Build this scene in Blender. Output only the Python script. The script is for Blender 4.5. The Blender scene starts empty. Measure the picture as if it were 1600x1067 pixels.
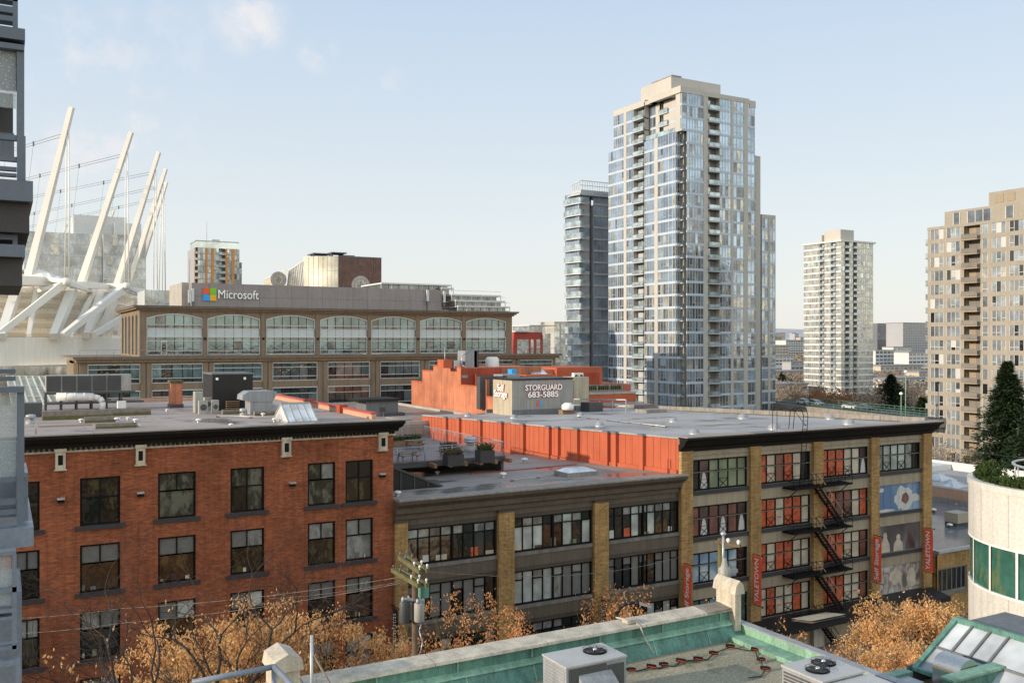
import bpy, math, random
from mathutils import Vector, Matrix
R = random.Random(7)
rad = math.radians
sc = bpy.context.scene
COL = sc.collection
# ------------------------------------------------------------------ camera model
# world x runs along the street, y across it (away from the viewer), z up; ground z = 0
F = 1440.0; HZ = 533.5; CZ = 26.0
A = math.atan2(800.0, F); SA, CA = math.sin(A), math.cos(A)
def dirn(px):
    r = (px-800.0)/F
    return (SA + r*CA, CA - r*SA)
def U(px, v):
    a, b = dirn(px); return v*a/b
def V(px, u):
    a, b = dirn(px); return u*b/a
def Zv(px, py, v):
    a, b = dirn(px); return CZ-(py-HZ)/F*(v/b)
def Zu(px, py, u):
    a, b = dirn(px); return CZ-(py-HZ)/F*(u/a)
def onv(px, py, v): return (U(px, v), v, Zv(px, py, v))
def onu(px, py, u): return (u, V(px, u), Zu(px, py, u))
def onz(px, py, z):
    D = (CZ-z)*F/(py-HZ); a, b = dirn(px); return (D*a, D*b, z)
def atD(px, py, D):
    a, b = dirn(px); return (D*a, D*b, CZ-(py-HZ)/F*D)
# ------------------------------------------------------------------ objects
WL = {}
def setp(o, label=None, cat=None, group=None, kind=None):
    if label: o['label'] = label
    if cat: o['category'] = cat
    if group: o['group'] = group
    if kind: o['kind'] = kind
    return o
def T(name, label, cat, loc, group=None, kind=None):
    o = bpy.data.objects.new(name, None); COL.objects.link(o); o.empty_display_size = .3
    o.location = loc; WL[o.name] = Vector(loc)
    return setp(o, label, cat, group, kind)
def norm(v):
    l = math.sqrt(v[0]**2+v[1]**2+v[2]**2) or 1.0
    return (v[0]/l, v[1]/l, v[2]/l)
class MB:
    def __init__(s): s.v = []; s.f = []; s.m = []; s.smooth = []
    def poly(s, pts, mi=0, sm=False):
        n = len(s.v); s.v += [tuple(p) for p in pts]
        s.f.append(tuple(range(n, n+len(pts)))); s.m.append(mi); s.smooth.append(sm)
    def box(s, x0, x1, y0, y1, z0, z1, mi=0):
        if x1 < x0: x0, x1 = x1, x0
        if y1 < y0: y0, y1 = y1, y0
        if z1 < z0: z0, z1 = z1, z0
        s.hexa([(x0,y0,z0),(x1,y0,z0),(x1,y1,z0),(x0,y1,z0),(x0,y0,z1),(x1,y0,z1),(x1,y1,z1),(x0,y1,z1)], mi)
    def hexa(s, p, mi=0):
        n = len(s.v); s.v += [tuple(q) for q in p]
        for f in ((0,3,2,1),(4,5,6,7),(0,1,5,4),(1,2,6,5),(2,3,7,6),(3,0,4,7)):
            s.f.append(tuple(n+i for i in f)); s.m.append(mi); s.smooth.append(False)
    def beam(s, p0, p1, w, h=None, mi=0, w1=None, h1=None, up=(0,0,1)):
        h = h or w; w1 = w1 or w; h1 = h1 or h
        p0 = Vector(p0); p1 = Vector(p1); d = (p1-p0).normalized(); upv = Vector(up)
        if abs(d.dot(upv)) > .98: upv = Vector((1,0,0))
        a = d.cross(upv).normalized(); b = a.cross(d).normalized()
        q = []
        for p, ww, hh in ((p0, w, h), (p1, w1, h1)):
            for sa, sb in ((-1,-1),(1,-1),(1,1),(-1,1)):
                q.append(p + a*sa*ww/2 + b*sb*hh/2)
        s.hexa(q, mi)
    def tube(s, p0, p1, r0, r1=None, n=6, mi=0, caps=True):
        r1 = r0 if r1 is None else r1
        p0 = Vector(p0); p1 = Vector(p1); d = (p1-p0)
        if d.length < 1e-6: return
        d.normalize(); u = Vector((0,0,1)) if abs(d.z) < .9 else Vector((1,0,0))
        a = d.cross(u).normalized(); b = a.cross(d); k = len(s.v)
        for p, r in ((p0, r0), (p1, r1)):
            for i in range(n):
                t = 2*math.pi*i/n; s.v.append(tuple(p + a*math.cos(t)*r + b*math.sin(t)*r))
        for i in range(n):
            j = (i+1) % n; s.f.append((k+i, k+j, k+n+j, k+n+i)); s.m.append(mi); s.smooth.append(True)
        if caps:
            s.f.append(tuple(k+i for i in range(n-1,-1,-1))); s.m.append(mi); s.smooth.append(False)
            s.f.append(tuple(k+n+i for i in range(n))); s.m.append(mi); s.smooth.append(False)
    def path(s, pts, r, n=6, mi=0):
        for a, b in zip(pts, pts[1:]): s.tube(a, b, r, r, n, mi)
    def prof(s, prof, c, n=16, mi=0):   # lathe about vertical axis
        k = len(s.v)
        for r, z in prof:
            for i in range(n):
                t = 2*math.pi*i/n; s.v.append((c[0]+r*math.cos(t), c[1]+r*math.sin(t), c[2]+z))
        for a in range(len(prof)-1):
            for i in range(n):
                j = (i+1) % n
                s.f.append((k+a*n+i, k+a*n+j, k+(a+1)*n+j, k+(a+1)*n+i)); s.m.append(mi); s.smooth.append(True)
        s.f.append(tuple(k+(len(prof)-1)*n+i for i in range(n))); s.m.append(mi); s.smooth.append(False)
    def extr(s, pts, off, mi=0):        # polygon + offset vector -> prism
        off = Vector(off); n = len(pts); a = [Vector(p) for p in pts]; b = [p+off for p in a]
        s.poly(a[::-1], mi); s.poly(b, mi)
        for i in range(n):
            j = (i+1) % n; s.poly([a[i], a[j], b[j], b[i]], mi)
    def build(s, name, mats, parent=None, label=None, cat=None, group=None, kind=None, fix=False):
        if not s.f: return None
        if not isinstance(mats, (list, tuple)): mats = [mats]
        xs = [p[0] for p in s.v]; ys = [p[1] for p in s.v]; zs = [p[2] for p in s.v]
        c = Vector(((min(xs)+max(xs))/2, (min(ys)+max(ys))/2, min(zs)))
        me = bpy.data.meshes.new(name)
        me.from_pydata([(p[0]-c.x, p[1]-c.y, p[2]-c.z) for p in s.v], [], s.f)
        for m in mats: me.materials.append(m)
        me.polygons.foreach_set('material_index', s.m)
        me.polygons.foreach_set('use_smooth', s.smooth)
        me.update()
        o = bpy.data.objects.new(name, me); COL.objects.link(o)
        if parent: o.parent = parent; o.location = c - WL[parent.name]
        else: o.location = c
        WL[o.name] = c
        return setp(o, label, cat, group, kind)
def dup(o, loc=None, label=None, parent=None, group=None):
    c = o.copy(); COL.objects.link(c); c.parent = parent
    if loc is not None: c.location = loc
    WL[c.name] = Vector(c.location) if parent is None else WL[o.name]
    if label: c['label'] = label
    if group: c['group'] = group
    for ch in list(o.children): dup(ch, None, None, c)
    return c
def text(body, size, origin, xdir, ydir, mat, parent=None, name='lettering', thick=.03, align='CENTER', sx=1.0, bold=0.0, fit=None):
    cu = bpy.data.curves.new('txt', 'FONT'); cu.body = body; cu.size = size; cu.extrude = thick; cu.offset = bold
    cu.align_x = align; cu.align_y = 'CENTER'
    to = bpy.data.objects.new('txt', cu); COL.objects.link(to)
    bpy.context.view_layer.update()
    me = bpy.data.meshes.new_from_object(to.evaluated_get(bpy.context.evaluated_depsgraph_get()))
    X = Vector(xdir).normalized(); Y = Vector(ydir).normalized(); Zz = X.cross(Y)
    mb = MB(); o3 = Vector(origin)
    if fit: w_ = max(v.co.x for v in me.vertices)-min(v.co.x for v in me.vertices); sx = fit/w_
    for p in me.polygons:
        mb.poly([o3 + X*me.vertices[i].co.x*sx + Y*me.vertices[i].co.y + Zz*me.vertices[i].co.z for i in p.vertices])
    bpy.data.objects.remove(to); bpy.data.curves.remove(cu)
    return mb.build(name, mat, parent)
# ------------------------------------------------------------------ materials
M = {}
def newmat(name):
    m = bpy.data.materials.new(name); m.use_nodes = True; M[name] = m
    return m, m.node_tree, m.node_tree.nodes['Principled BSDF']
def posv(nt, sx=1, sy=1, sz=1):
    g = nt.nodes.new('ShaderNodeNewGeometry'); mp = nt.nodes.new('ShaderNodeMapping'); mp.inputs['Scale'].default_value = (sx, sy, sz)
    nt.links.new(g.outputs['Position'], mp.inputs['Vector']); return mp.outputs['Vector']
def wallv(nt):     # (x+y, z) in world space: right for any axis-aligned wall
    g = nt.nodes.new('ShaderNodeNewGeometry'); s = nt.nodes.new('ShaderNodeSeparateXYZ'); nt.links.new(g.outputs['Position'], s.inputs[0])
    a = nt.nodes.new('ShaderNodeMath'); a.operation = 'ADD'; nt.links.new(s.outputs[0], a.inputs[0]); nt.links.new(s.outputs[1], a.inputs[1])
    c = nt.nodes.new('ShaderNodeCombineXYZ'); nt.links.new(a.outputs[0], c.inputs[0]); nt.links.new(s.outputs[2], c.inputs[1]); return c.outputs[0]
def noise(nt, vec, scale, detail=4, rough=.6):
    n = nt.nodes.new('ShaderNodeTexNoise'); n.inputs['Scale'].default_value = scale; n.inputs['Detail'].default_value = detail
    n.inputs['Roughness'].default_value = rough
    if vec: nt.links.new(vec, n.inputs['Vector'])
    return n.outputs['Fac']
def ramp(nt, fac, stops):
    r = nt.nodes.new('ShaderNodeValToRGB'); nt.links.new(fac, r.inputs[0]); e = r.color_ramp.elements
    while len(e) < len(stops): e.new(.5)
    for i, (p, c) in enumerate(stops):
        e[i].position = p; e[i].color = (c[0], c[1], c[2], 1) if not isinstance(c, (int, float)) else (c, c, c, 1)
    return r.outputs[0]
def mult(nt, a, b, mode='MULTIPLY', fac=1.0):
    x = nt.nodes.new('ShaderNodeMix'); x.data_type = 'RGBA'; x.blend_type = mode
    if isinstance(fac, (int, float)): x.inputs[0].default_value = fac
    else: nt.links.new(fac, x.inputs[0])
    for s, q in ((6, a), (7, b)):
        if isinstance(q, tuple): x.inputs[s].default_value = (q[0], q[1], q[2], 1)
        else: nt.links.new(q, x.inputs[s])
    return x.outputs[2]
def bump(nt, bs, h, strength=.3, dist=.05):
    b = nt.nodes.new('ShaderNodeBump'); b.inputs['Strength'].default_value = strength; b.inputs['Distance'].default_value = dist
    nt.links.new(h, b.inputs['Height']); nt.links.new(b.outputs[0], bs.inputs['Normal'])
def plain(name, c, rough=.7, var=.25, scale=.8, streak=0.0, metal=0.0, fine=.12, bmp=0, spec=.4, emis=None):
    m, nt, bs = newmat(name)
    bs.inputs['Roughness'].default_value = rough; bs.inputs['Metallic'].default_value = metal; bs.inputs['Specular IOR Level'].default_value = spec
    n1 = noise(nt, posv(nt), scale, 5)
    col = mult(nt, (c[0], c[1], c[2]), ramp(nt, n1, [(.25, 1-var), (.75, 1+var*.6)]))
    if fine:
        n2 = noise(nt, posv(nt), scale*14+3, 3); col = mult(nt, col, ramp(nt, n2, [(.3, 1-fine), (.7, 1+fine)]))
    if streak:
        n3 = noise(nt, posv(nt, 3, 3, .12), 1.2, 5, .7); col = mult(nt, col, ramp(nt, n3, [(.35, 1-streak), (.6, 1.0)]))
    nt.links.new(col, bs.inputs['Base Color'])
    if bmp: bump(nt, bs, noise(nt, posv(nt), 18, 4), bmp, .03)
    return m
def brick(name, c1, c2, mortar, streak=.3, sc_=1.0):
    m, nt, bs = newmat(name); bs.inputs['Roughness'].default_value = .88; bs.inputs['Specular IOR Level'].default_value = .2
    v = wallv(nt); b = nt.nodes.new('ShaderNodeTexBrick'); nt.links.new(v, b.inputs['Vector'])
    b.inputs['Color1'].default_value = (*c1, 1); b.inputs['Color2'].default_value = (*c2, 1); b.inputs['Mortar'].default_value = (*mortar, 1)
    b.inputs['Scale'].default_value = 1.0/sc_; b.inputs['Brick Width'].default_value = .24; b.inputs['Row Height'].default_value = .085
    b.inputs['Mortar Size'].default_value = .011; b.inputs['Bias'].default_value = 0
    col = mult(nt, b.outputs[0], ramp(nt, noise(nt, posv(nt), .35, 6), [(.3, .72), (.7, 1.25)]))
    col = mult(nt, col, ramp(nt, noise(nt, posv(nt, 1.2, 1.2, 9), 1.0, 3), [(.3, .78), (.7, 1.2)]))
    col = mult(nt, col, ramp(nt, noise(nt, posv(nt, 2.5, 2.5, .15), 1.5, 5, .7), [(.3, 1-streak), (.55, 1.0)]))
    spk = ramp(nt, noise(nt, posv(nt, 5, 5, 1.2), 1.6, 3), [(.72, 0.0), (.78, 1.0)])
    col = mult(nt, col, (.42, .3, .24), 'MIX', spk)
    col = mult(nt, col, (.55,.42,.34), 'MIX', ramp(nt, noise(nt, posv(nt, 7, 7, .5), 1.0, 5, .75), [(.66, 0.0), (.76, .55)]))
    nt.links.new(col, bs.inputs['Base Color']); bump(nt, bs, b.outputs['Fac'], .3, -.01)
    return m
def glass(name, c, rough=.06, metal=.0, wav=.05, spec=.9, patch=None, pscale=.5, wscale=.8):
    m, nt, bs = newmat(name); bs.inputs['Roughness'].default_value = rough; bs.inputs['Metallic'].default_value = metal
    bs.inputs['Specular IOR Level'].default_value = spec; bs.inputs['IOR'].default_value = 1.6
    col = mult(nt, (c[0], c[1], c[2]), ramp(nt, noise(nt, posv(nt), pscale, 3), [(.35, .6), (.65, 1.35)]))
    if patch:
        col = mult(nt, col, (patch[0], patch[1], patch[2]), 'MIX', ramp(nt, noise(nt, posv(nt, 1.3, 1.3, .6), pscale*2.2, 4), [(.5, 0.0), (.62, 1.0)]))
    nt.links.new(col, bs.inputs['Base Color'])
    if wav: bump(nt, bs, noise(nt, posv(nt), wscale, 2), wav, .5)
    return m
brick('brick_red', (.365,.107,.043), (.22,.06,.027), (.22,.10,.06))
brick('brick_tan', (.50,.31,.12), (.33,.195,.072), (.17,.115,.06), .35)
brick('brick_grey', (.30,.29,.28), (.26,.25,.25), (.2,.2,.2), .2)
plain('orange_stucco', (.47,.11,.05), .8, .2, .3, .14, 0, .06)
plain('orange_weathered', (.56,.205,.11), .85, .5, .22, .35, 0, .08)
plain('orange_dark', (.42,.075,.035), .8, .25, .4, .3)
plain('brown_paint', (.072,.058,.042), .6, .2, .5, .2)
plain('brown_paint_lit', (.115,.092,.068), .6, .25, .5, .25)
plain('taupe_paint', (.34,.285,.20), .65, .15, .5, .25)
plain('sill_grey', (.19,.175,.15), .7, .3, 1.5, .3)
plain('sill_dark', (.035,.036,.04), .65, .2)
plain('black_metal', (.012,.011,.011), .45, .3, .8, .2)
plain('black_iron', (.008,.007,.007), .7, .3, .8, 0, 0, .1, 0, .15)
plain('dark_cornice', (.014,.011,.009), .65, .3, .6, .35, 0, .1, 0, .2)
plain('frame_black', (.006,.006,.006), .6, .1, .8, 0, 0, .1, 0, .15)
plain('cream_paint', (.55,.47,.36), .6, .2, 1.0, .35)
plain('white_paint', (.78,.76,.72), .5, .08, 1.0, .12)
plain('white_steel', (.80,.765,.69), .45, .10, .08, .0, 0, 0)
plain('steel_panel', (.62,.57,.49), .55, .12, .15, .15)
plain('panel_rib', (.95,.90,.80), .6, .10, .1, .06, 0, 0)
plain('stadium_base', (.95,.88,.76), .7, .10, .08, .12, 0, 0)
def roofing(name, c, seam=.16, pond=.5, rot=0):
    m, nt, bs = newmat(name); v = posv(nt); bs.inputs['Specular IOR Level'].default_value = .5
    col = mult(nt, c, ramp(nt, noise(nt, v, .12, 6, .65), [(.3, .70), (.5, 1.0), (.72, 1.22)]))
    col = mult(nt, col, ramp(nt, noise(nt, posv(nt, .5, 4, 1), .6, 4, .7), [(.3, .86), (.7, 1.1)]))
    col = mult(nt, col, ramp(nt, noise(nt, v, 9, 4), [(.3, .88), (.7, 1.1)]))
    b = nt.nodes.new('ShaderNodeTexBrick'); nt.links.new(v, b.inputs['Vector']); b.inputs['Scale'].default_value = 1; b.inputs['Brick Width'].default_value = 9; b.inputs['Row Height'].default_value = 1.6; b.inputs['Mortar Size'].default_value = .035
    b.inputs['Color1'].default_value = (1,1,1,1); b.inputs['Color2'].default_value = (.92,.92,.93,1); b.inputs['Mortar'].default_value = (1-seam*2,)*3+(1,)
    col = mult(nt, col, b.outputs[0]); pn = noise(nt, v, .17, 3, .5)
    pd = ramp(nt, pn, [(.56, 0.0), (.60, 1.0)]); col = mult(nt, col, mult(nt, col, (pond,pond*1.02,pond*1.08)), 'MIX', pd)
    nt.links.new(col, bs.inputs['Base Color']); nt.links.new(ramp(nt, pn, [(.55, .75), (.61, .22)]), bs.inputs['Roughness']); return m
roofing('roof_membrane', (.36,.295,.255)); roofing('roof_grey', (.37,.355,.34), .1, .62); roofing('roof_brown', (.31,.265,.225), .12, .6)
plain('roof_wet', (.17,.18,.2), .15, .4, .25, 0, 0, .1)
plain('concrete', (.30,.27,.235), .85, .25, .8, .3)
plain('concrete_light', (.45,.42,.37), .85, .2, .5, .3)
plain('ms_stone', (.245,.185,.125), .85, .18, .6, .25)
plain('ms_panel', (.29,.25,.235), .55, .12, .25, .12)
plain('ms_spandrel', (.50,.55,.54), .35, .08)
plain('ms_frame', (.55,.56,.55), .4, .1)
plain('deck_wood', (.14,.10,.10), .35, .3, 1.5, 0)
plain('wood', (.26,.15,.085), .7, .35, 3, 0)
plain('wood_grey', (.22,.19,.155), .8, .35, 3, 0)
plain('wood_mossy', (.13,.12,.045), .85, .4, 3, 0)
plain('pole_wood', (.17,.11,.065), .85, .35, 2.5, .3)
plain('rail_grey', (.35,.37,.40), .4, .1, 1, 0, .3)
plain('steel_blue', (.125,.15,.185), .42, .15, 2.0, .12, .0, .06)
plain('steel_blue_light', (.20,.235,.285), .4, .12, 2.0, .2)
plain('soffit', (.06,.055,.055), .7, .2, 3)
plain('galv', (.45,.46,.47), .4, .15, 1.5, .1, .4)
plain('unit_grey', (.30,.31,.32), .5, .15, 1.5, .25)
plain('unit_tan', (.38,.37,.33), .55, .15, 1.5, .25)
plain('unit_dark', (.07,.07,.072), .5, .2)
plain('unit_top', (.42,.41,.39), .4, .15, 1.5)
plain('stainless', (.55,.54,.52), .22, .08, 1, 0, .9)
plain('moss', (.10,.105,.05), .95, .4, 4)
plain('green_copper', (.12,.27,.215), .65, .4, .9, .45, 0, .2, .2)
plain('green_gutter', (.25,.43,.31), .6, .4, .9, .35, 0, .2, .2)
plain('cap_cream', (.58,.51,.40), .8, .3, 1.0, .3, 0, .15, .2)
plain('tower_beige', (.49,.465,.415), .75, .08, .1, .08)
plain('tower_blue', (.46,.52,.59), .4, .1, .1, 0)
plain('tower_slab', (.46,.48,.49), .6, .1, .1)
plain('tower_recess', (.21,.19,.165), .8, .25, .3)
plain('tower_grey', (.34,.335,.34), .5, .12, .1)
plain('tower_white', (.62,.62,.60), .5, .1, .1)
plain('tan_stone', (.335,.30,.245), .8, .12, .3, .12)
plain('tan_stone_dark', (.34,.27,.19), .8, .12, .3, .1)
plain('apt_orange', (.62,.27,.07), .7, .15, .2)
plain('red_paint', (.45,.07,.05), .6, .15, .5)
plain('banner_red', (.88,.12,.05), .7, .08, 2)
plain('banner_black', (.03,.02,.02), .7, .1, 2)
plain('letter_white', (.85,.85,.83), .5, .04, 3)
plain('letter_red', (.55,.05,.04), .5, .04, 3)
plain('letter_lit', (.95,.94,.9), .4, .02, 3)
plain('ms_red', (.80,.10,.03), .4, .03); plain('ms_green', (.18,.55,.03), .4, .03)
plain('ms_blue', (.02,.36,.80), .4, .03); plain('ms_yellow', (.80,.42,.02), .4, .03)
plain('sign_grey', (.34,.32,.30), .75, .12, .4, .25)
plain('sign_beige', (.47,.41,.30), .75, .12, .4, .25)
plain('bark', (.045,.033,.026), .9, .35, 3)
plain('bark_light', (.20,.15,.10), .9, .35, 3)
plain('bark_moss', (.13,.12,.05), .9, .35, 3)
plain('asphalt', (.045,.046,.048), .85, .25, .3)
plain('pavement', (.24,.23,.215), .85, .2, .5)
plain('line_paint', (.75,.75,.72), .7, .15, 2)
plain('shed_grey', (.16,.165,.17), .7, .15, .6, .2)
plain('rubber', (.02,.02,.02), .7, .1)
plain('lamp_red', (.42,.05,.03), .35, .1, 3)
plain('chrome', (.6,.6,.62), .2, .1, 3, 0, .8)
plain('planter_dark', (.045,.042,.04), .7, .2, 2)
plain('brick_pink', (.55,.33,.22), .85, .12, .4, .15)
plain('facade_beige', (.55,.40,.25), .85, .2, .4, .3)
plain('blind_white', (.52,.52,.49), .3, .12, 3)
plain('blind_grey', (.15,.15,.142), .25, .2, 3)
plain('screen_brown', (.20,.075,.045), .35, .6, .8, .5, 0, .5)
glass('pane_dark', (.012,.013,.012), .05, 0, .06, .9)
glass('pane_amber', (.020,.016,.010), .05, 0, .08, .9, (.075,.055,.025), .8)  # amber blotches in the colour imitate reflections
glass('pane_olive', (.035,.036,.026), .05, 0, .08, .9, (.13,.13,.095), .6)  # olive patches likewise paint mirrored surroundings into the pane
glass('pane_blind', (.18,.185,.17), .12, 0, .05, .7, (.28,.28,.26), .8)
glass('pane_white', (.38,.41,.38), .15, 0, .03, .6)
glass('pane_teal', (.10,.165,.155), .05, .3, .05, .9, (.20,.27,.25), .35)
glass('pane_teal_dark', (.03,.045,.045), .05, .2, .05, .9, (.10,.055,.04), .3)
glass('ms_pane', (.13,.20,.21), .06, .35, .018, .9, (.075,.12,.13), .16)
glass('ms_pane_dark', (.03,.035,.04), .06, .2, .02, .9, (.13,.15,.15), .3)
glass('tow_blue', (.31,.40,.50), .1, .55, .06, .9, None, .15)
glass('tow_grey', (.32,.355,.38), .12, .45, .06, .9, (.28,.27,.24), .25)
glass('tow_dark', (.15,.165,.18), .08, .5, .05, .9)
glass('tow_warm', (.40,.40,.37), .14, .45, .05, .8, (.60,.56,.45), .3)
glass('balc_glass', (.38,.46,.49), .12, .35, .03, .8)
glass('glass_pale', (.50,.56,.55), .1, .6, .05, .9, None, .1)
glass('glass_gold', (.62,.58,.48), .1, .7, .05, .9, None, .1)
glass('skylight_glass', (.50,.52,.52), .25, .1, .05, .7)
glass('skylight_frost', (.62,.64,.66), .4, 0, .0, .5)
glass('green_glass', (.06,.20,.16), .05, .35, .06, .9, (.16,.24,.12), .5)
glass('canopy_glass', (.32,.42,.34), .15, .3, .03, .8)
glass('water', (.25,.30,.36), .1, .6, .2, .9)
# translucent balcony glass with rain drops
m, nt, bs = newmat('wet_glass')
bs.inputs['Base Color'].default_value = (.42,.47,.48,1); bs.inputs['Roughness'].default_value = .2
dn = nt.nodes.new('ShaderNodeTexVoronoi'); dn.inputs['Scale'].default_value = 38; nt.links.new(posv(nt), dn.inputs['Vector'])
al = ramp(nt, dn.outputs['Distance'], [(.12, .95), (.3, .42)]); nt.links.new(al, bs.inputs['Alpha'])
# leaves
def leafmat(name, cols, trans=.45):
    m, nt, bs = newmat(name); bs.inputs['Roughness'].default_value = .75; bs.inputs['Specular IOR Level'].default_value = .2
    wn = nt.nodes.new('ShaderNodeTexWhiteNoise'); wn.noise_dimensions = '3D'
    sn = nt.nodes.new('ShaderNodeVectorMath'); sn.operation = 'SNAP'; sn.inputs[1].default_value = (.14,.14,.14)
    nt.links.new(posv(nt), sn.inputs[0]); nt.links.new(sn.outputs[0], wn.inputs['Vector'])
    n = len(cols); c = ramp(nt, wn.outputs['Value'], [((i+.5)/n, q) for i, q in enumerate(cols)])
    c = mult(nt, c, ramp(nt, noise(nt, posv(nt), .6, 3), [(.3, .65), (.7, 1.25)]))
    nt.links.new(c, bs.inputs['Base Color'])
    tr = nt.nodes.new('ShaderNodeBsdfTranslucent'); nt.links.new(c, tr.inputs[0]); mx = nt.nodes.new('ShaderNodeMixShader'); mx.inputs[0].default_value = trans
    nt.links.new(bs.outputs[0], mx.inputs[1]); nt.links.new(tr.outputs[0], mx.inputs[2]); nt.links.new(mx.outputs[0], nt.nodes['Material Output'].inputs[0])
plain('curved_panel', (.60,.575,.52), .5, .08, .4, .1)
leafmat('leaf_gold', [(.70,.40,.16), (.84,.52,.23), (.56,.28,.10), (.92,.66,.36)])
leafmat('leaf_rust', [(.66,.30,.11), (.78,.40,.17), (.54,.22,.08), (.86,.50,.26)])
leafmat('leaf_far', [(.34,.16,.07), (.30,.13,.06), (.40,.24,.12)])
leafmat('twig_far', [(.30,.24,.18), (.36,.29,.22), (.25,.20,.16)], .1)  # paled so the colour carries distance haze
leafmat('leaf_green', [(.045,.075,.02), (.07,.105,.03), (.05,.085,.025), (.10,.13,.04)])
leafmat('needle', [(.022,.042,.018), (.032,.058,.022), (.045,.07,.028)], .15)
leafmat('grass_dry', [(.10,.075,.04), (.13,.10,.05), (.07,.055,.03)], .2)
# gravel
m, nt, bs = newmat('gravel'); bs.inputs['Roughness'].default_value = .95
g = noise(nt, posv(nt), 16, 6, .8)
c = ramp(nt, g, [(.3, (.15,.13,.085)), (.5, (.33,.30,.21)), (.7, (.55,.51,.39))])
c = mult(nt, c, (.09,.12,.03), 'MIX', ramp(nt, noise(nt, posv(nt), 1.1, 5, .7), [(.55, 0.0), (.68, .8)]))
c = mult(nt, c, ramp(nt, noise(nt, posv(nt), .5, 3), [(.3, .75), (.7, 1.15)]))
nt.links.new(c, bs.inputs['Base Color']); bump(nt, bs, g, .8, .06)
# mural
def mural(name, stops, scale, seed, stretch=(1,1,1)):
    m, nt, bs = newmat(name); bs.inputs['Roughness'].default_value = .35
    mp = posv(nt, *stretch); a = nt.nodes.new('ShaderNodeVectorMath'); a.operation = 'ADD'; a.inputs[1].default_value = (seed, seed*.7, seed*1.3)
    nt.links.new(mp, a.inputs[0]); nt.links.new(ramp(nt, noise(nt, a.outputs[0], scale, 2, .4), stops), bs.inputs['Base Color'])
mural('mural_blue', [(.42, (.10,.17,.30)), (.5, (.16,.25,.40)), (.56, (.24,.34,.48))], .3, 3)
mural('mural_brown', [(.4, (.05,.042,.045)), (.5, (.10,.085,.08)), (.6, (.17,.18,.2))], .5, 9, (1,1,.3))
mural('mural_grey', [(.35, (.13,.10,.085)), (.47, (.42,.38,.34)), (.53, (.19,.15,.13)), (.62, (.5,.46,.42))], .55, 5)
mural('poster_orange', [(.42, (.42,.075,.03)), (.55, (.52,.12,.045)), (.68, (.30,.05,.03))], 1.6, 1)
mural('poster_cream', [(.4, (.42,.36,.27)), (.6, (.52,.46,.36))], 1.2, 2)
mural('poster_brown', [(.4, (.12,.055,.04)), (.6, (.22,.09,.06))], 1.0, 4)
mural('poster_green', [(.4, (.14,.17,.10)), (.6, (.22,.25,.15))], .8, 6)
mural('poster_blue', [(.4, (.14,.22,.30)), (.55, (.24,.34,.42)), (.65, (.42,.48,.5))], .7, 8)
mural('poster_dark', [(.4, (.05,.03,.03)), (.6, (.11,.07,.06))], .9, 11)
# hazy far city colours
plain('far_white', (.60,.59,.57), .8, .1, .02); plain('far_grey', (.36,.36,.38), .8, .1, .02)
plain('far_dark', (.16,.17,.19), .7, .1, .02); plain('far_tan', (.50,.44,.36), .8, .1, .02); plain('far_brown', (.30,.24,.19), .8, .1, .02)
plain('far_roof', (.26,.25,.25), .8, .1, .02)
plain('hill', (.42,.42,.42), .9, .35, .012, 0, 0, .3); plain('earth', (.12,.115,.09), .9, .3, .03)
# ------------------------------------------------------------------ facade helpers
class Face:
    """vertical wall plane: origin (x,y), unit direction along it, outward normal"""
    def __init__(s, o, d, n): s.o = o; s.d = d; s.n = n
    def p(s, a, z, k=0.0): return (s.o[0]+s.d[0]*a+s.n[0]*k, s.o[1]+s.d[1]*a+s.n[1]*k, z)
    def box(s, mb, a0, a1, z0, z1, k0, k1, mi=0):
        mb.hexa([s.p(a0,z0,k1), s.p(a1,z0,k1), s.p(a1,z0,k0), s.p(a0,z0,k0), s.p(a0,z1,k1), s.p(a1,z1,k1), s.p(a1,z1,k0), s.p(a0,z1,k0)], mi)
    def quad(s, mb, a0, a1, z0, z1, k, mi=0):
        mb.poly([s.p(a0,z0,k), s.p(a1,z0,k), s.p(a1,z1,k), s.p(a0,z1,k)], mi)
def faceV(v, u0=0.0): return Face((u0, v), (1,0), (0,-1))     # faces the street / viewer; a = x
def faceU(u, v0=0.0): return Face((u, v0), (0,-1), (-1,0))    # faces left; a = v0 - y
def grid_wall(mb, fc, A0, A1, Z0, Z1, holes, depth=.35, mi=0, k=0.0):
    """front skin with rectangular openings and their reveals"""
    xs = sorted({A0, A1} | {h[0] for h in holes} | {h[1] for h in holes}); zs = sorted({Z0, Z1} | {h[2] for h in holes} | {h[3] for h in holes})
    for i in range(len(zs)-1):
        for j in range(len(xs)-1):
            cx = (xs[j]+xs[j+1])/2; cz = (zs[i]+zs[i+1])/2
            if any(h[0] < cx < h[1] and h[2] < cz < h[3] for h in holes): continue
            fc.quad(mb, xs[j], xs[j+1], zs[i], zs[i+1], k, mi)
    for a0, a1, z0, z1 in holes:
        for q in ([(a0,z0,k),(a0,z1,k),(a0,z1,k-depth),(a0,z0,k-depth)], [(a1,z1,k),(a1,z0,k),(a1,z0,k-depth),(a1,z1,k-depth)],
                  [(a0,z1,k),(a1,z1,k),(a1,z1,k-depth),(a0,z1,k-depth)], [(a1,z0,k),(a0,z0,k),(a0,z0,k-depth),(a1,z0,k-depth)]):
            mb.poly([fc.p(*t) for t in q], mi)
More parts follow.
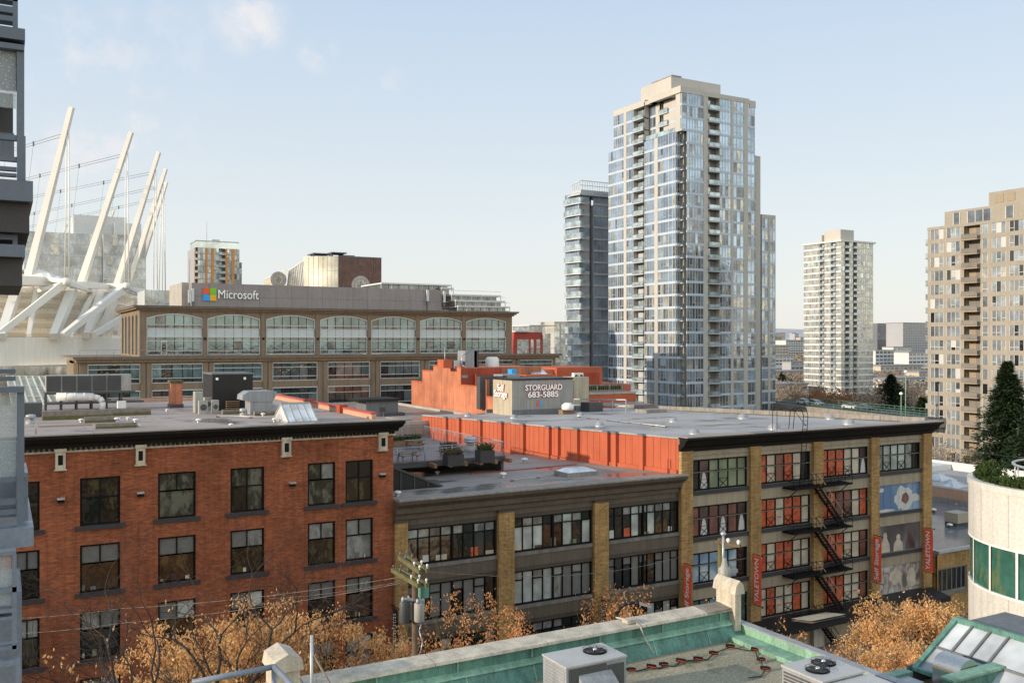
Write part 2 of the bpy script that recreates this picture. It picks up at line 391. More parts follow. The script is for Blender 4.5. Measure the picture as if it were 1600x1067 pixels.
class Parts:
    """up to 100 of one part as objects of their own, what is left over as one"""
    def __init__(s, name, mats, parent, cap=100): s.name = name; s.mats = mats; s.parent = parent; s.cap = cap; s.l = []
    def new(s, rank=0.0): mb = MB(); s.l.append((rank, mb)); return mb
    def done(s):
        s.l.sort(key=lambda t: -t[0])
        for r, mb in s.l[:s.cap]: mb.build(s.name, s.mats, s.parent)
        if len(s.l) > s.cap:
            big = MB()
            for r, mb in s.l[s.cap:]:
                n = len(big.v); big.v += mb.v; big.f += [tuple(i+n for i in f) for f in mb.f]; big.m += mb.m; big.smooth += mb.smooth
            big.build(s.name, s.mats, s.parent, kind='stuff')
# =================================================================== red brick building
FV = 56.0
PANES = ['pane_dark', 'pane_amber', 'pane_olive', 'pane_blind', 'pane_white']
def near_window(parent, fc, a0, a1, z0, z1, cells, name='window', fw=.07, k=-.18, sill='sill_dark', sill_over=.25, sill_h=.22, fmat='frame_black', bars=()):
    """cells: list of (fa0, fa1, fz0, fz1, material) in 0..1; frames drawn along every cell edge"""
    mats = sorted({c[4] for c in cells}); g = MB(); fr = MB(); W = a1-a0; H = z1-z0
    for f0, f1, g0, g1, m in cells:
        fc.quad(g, a0+f0*W, a0+f1*W, z0+g0*H, z0+g1*H, k - R.uniform(.0, .02), mats.index(m))
    w = build_root = g.build(name, [M[q] for q in mats], parent)
    E = set()
    for f0, f1, g0, g1, m in cells:
        E |= {('v', f0, g0, g1), ('v', f1, g0, g1), ('h', g0, f0, f1), ('h', g1, f0, f1)}
    for t, c, lo, hi in sorted(E):
        e = fw*(1.5 if c in (0.0, 1.0) else 1.0)/2
        if t == 'v':
            x = min(max(a0+c*W, a0+e), a1-e); fc.box(fr, x-e, x+e, z0+lo*H, z0+hi*H, k, k+.06+(.02 if c in (0.,1.) else 0))
        else:
            z = min(max(z0+c*H, z0+e), z1-e); fc.box(fr, a0+lo*W, a0+hi*W, z-e, z+e, k, k+.065+(.02 if c in (0.,1.) else 0))
    for x0, y0, x1, y1 in bars:
        fr.beam(fc.p(a0+x0*W, z0+y0*H, k+.04), fc.p(a0+x1*W, z0+y1*H, k+.04), .03)
    fr.build('frame', M[fmat], w)
    if sill:
        s = MB(); fc.box(s, a0-sill_over, a1+sill_over, z0-sill_h, z0-.003, -.1, .12); s.build('sill', M[sill], w)
    return w

ZR = 20.75                      # roof of the red building
red = T('brick_building', 'red brick warehouse with black cornice and dark square windows at the left', 'building', (8, FV+12, 0))
f56 = faceV(FV)
cols = [(22,62),(125,188),(247,306),(360,413),(481,524),(540,583)]
rows = [(15.8,18.45),(12.1,14.75),(8.4,11.05),(4.7,7.35),(1.0,3.65)]
holes = []
for c in cols:
    for r in rows: holes.append((U(c[0],FV), U(c[1],FV), r[0], r[1]))
UL, UR = -8.0, 22.3
mb = MB(); grid_wall(mb, f56, UL, UR, 0, 20.15, holes)
fR = Face((UR, FV), (0,1), (1,0)); fR.quad(mb, 0, 30, 0, 20.7, 0)
faceU(UL, FV+30).quad(mb, 0, 30, 0, 20.7, 0); Face((UR, FV+30), (-1,0), (0,1)).quad(mb, 0, UR-UL, 0, 20.7, 0)
mb.build('wall', M['brick_red'], red)
rr = MB(); rr.box(UL, UR-.02, FV-.3, FV+29.9, ZR-.3, ZR); rr.build('roof', M['roof_membrane'], red)
mb = MB()
def cornice(mb, a0, a1, v, prof, mi=0):       # prof: (overhang, z) list, closed, extruded along x with mitred ends
    n = len(prof); A_ = [(a0 - p[0]*.0, v-p[0], p[1]) for p in prof]; B_ = [(a1 + max(p[0],0)*.6, v-p[0], p[1]) for p in prof]
    mb.poly(A_, mi); mb.poly(B_[::-1], mi)
    for i in range(n): j = (i+1) % n; mb.poly([A_[i], B_[i], B_[j], A_[j]], mi)
cornice(mb, UL, UR, FV, [(0,20.22),(.35,20.22),(.42,20.42),(.62,20.5),(.85,20.78),(.85,20.93),(0,20.93)])
mb.build('cornice', M['dark_cornice'], red)
mb = MB(); mb.box(UL, UR+.55, FV-.9, FV-.02, 20.934, 21.0); mb.box(UR+.05, UR+.55, FV-.02, FV+1.5, 20.934, 21.0); mb.build('roof_edge', M['roof_brown'], red)
mb = MB(); x = UL
while x < UR: mb.box(x, x+.13, FV-.3, FV-.01, 20.06, 20.218); x += .26
mb.build('dentil_course', M['dark_cornice'], red)
mb = MB(); mb.box(UL, UR+.15, FV-.12, FV+.02, 19.93, 20.055); mb.box(UL, UR+.1, FV-.06, FV+.02, 20.055, 20.2); mb.build('frieze_band', M['cream_paint'], red)
for px0, px1 in ((86,102),(211.5,226),(439,453),(590,603)):
    a0, a1 = U(px0,FV), U(px1,FV); b = MB()
    f56.box(b, a0, a1, 19.05, 20.16, .0, .30); f56.box(b, a0-.06, a1+.06, 18.98, 19.05, 0, .34); f56.box(b, a0-.05, a1+.05, 20.0, 20.17, 0, .38)
    br = b.build('bracket', M['cream_paint'], red)
    b = MB(); w = (a1-a0)*.26; f56.box(b, a0+w, a1-w, 19.28, 19.82, .301, .31); b.build('vent_opening', M['frame_black'], br)
def W2(t1, t2, b1, b2): return [(0,.5,.58,1,t1), (.5,1,.58,1,t2), (0,.5,0,.58,b1), (.5,1,0,.58,b2)]
def W3(t1, t2, b): return [(0,.5,.6,1,t1), (.5,1,.6,1,t2), (0,1,0,.6,b)]
tbl = {(0,0):W2('pane_dark','pane_dark','pane_dark','pane_amber'), (1,0):W2('pane_amber','pane_amber','pane_dark','pane_amber'), (2,0):W3('pane_olive','pane_olive','pane_olive'),
 (3,0):W2('pane_olive','pane_olive','pane_amber','pane_olive'), (4,0):W3('pane_olive','pane_blind','pane_olive'), (5,0):W2('pane_dark','pane_dark','pane_amber','pane_amber')}
for ci, c in enumerate(cols):
    for ri, r in enumerate(rows):
        cells = tbl.get((ci, ri)) or W3(R.choice(['blind_grey','pane_blind']), R.choice(['pane_blind','blind_grey','pane_white']), R.choice(['pane_dark','pane_amber','pane_dark','pane_blind']))
        w = near_window(red, f56, U(c[0],FV), U(c[1],FV), r[0], r[1], cells)
        if ri in (1,2) and ci != 0:          # things standing on the inner sill read as small pale shapes
            a = U(c[0],FV)+.12; e = U(c[1],FV)-.12
            while a < e-.3:
                ww = R.uniform(.08,.3); hh = R.uniform(.08,.42)
                if R.random() < .45: s = MB(); f56.quad(s, a, min(a+ww,e), r[0]+.1, r[0]+.1+hh, -.165); s.build('sill_item', M[R.choice(['poster_cream','blind_grey','poster_green','poster_dark','poster_brown'])], w)
                a += ww+R.uniform(.1,.5)
def wall_lamp(px, py):
    p = onv(px, py, FV); t = T('wall_lamp', None, 'lamp', p, 'small lamps on the red brick wall')
    b = MB(); b.box(p[0]-.17, p[0]+.17, FV-.3, FV-.005, p[2]-.12, p[2]+.05); b.build('housing', M['frame_black'], t)
    b = MB(); b.box(p[0]-.19, p[0]+.19, FV-.33, FV-.005, p[2]+.052, p[2]+.14); b.build('hood', M['concrete_light'], t); return t
for (x, y), l in zip(((95,781),(219,771.5),(456,756),(596,742)), ('small black lamp on red brick wall, leftmost of four','small black lamp on red wall left of the second top-floor window pair','small black lamp on red brick wall, third from left','small black lamp on red brick wall nearest the wall corner')):
    wall_lamp(x, y)['label'] = l
# =================================================================== dark brown building
UD0, UD1 = 22.32, 46.1
def zD(v): return 15.72-.043*(v-FV)
dk = T('office_building', 'dark brown painted building with tan brick piers and ribbon windows', 'building', (34, FV+20, 0))
bays = [(635,776.5),(801,926),(948,1062)]; drows = [(11.3,13.72),(7.6,9.98),(3.9,6.25),(.4,2.6)]
holes = [(U(a,FV)+.05, U(b,FV)-.05, r[0], r[1]) for a, b in bays for r in drows]
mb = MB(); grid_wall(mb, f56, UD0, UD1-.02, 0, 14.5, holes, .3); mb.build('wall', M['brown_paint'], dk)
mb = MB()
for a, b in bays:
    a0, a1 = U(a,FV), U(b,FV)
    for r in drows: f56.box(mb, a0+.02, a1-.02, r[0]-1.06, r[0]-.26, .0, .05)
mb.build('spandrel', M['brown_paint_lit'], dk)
for a, b in ((609,635),(776.5,801),(926,948)):
    a0, a1 = max(U(a,FV), UD0), U(b,FV); mb = MB(); f56.box(mb, a0, a1, 0, 14.25, -.05, .28)
    pr = mb.build('pier', M['brick_tan'], dk); mb = MB(); f56.box(mb, a0-.04, a1+.04, 14.25, 14.42, -.05, .34); mb.build('capital', M['brown_paint'], pr)
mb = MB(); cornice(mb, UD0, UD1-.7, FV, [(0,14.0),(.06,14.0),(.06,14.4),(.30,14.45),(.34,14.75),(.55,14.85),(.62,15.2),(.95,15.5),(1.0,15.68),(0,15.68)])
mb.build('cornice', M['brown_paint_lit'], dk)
mb = MB(); cornice(mb, UD0, UD1-.75, FV, [(-.3,15.69),(1.02,15.69),(1.08,15.74),(1.08,15.84),(.9,15.88),(-.3,15.80)]); mb.build('roof_edge', M['concrete'], dk)
mb = MB(); mb.hexa([(UD0,FV,15.4),(UD1,FV,15.4),(UD1,FV+46,13.2),(UD0,FV+46,13.2),(UD0,FV,zD(FV)),(UD1,FV,zD(FV)),(UD1,FV+46,zD(FV+46)),(UD0,FV+46,zD(FV+46))]); mb.build('roof', M['roof_brown'], dk)
npan = [8, 8, 9]
for bi, (a, b) in enumerate(bays):
    a0, a1 = U(a,FV)+.05, U(b,FV)-.05
    for ri, r in enumerate(drows):
        n = npan[bi]; cells = []; mode = [['mix','mix','mix'],['bl','wh','bl'],['dk','mix','dk'],['dk','dk','dk']][ri][bi]
        for i in range(n):
            f0, f1 = i/n, (i+1)/n
            top = {'mix':R.choice(['pane_blind','pane_blind','pane_dark','pane_white']), 'bl':'blind_grey', 'wh':R.choice(['pane_blind','pane_white']), 'dk':R.choice(['pane_dark','pane_blind'])}[mode]
            low = {'mix':R.choice(['pane_dark','pane_amber','pane_dark','pane_white','pane_teal_dark']), 'bl':R.choice(['blind_grey','blind_grey','pane_dark']), 'wh':('pane_white' if i < 4 else R.choice(['pane_blind','blind_grey'])), 'dk':R.choice(['pane_dark','pane_blind','pane_white'])}[mode]
            s = .72 if i % 2 == 0 or mode == 'mix' else .999
            if s < .99: cells += [(f0,f1,s,1,top),(f0,f1,0,s,low)]
            else: cells += [(f0,f1,0,1,low)]
        w = near_window(dk, f56, a0, a1, r[0], r[1], cells, sill='sill_grey', sill_over=.0, sill_h=.24, fw=.075)
        mb = MB(); x = (a0+a1)/2; f56.box(mb, x-.07, x+.07, r[0], r[1], -.18, -.05); mb.build('mullion', M['frame_black'], w)
        if ri == 0:
            x = a0+.3
            while x < a1-.5:
                ww = R.uniform(.3,.9); s = MB(); f56.quad(s, x, x+ww, r[0]+.1, r[0]+R.uniform(.25,.75), -.165)
                s.build('desk_item', M[R.choice(['poster_cream','blind_white','poster_cream','poster_green','poster_orange','poster_dark'])], w); x += ww+R.uniform(.4,1.8)
# =================================================================== storage building
US0, US1 = 46.1, 75.5
def zS(v): return 18.45-.034*(v-FV)
st = T('storage_building', 'taupe four-storey storage building with orange posters behind its windows', 'building', (61, FV+25, 0))
sb = [(1079,1169),(1185.5,1267.5),(1282.5,1357.5),(1370,1439)]
def srow(k): return (16.75-3.65*k-2.45, 16.75-3.65*k)
holes = [(U(a,FV)+.04, U(b,FV)-.04, *srow(k)) for a, b in sb for k in range(4)]
mb = MB(); grid_wall(mb, f56, US0, US1, 0, 17.6, holes, .45); mb.build('wall', M['taupe_paint'], st)
mb = MB()
for a, b in sb: f56.box(mb, U(a,FV), U(b,FV), 17.1, 17.22, 0, .1)
mb.build('string_course', M['taupe_paint'], st)
for a, b in ((1061,1079),(1169,1185.5),(1267.5,1282.5),(1357.5,1370),(1439,1452)):
    mb = MB(); a0, a1 = U(a,FV), min(U(b,FV), US1+.02); f56.box(mb, a0, a1, 2.7, 17.5, -.05, .3); pr = mb.build('pier', M['brick_tan'], st)
    mb = MB(); f56.box(mb, a0-.05, a1+.05, 0, 2.7, -.05, .36); mb.build('pier_base', M['concrete_light'], pr)
mb = MB(); prof = [(0,17.45),(.15,17.45),(.2,17.75),(.55,17.9),(.75,18.3),(1.0,18.45),(1.0,18.6),(0,18.6)]
cornice(mb, US0-.2, US1+.1, FV, prof); mb.build('cornice', M['dark_cornice'], st)
mb = MB(); mb.box(US0-.25, US1+.9, FV-1.03, FV+.2, 18.603, 18.68); mb.build('roof_edge', M['roof_brown'], st)
mb = MB(); mb.hexa([(US0,FV,18.0),(US1,FV,18.0),(US1,106,16.2),(US0,106,16.2),(US0,FV,zS(FV)),(US1,FV,zS(FV)),(US1,106,zS(106)),(US0,106,zS(106))]); mb.build('roof', M['roof_grey'], st)
mb = MB(); Face((US1,FV),(0,1),(1,0)).quad(mb, 0, 50, 0, 16.5, -.02); Face((US1,106),(-1,0),(0,1)).quad(mb, 0, US1-US0, 0, 16.2, 0); mb.build('rear_wall', M['brick_tan'], st)
# parapet along the right and back edges
mb = MB()
for i in range(20):
    va, vb = FV+.3+i*2.48, FV+.3+(i+1)*2.48-.04
    za, zb = zS(va), zS(vb); h = .5
    mb.hexa([(US1-.3,va,za-.3),(US1+.1,va,za-.3),(US1+.1,vb,zb-.3),(US1-.3,vb,zb-.3),(US1-.3,va,za+h),(US1+.1,va,za+h),(US1+.1,vb,zb+h),(US1-.3,vb,zb+h)])
mb.box(US0+9, US1+.1, 106, 106.35, zS(106)-.3, zS(106)+.45); mb.build('parapet', M['concrete'], st)
mb = MB(); mb.hexa([(US1-.75,FV+3,zS(FV+3)),(US1-.31,FV+3,zS(FV+3)),(US1-.31,105.5,zS(105.5)),(US1-.55,105.5,zS(105.5)),(US1-.75,FV+3,zS(FV+3)+.03),(US1-.31,FV+3,zS(FV+3)+.05),(US1-.31,105.5,zS(105.5)+.05),(US1-.55,105.5,zS(105.5)+.03)])
mb.build('moss_strip', M['moss'], st)
O_, C_, B_, G_, L_, D_, Kd = 'poster_orange','poster_cream','poster_brown','poster_green','poster_blue','poster_dark','pane_dark'
pat = {(0,0):[Kd,D_,G_,G_,G_,G_],(0,1):[B_,D_,B_,D_,B_,D_],(0,2):[L_,L_,L_,'poster_blue',L_,Kd],(0,3):['pane_teal','pane_teal',L_,'pane_teal',L_,'pane_teal'],
 (1,0):[O_,C_,B_,O_,C_,Kd],(1,1):[O_,O_,C_,O_,O_,C_],(1,2):[O_,C_,O_,O_,C_,C_],(1,3):[C_,O_,C_,C_,O_,C_],
 (2,0):[O_,O_,O_,C_,C_,D_],(2,1):[O_,O_,B_,B_,C_,O_],(2,2):[O_,O_,O_,C_,C_,B_],(2,3):[O_,O_,O_,C_,C_,B_]}
for bi, (a, b) in enumerate(sb):
    a0, a1 = U(a,FV)+.04, U(b,FV)-.04
    for k in range(4):
        z0, z1 = srow(k)
        if bi == 3 and k > 0:
            mt = ['', 'mural_blue', 'mural_brown', 'mural_grey'][k]; mb = MB(); f56.quad(mb, a0, a1, z0, z1, -.12)
            w = mb.build('mural', M[mt], st); mb = MB()
            for i in range(1,6): x = a0+(a1-a0)*i/6; f56.box(mb, x-.015, x+.015, z0, z1, -.12, -.105)
            mb.build('frame', M['shed_grey'], w)
            mb = MB(); f56.box(mb, a0-.04, a1+.04, z0-.3, z0-.003, -.1, .14); mb.build('sill', M['sill_dark'], w)
            def blob(cx, cz, rx, rz, mi, kk, n=18, wob=.18, seed=0):
                rr_ = random.Random(seed); m2 = MB(); m2.poly([f56.p(cx+rx*(1+rr_.uniform(-wob,wob))*math.cos(t*2*math.pi/n), cz+rz*(1+rr_.uniform(-wob,wob))*math.sin(t*2*math.pi/n), kk) for t in range(n)], mi); m2.build('printed_shape', BM, w)
            BM = [M['blind_white'], M['poster_brown'], M['poster_cream'], M['poster_dark'], M['concrete_light']]; W = a1-a0; H = z1-z0
            if k == 1:
                blob(a0+.62*W, z0+.45*H, .22*W, .42*H, 0, -.105, 24, .2, 2); blob(a0+.85*W, z0+.42*H, .16*W, .16*H, 0, -.103, 16, .2, 3)
                blob(a0+.66*W, z0+.45*H, .09*W, .2*H, 1, -.10, 14, .2, 4); blob(a0+.12*W, z0+.82*H, .05*W, .08*H, 0, -.103, 10, .1, 5); blob(a0+.2*W, z0+.06*H, .2*W, .05*H, 0, -.104, 14, .3, 6)
            elif k == 2:
                for cx, hh, mi in ((.2,.62,2),(.5,.5,2),(.78,.6,3)):
                    blob(a0+cx*W, z0+hh*H, .045*W, .13*H, mi, -.10, 12, .1, int(cx*10)); m2 = MB(); m2.poly([f56.p(a0+(cx+dx)*W, z0+dz*H, -.104) for dx, dz in ((-.11,.02),(.11,.02),(.1,.3),(.04,hh-.08),(-.04,hh-.08),(-.1,.3))], mi); m2.build('printed_shape', BM, w)
            else:
                blob(a0+.45*W, z0+.55*H, .14*W, .3*H, 2, -.103, 20, .25, 7); blob(a0+.8*W, z0+.45*H, .12*W, .35*H, 2, -.103, 18, .25, 8); blob(a0+.1*W, z0+.5*H, .08*W, .42*H, 4, -.103, 18, .25, 9)
            continue
        p = pat.get((bi,k), ['pane_blind','pane_white','pane_white','pane_white','pane_blind','pane_dark'])
        cells = []
        for i in range(6): cells += [(i/6,(i+1)/6,.6,1,p[i]), (i/6,(i+1)/6,0,.6,p[i])]
        xs = [i for i in (1,3) if True]; bars = []
        for i in xs: bars += [(i/6+.01, .02, (i+1)/6-.01, .32), (i/6+.01, .32, (i+1)/6-.01, .02), (i/6, .34, (i+1)/6, .34)]
        w = near_window(st, f56, a0, a1, z0, z1, cells, sill='sill_dark', sill_over=.04, sill_h=.3, fw=.09, k=-.2, bars=bars)
        mb = MB(); f56.box(mb, a0, a1, z0+.58*(z1-z0)-.01, z0+.58*(z1-z0)+.05, -.2, -.09); mb.build('transom', M['sill_grey'], w)
        if bi in (1,2) or (bi == 0 and k < 2):
            for i in range(6):
                if p[i] == O_:
                    m3 = MB(); x = a0+(i+.5)/6*(a1-a0); m3.poly([f56.p(x+.16*math.cos(t), z0+.82*(z1-z0)+.2*math.sin(t), -.185) for t in [j*math.pi/6 for j in range(12)]], 0)
                    m3.poly([f56.p(x+.08*math.cos(t), z0+.82*(z1-z0)+.1*math.sin(t), -.18) for t in [j*math.pi/6 for j in range(12)]], 1); m3.build('poster_print', [M['poster_brown'], M['poster_orange']], w)
                if p[i] == C_ and R.random() < .6: m3 = MB(); f56.quad(m3, a0+(i+.25)/6*(a1-a0), a0+(i+.7)/6*(a1-a0), z0+.30*(z1-z0), z0+.34*(z1-z0), -.185); m3.build('poster_print', M['letter_red'], w)
                if p[i] == D_: m3 = MB(); x = a0+(i+.5)/6*(a1-a0); m3.poly([f56.p(x+dx, z0+dz, -.185) for dx, dz in ((-.35,.12),(.3,.12),(.25,.8),(.1,1.35),(-.12,1.4),(-.25,.8))]); m3.build('poster_print', M['blind_white'], w)
mb = MB(); f56.box(mb, US0+.6, US1-.3, 2.55, 2.95, .36, 2.4); mb.extr([f56.p(US0+.6,2.95,2.4), f56.p(US0+.6,3.35,.36), f56.p(US0+.6,2.95,.36)], (US1-US0-.9,0,0)); mb.build('street_canopy', M['black_metal'], st)
# orange side wall with pilasters
mb = MB(); vb_ = 106
def owall(mb, va, vb, k0, k1, mi=0, zb=-1.0, top=0.0):
    x0, x1 = US0-k1, US0-k0
    mb.hexa([(x0,va,zD(va)+zb),(x1,va,zD(va)+zb),(x1,vb,zD(vb)+zb),(x0,vb,zD(vb)+zb),(x0,va,zS(va)+top),(x1,va,zS(va)+top),(x1,vb,zS(vb)+top),(x0,vb,zS(vb)+top)], mi)
owall(mb, FV+.32, 106, -.25, .02, 0, -4, .0)
sw = mb.build('side_wall', M['orange_stucco'], st)
mb = MB(); v = FV+.6
while v < 105: owall(mb, v, v+.05, .02, .05); v += .95
mb.build('batten', M['orange_stucco'], sw)
mb = MB(); owall(mb, FV+.33, 106, .05, .12, 0, -.2, 0); 
sk = MB(); x0 = US0-.1
sk.hexa([(x0-.06,FV+.4,zD(FV)-.1),(x0+.1,FV+.4,zD(FV)-.1),(x0+.1,105,zD(105)-.1),(x0-.06,105,zD(105)-.1),(x0-.06,FV+.4,zD(FV)+.3),(x0+.1,FV+.4,zD(FV)+.3),(x0+.1,105,zD(105)+.3),(x0-.06,105,zD(105)+.3)]); sk.build('skirting', M['orange_stucco'], sw)
for px in (696.5,717,750,783,817,857,871,901,948,961,1003):
    v = V(px, US0-.2)
    if v < FV+1: continue
    mb = MB(); owall(mb, v-.28, v+.28, .02, .34); q = mb.build('pilaster', M['orange_stucco'], sw)
    mb = MB(); mb.hexa([(US0-.42,v-.38,zS(v)-.0),(US0+.1,v-.38,zS(v)-.0),(US0+.1,v+.38,zS(v)-.0),(US0-.42,v+.38,zS(v)-.0),(US0-.42,v-.38,zS(v)+.16),(US0+.1,v-.38,zS(v)+.16),(US0+.1,v+.38,zS(v)+.16),(US0-.42,v+.38,zS(v)+.16)]); mb.build('cap', M['shed_grey'], q)
mb = MB(); mb.hexa([(US0-.12,FV+.2,zS(FV)),(US0+.3,FV+.2,zS(FV)),(US0+.3,106,zS(106)),(US0-.12,106,zS(106)),(US0-.12,FV+.2,zS(FV)+.13),(US0+.3,FV+.2,zS(FV)+.13),(US0+.3,106,zS(106)+.13),(US0-.12,106,zS(106)+.13)]); mb.build('wall_cap', M['roof_grey'], sw)
mb = MB(); mb.tube((US0-.28,V(1048,US0),zD(57)), (US0-.28,V(1048,US0),zS(57)-1.6), .05); mb.build('downpipe', M['orange_dark'], sw)
# =================================================================== fire escape
fe = T('fire_escape', 'black iron fire escape zigzagging down between two tan brick piers', 'fire escape', (U(1285,55), 55, 2.5))
A0, A1 = U(1238,54.9), U(1330,54.9)
for k in range(4):
    zf = 13.98-3.65*k; mb = MB()
    f56.box(mb, A0, A1, zf-.08, zf-.04, .1, 1.25)
    for i in range(13): x = A0+(A1-A0)*i/12; f56.box(mb, x-.03, x+.03, zf-.16, zf-.085, .0, 1.25)
    f56.box(mb, A0, A1, zf-.18, zf, 1.2, 1.27); f56.box(mb, A0, A1, zf-.18, zf, .1, .15)
    for x in (A0+.5, A1-.5, (A0+A1)/2): mb.beam(f56.p(x, zf-.15, 1.2), f56.p(x, zf-1.1, .05), .05)
    pf = mb.build('platform', M['black_iron'], fe)
    mb = MB()
    for z in (.5, 1.0): mb.tube(f56.p(A0,zf+z,1.24), f56.p(A1,zf+z,1.24), .025); mb.tube(f56.p(A0,zf+z,1.24), f56.p(A0,zf+z,.1), .025); mb.tube(f56.p(A1,zf+z,1.24), f56.p(A1,zf+z,.1), .025)
    n = 8
    for i in range(n+1):
        x = A0+(A1-A0)*i/n; mb.tube(f56.p(x,zf,1.24), f56.p(x,zf+1.0,1.24), .02)
        if i < n:
            x2 = A0+(A1-A0)*(i+1)/n
            if i % 3 == 0: mb.tube(f56.p(x,zf,1.24), f56.p(x2,zf+1.0,1.24), .014, n=4); mb.tube(f56.p(x2,zf,1.24), f56.p(x,zf+1.0,1.24), .014, n=4)
    mb.build('railing', M['black_iron'], pf)
    if k < 4:
        xa, xb = U(1277,55.1), U(1318,55.1); zb = zf-3.65; mb = MB(); hr = MB()
        for kk in (.35, 1.0): mb.beam(f56.p(xa,zf,kk), f56.p(xb,zb,kk), .05, .2)
        for i in range(1,15): t = i/15; f56.box(mb, xa+(xb-xa)*t-.1, xa+(xb-xa)*t+.12, zf-3.65*t-.02, zf-3.65*t+.01, .36, .99)
        for kk in (.32, 1.03): hr.tube(f56.p(xa,zf+.95,kk), f56.p(xb,zb+.95,kk), .03); [hr.tube(f56.p(xa+(xb-xa)*t,zf-3.65*t,kk), f56.p(xa+(xb-xa)*t,zf-3.65*t+.95,kk), .018) for t in (.1,.5,.9)]
        s_ = mb.build('stair', M['black_iron'], fe); hr.build('handrail', M['cream_paint'] if k < 3 else M['black_iron'], s_)
mb = MB(); xa, xb = U(1249,55.3), U(1256,55.3)
for x in (xa, xb):
    mb.tube(f56.p(x,13.9,.7), f56.p(x,19.9,1.15), .03)
    mb.path([f56.p(x,19.9,1.15), f56.p(x,20.4,.9), f56.p(x,20.5,.3), f56.p(x,20.2,-.3), f56.p(x,18.5,-.5)], .03)
z = 14.2
while z < 19.9: t = (z-13.9)/6; mb.tube(f56.p(xa,z,.7+.45*t), f56.p(xb,z,.7+.45*t), .018, n=4); z += .35
mb.build('roof_ladder', M['black_iron'], fe)
mb = MB(); xc = U(1221,56)
for x in (xc, xc+.5): mb.tube((x,FV+1,18.4), (x,FV+1,20.2), .025)
mb.path([(xc+.5,FV+1,20.2),(xc+1.1,FV+.8,20.4),(xc+1.8,FV+.3,20.2),(xc+2.3,FV-.5,18.9)], .025); mb.build('guard_rail', M['black_iron'], fe)
# =================================================================== banners
def banner(px, z0, z1, txt, label, mat='banner_red', group='vertical street banners', v0=55.72, v1=54.82, size=.62, tm='letter_white'):
    u = U(px, 55.3); t = T('banner', label, 'banner', (u, 55.3, z0), group)
    n = 10; mb = MB()
    for i in range(n):
        za, zb = z0+(z1-z0)*i/n, z0+(z1-z0)*(i+1)/n; wa, wb = .03*math.sin(i*1.1), .03*math.sin((i+1)*1.1)
        mb.poly([(u+wa,v0,za),(u+wa,v1,za),(u+wb,v1,zb),(u+wb,v0,zb)])
    c = mb.build('cloth', M[mat], t)
    if txt is None:                      # lettering too small to read in the photo: two lines of short pale strokes
        for col_, st in ((.17, .62), (-.12, .34)):
            z = z0+.35; k = 0
            while z < z1-.3:
                h_ = R.uniform(.08,.16); mb = MB(); ym = (v0+v1)/2+col_; mb.box(u-.075, u-.068, ym-.10*st-.03, ym+.10*st+.03, z, z+h_*.6); mb.build('lettering_stroke', M[tm], t); z += h_+.05; k += 1
    else: text(txt, size, (u-.07, (v0+v1)/2, (z0+z1)/2), (0,0,1), (0,1,0), M[tm], t, thick=.004, fit=z1-z0-.4, bold=.008)
    for z in (z0-.08, z1+.08): mb = MB(); mb.tube((u,56,z), (u,v1-.12,z), .03); mb.prof([(.05,-.05),(.06,0),(.03,.06)], (u,v1-.14,z), 8); mb.build('arm', M['black_iron'], t)
banner(1074, 4.85, 8.85, 'Self Storage', 'red Self Storage banner on the pier beside the dark brown building')
banner(1183, 4.85, 8.75, 'YALETOWN', 'red YALETOWN banner left of the fire escape')
banner(1370, 4.85, 8.85, 'Self Storage', 'red Self Storage banner left of the printed mural windows')
banner(1450.5, 4.95, 8.85, 'YALETOWN', 'red YALETOWN banner on the rightmost brick pier')
banner(943, 2.9, 7.3, None, 'black banner with pale lettering on the third brick pier', 'banner_black', 'black street banners', size=.4)
banner(618, 4.2, 8.9, None, 'black banner with pale lettering beside the red brick corner', 'banner_black', 'black street banners', size=.4)
mb = MB(); mb.box(-6000,9000,-2000,12000,-1,0); mb.build('ground', M['earth'], kind='structure')
mb = MB(); mb.poly([(-300,26,.008),(400,26,.008),(400,50,.008),(-300,50,.008)]); mb.build('road', M['asphalt'], kind='structure')
mb = MB(); mb.box(-300,78,50,55.98,.004,.15); mb.box(-300,300,20,26,.004,.15); mb.build('pavement', M['pavement'], kind='structure')
# =================================================================== arched office block with the lettered sign band
MV = 145.0; MLV = 142.5
ms = T('office_block', 'brown stone office block with arched glass bays and a logo sign band', 'building', (60, MV+15, 0))
fm = faceV(MV); fl = faceV(MLV)
ub = [(229,316),(324,406),(416,492),(500,573.5),(580,649),(656,721),(728,790)]
ZT, ZA, ZE = 31.2, 30.15, 29.45        # cornice top, arch crown, arch spring
x0, x1 = U(218,MV), U(800,MV)
holes = [(U(a,MV), U(b,MV), 23.95, 30.15) for a, b in ub]
mb = MB(); grid_wall(mb, fm, x0, x1, 23.0, 30.9, holes, .35)
for a0, a1, z0, z1 in holes:             # fill the corners above each arch
    n = 12; pts = [(a0+(a1-a0)*i/n, ZE+(ZA-ZE)*(1-(2*i/n-1)**2)) for i in range(n+1)]
    for (xa, za), (xb, zb) in zip(pts, pts[1:]): mb.poly([fm.p(xa,za,0), fm.p(xb,zb,0), fm.p(xb,ZA,0), fm.p(xa,ZA,0)])
mb.build('upper_wall', M['ms_stone'], ms)
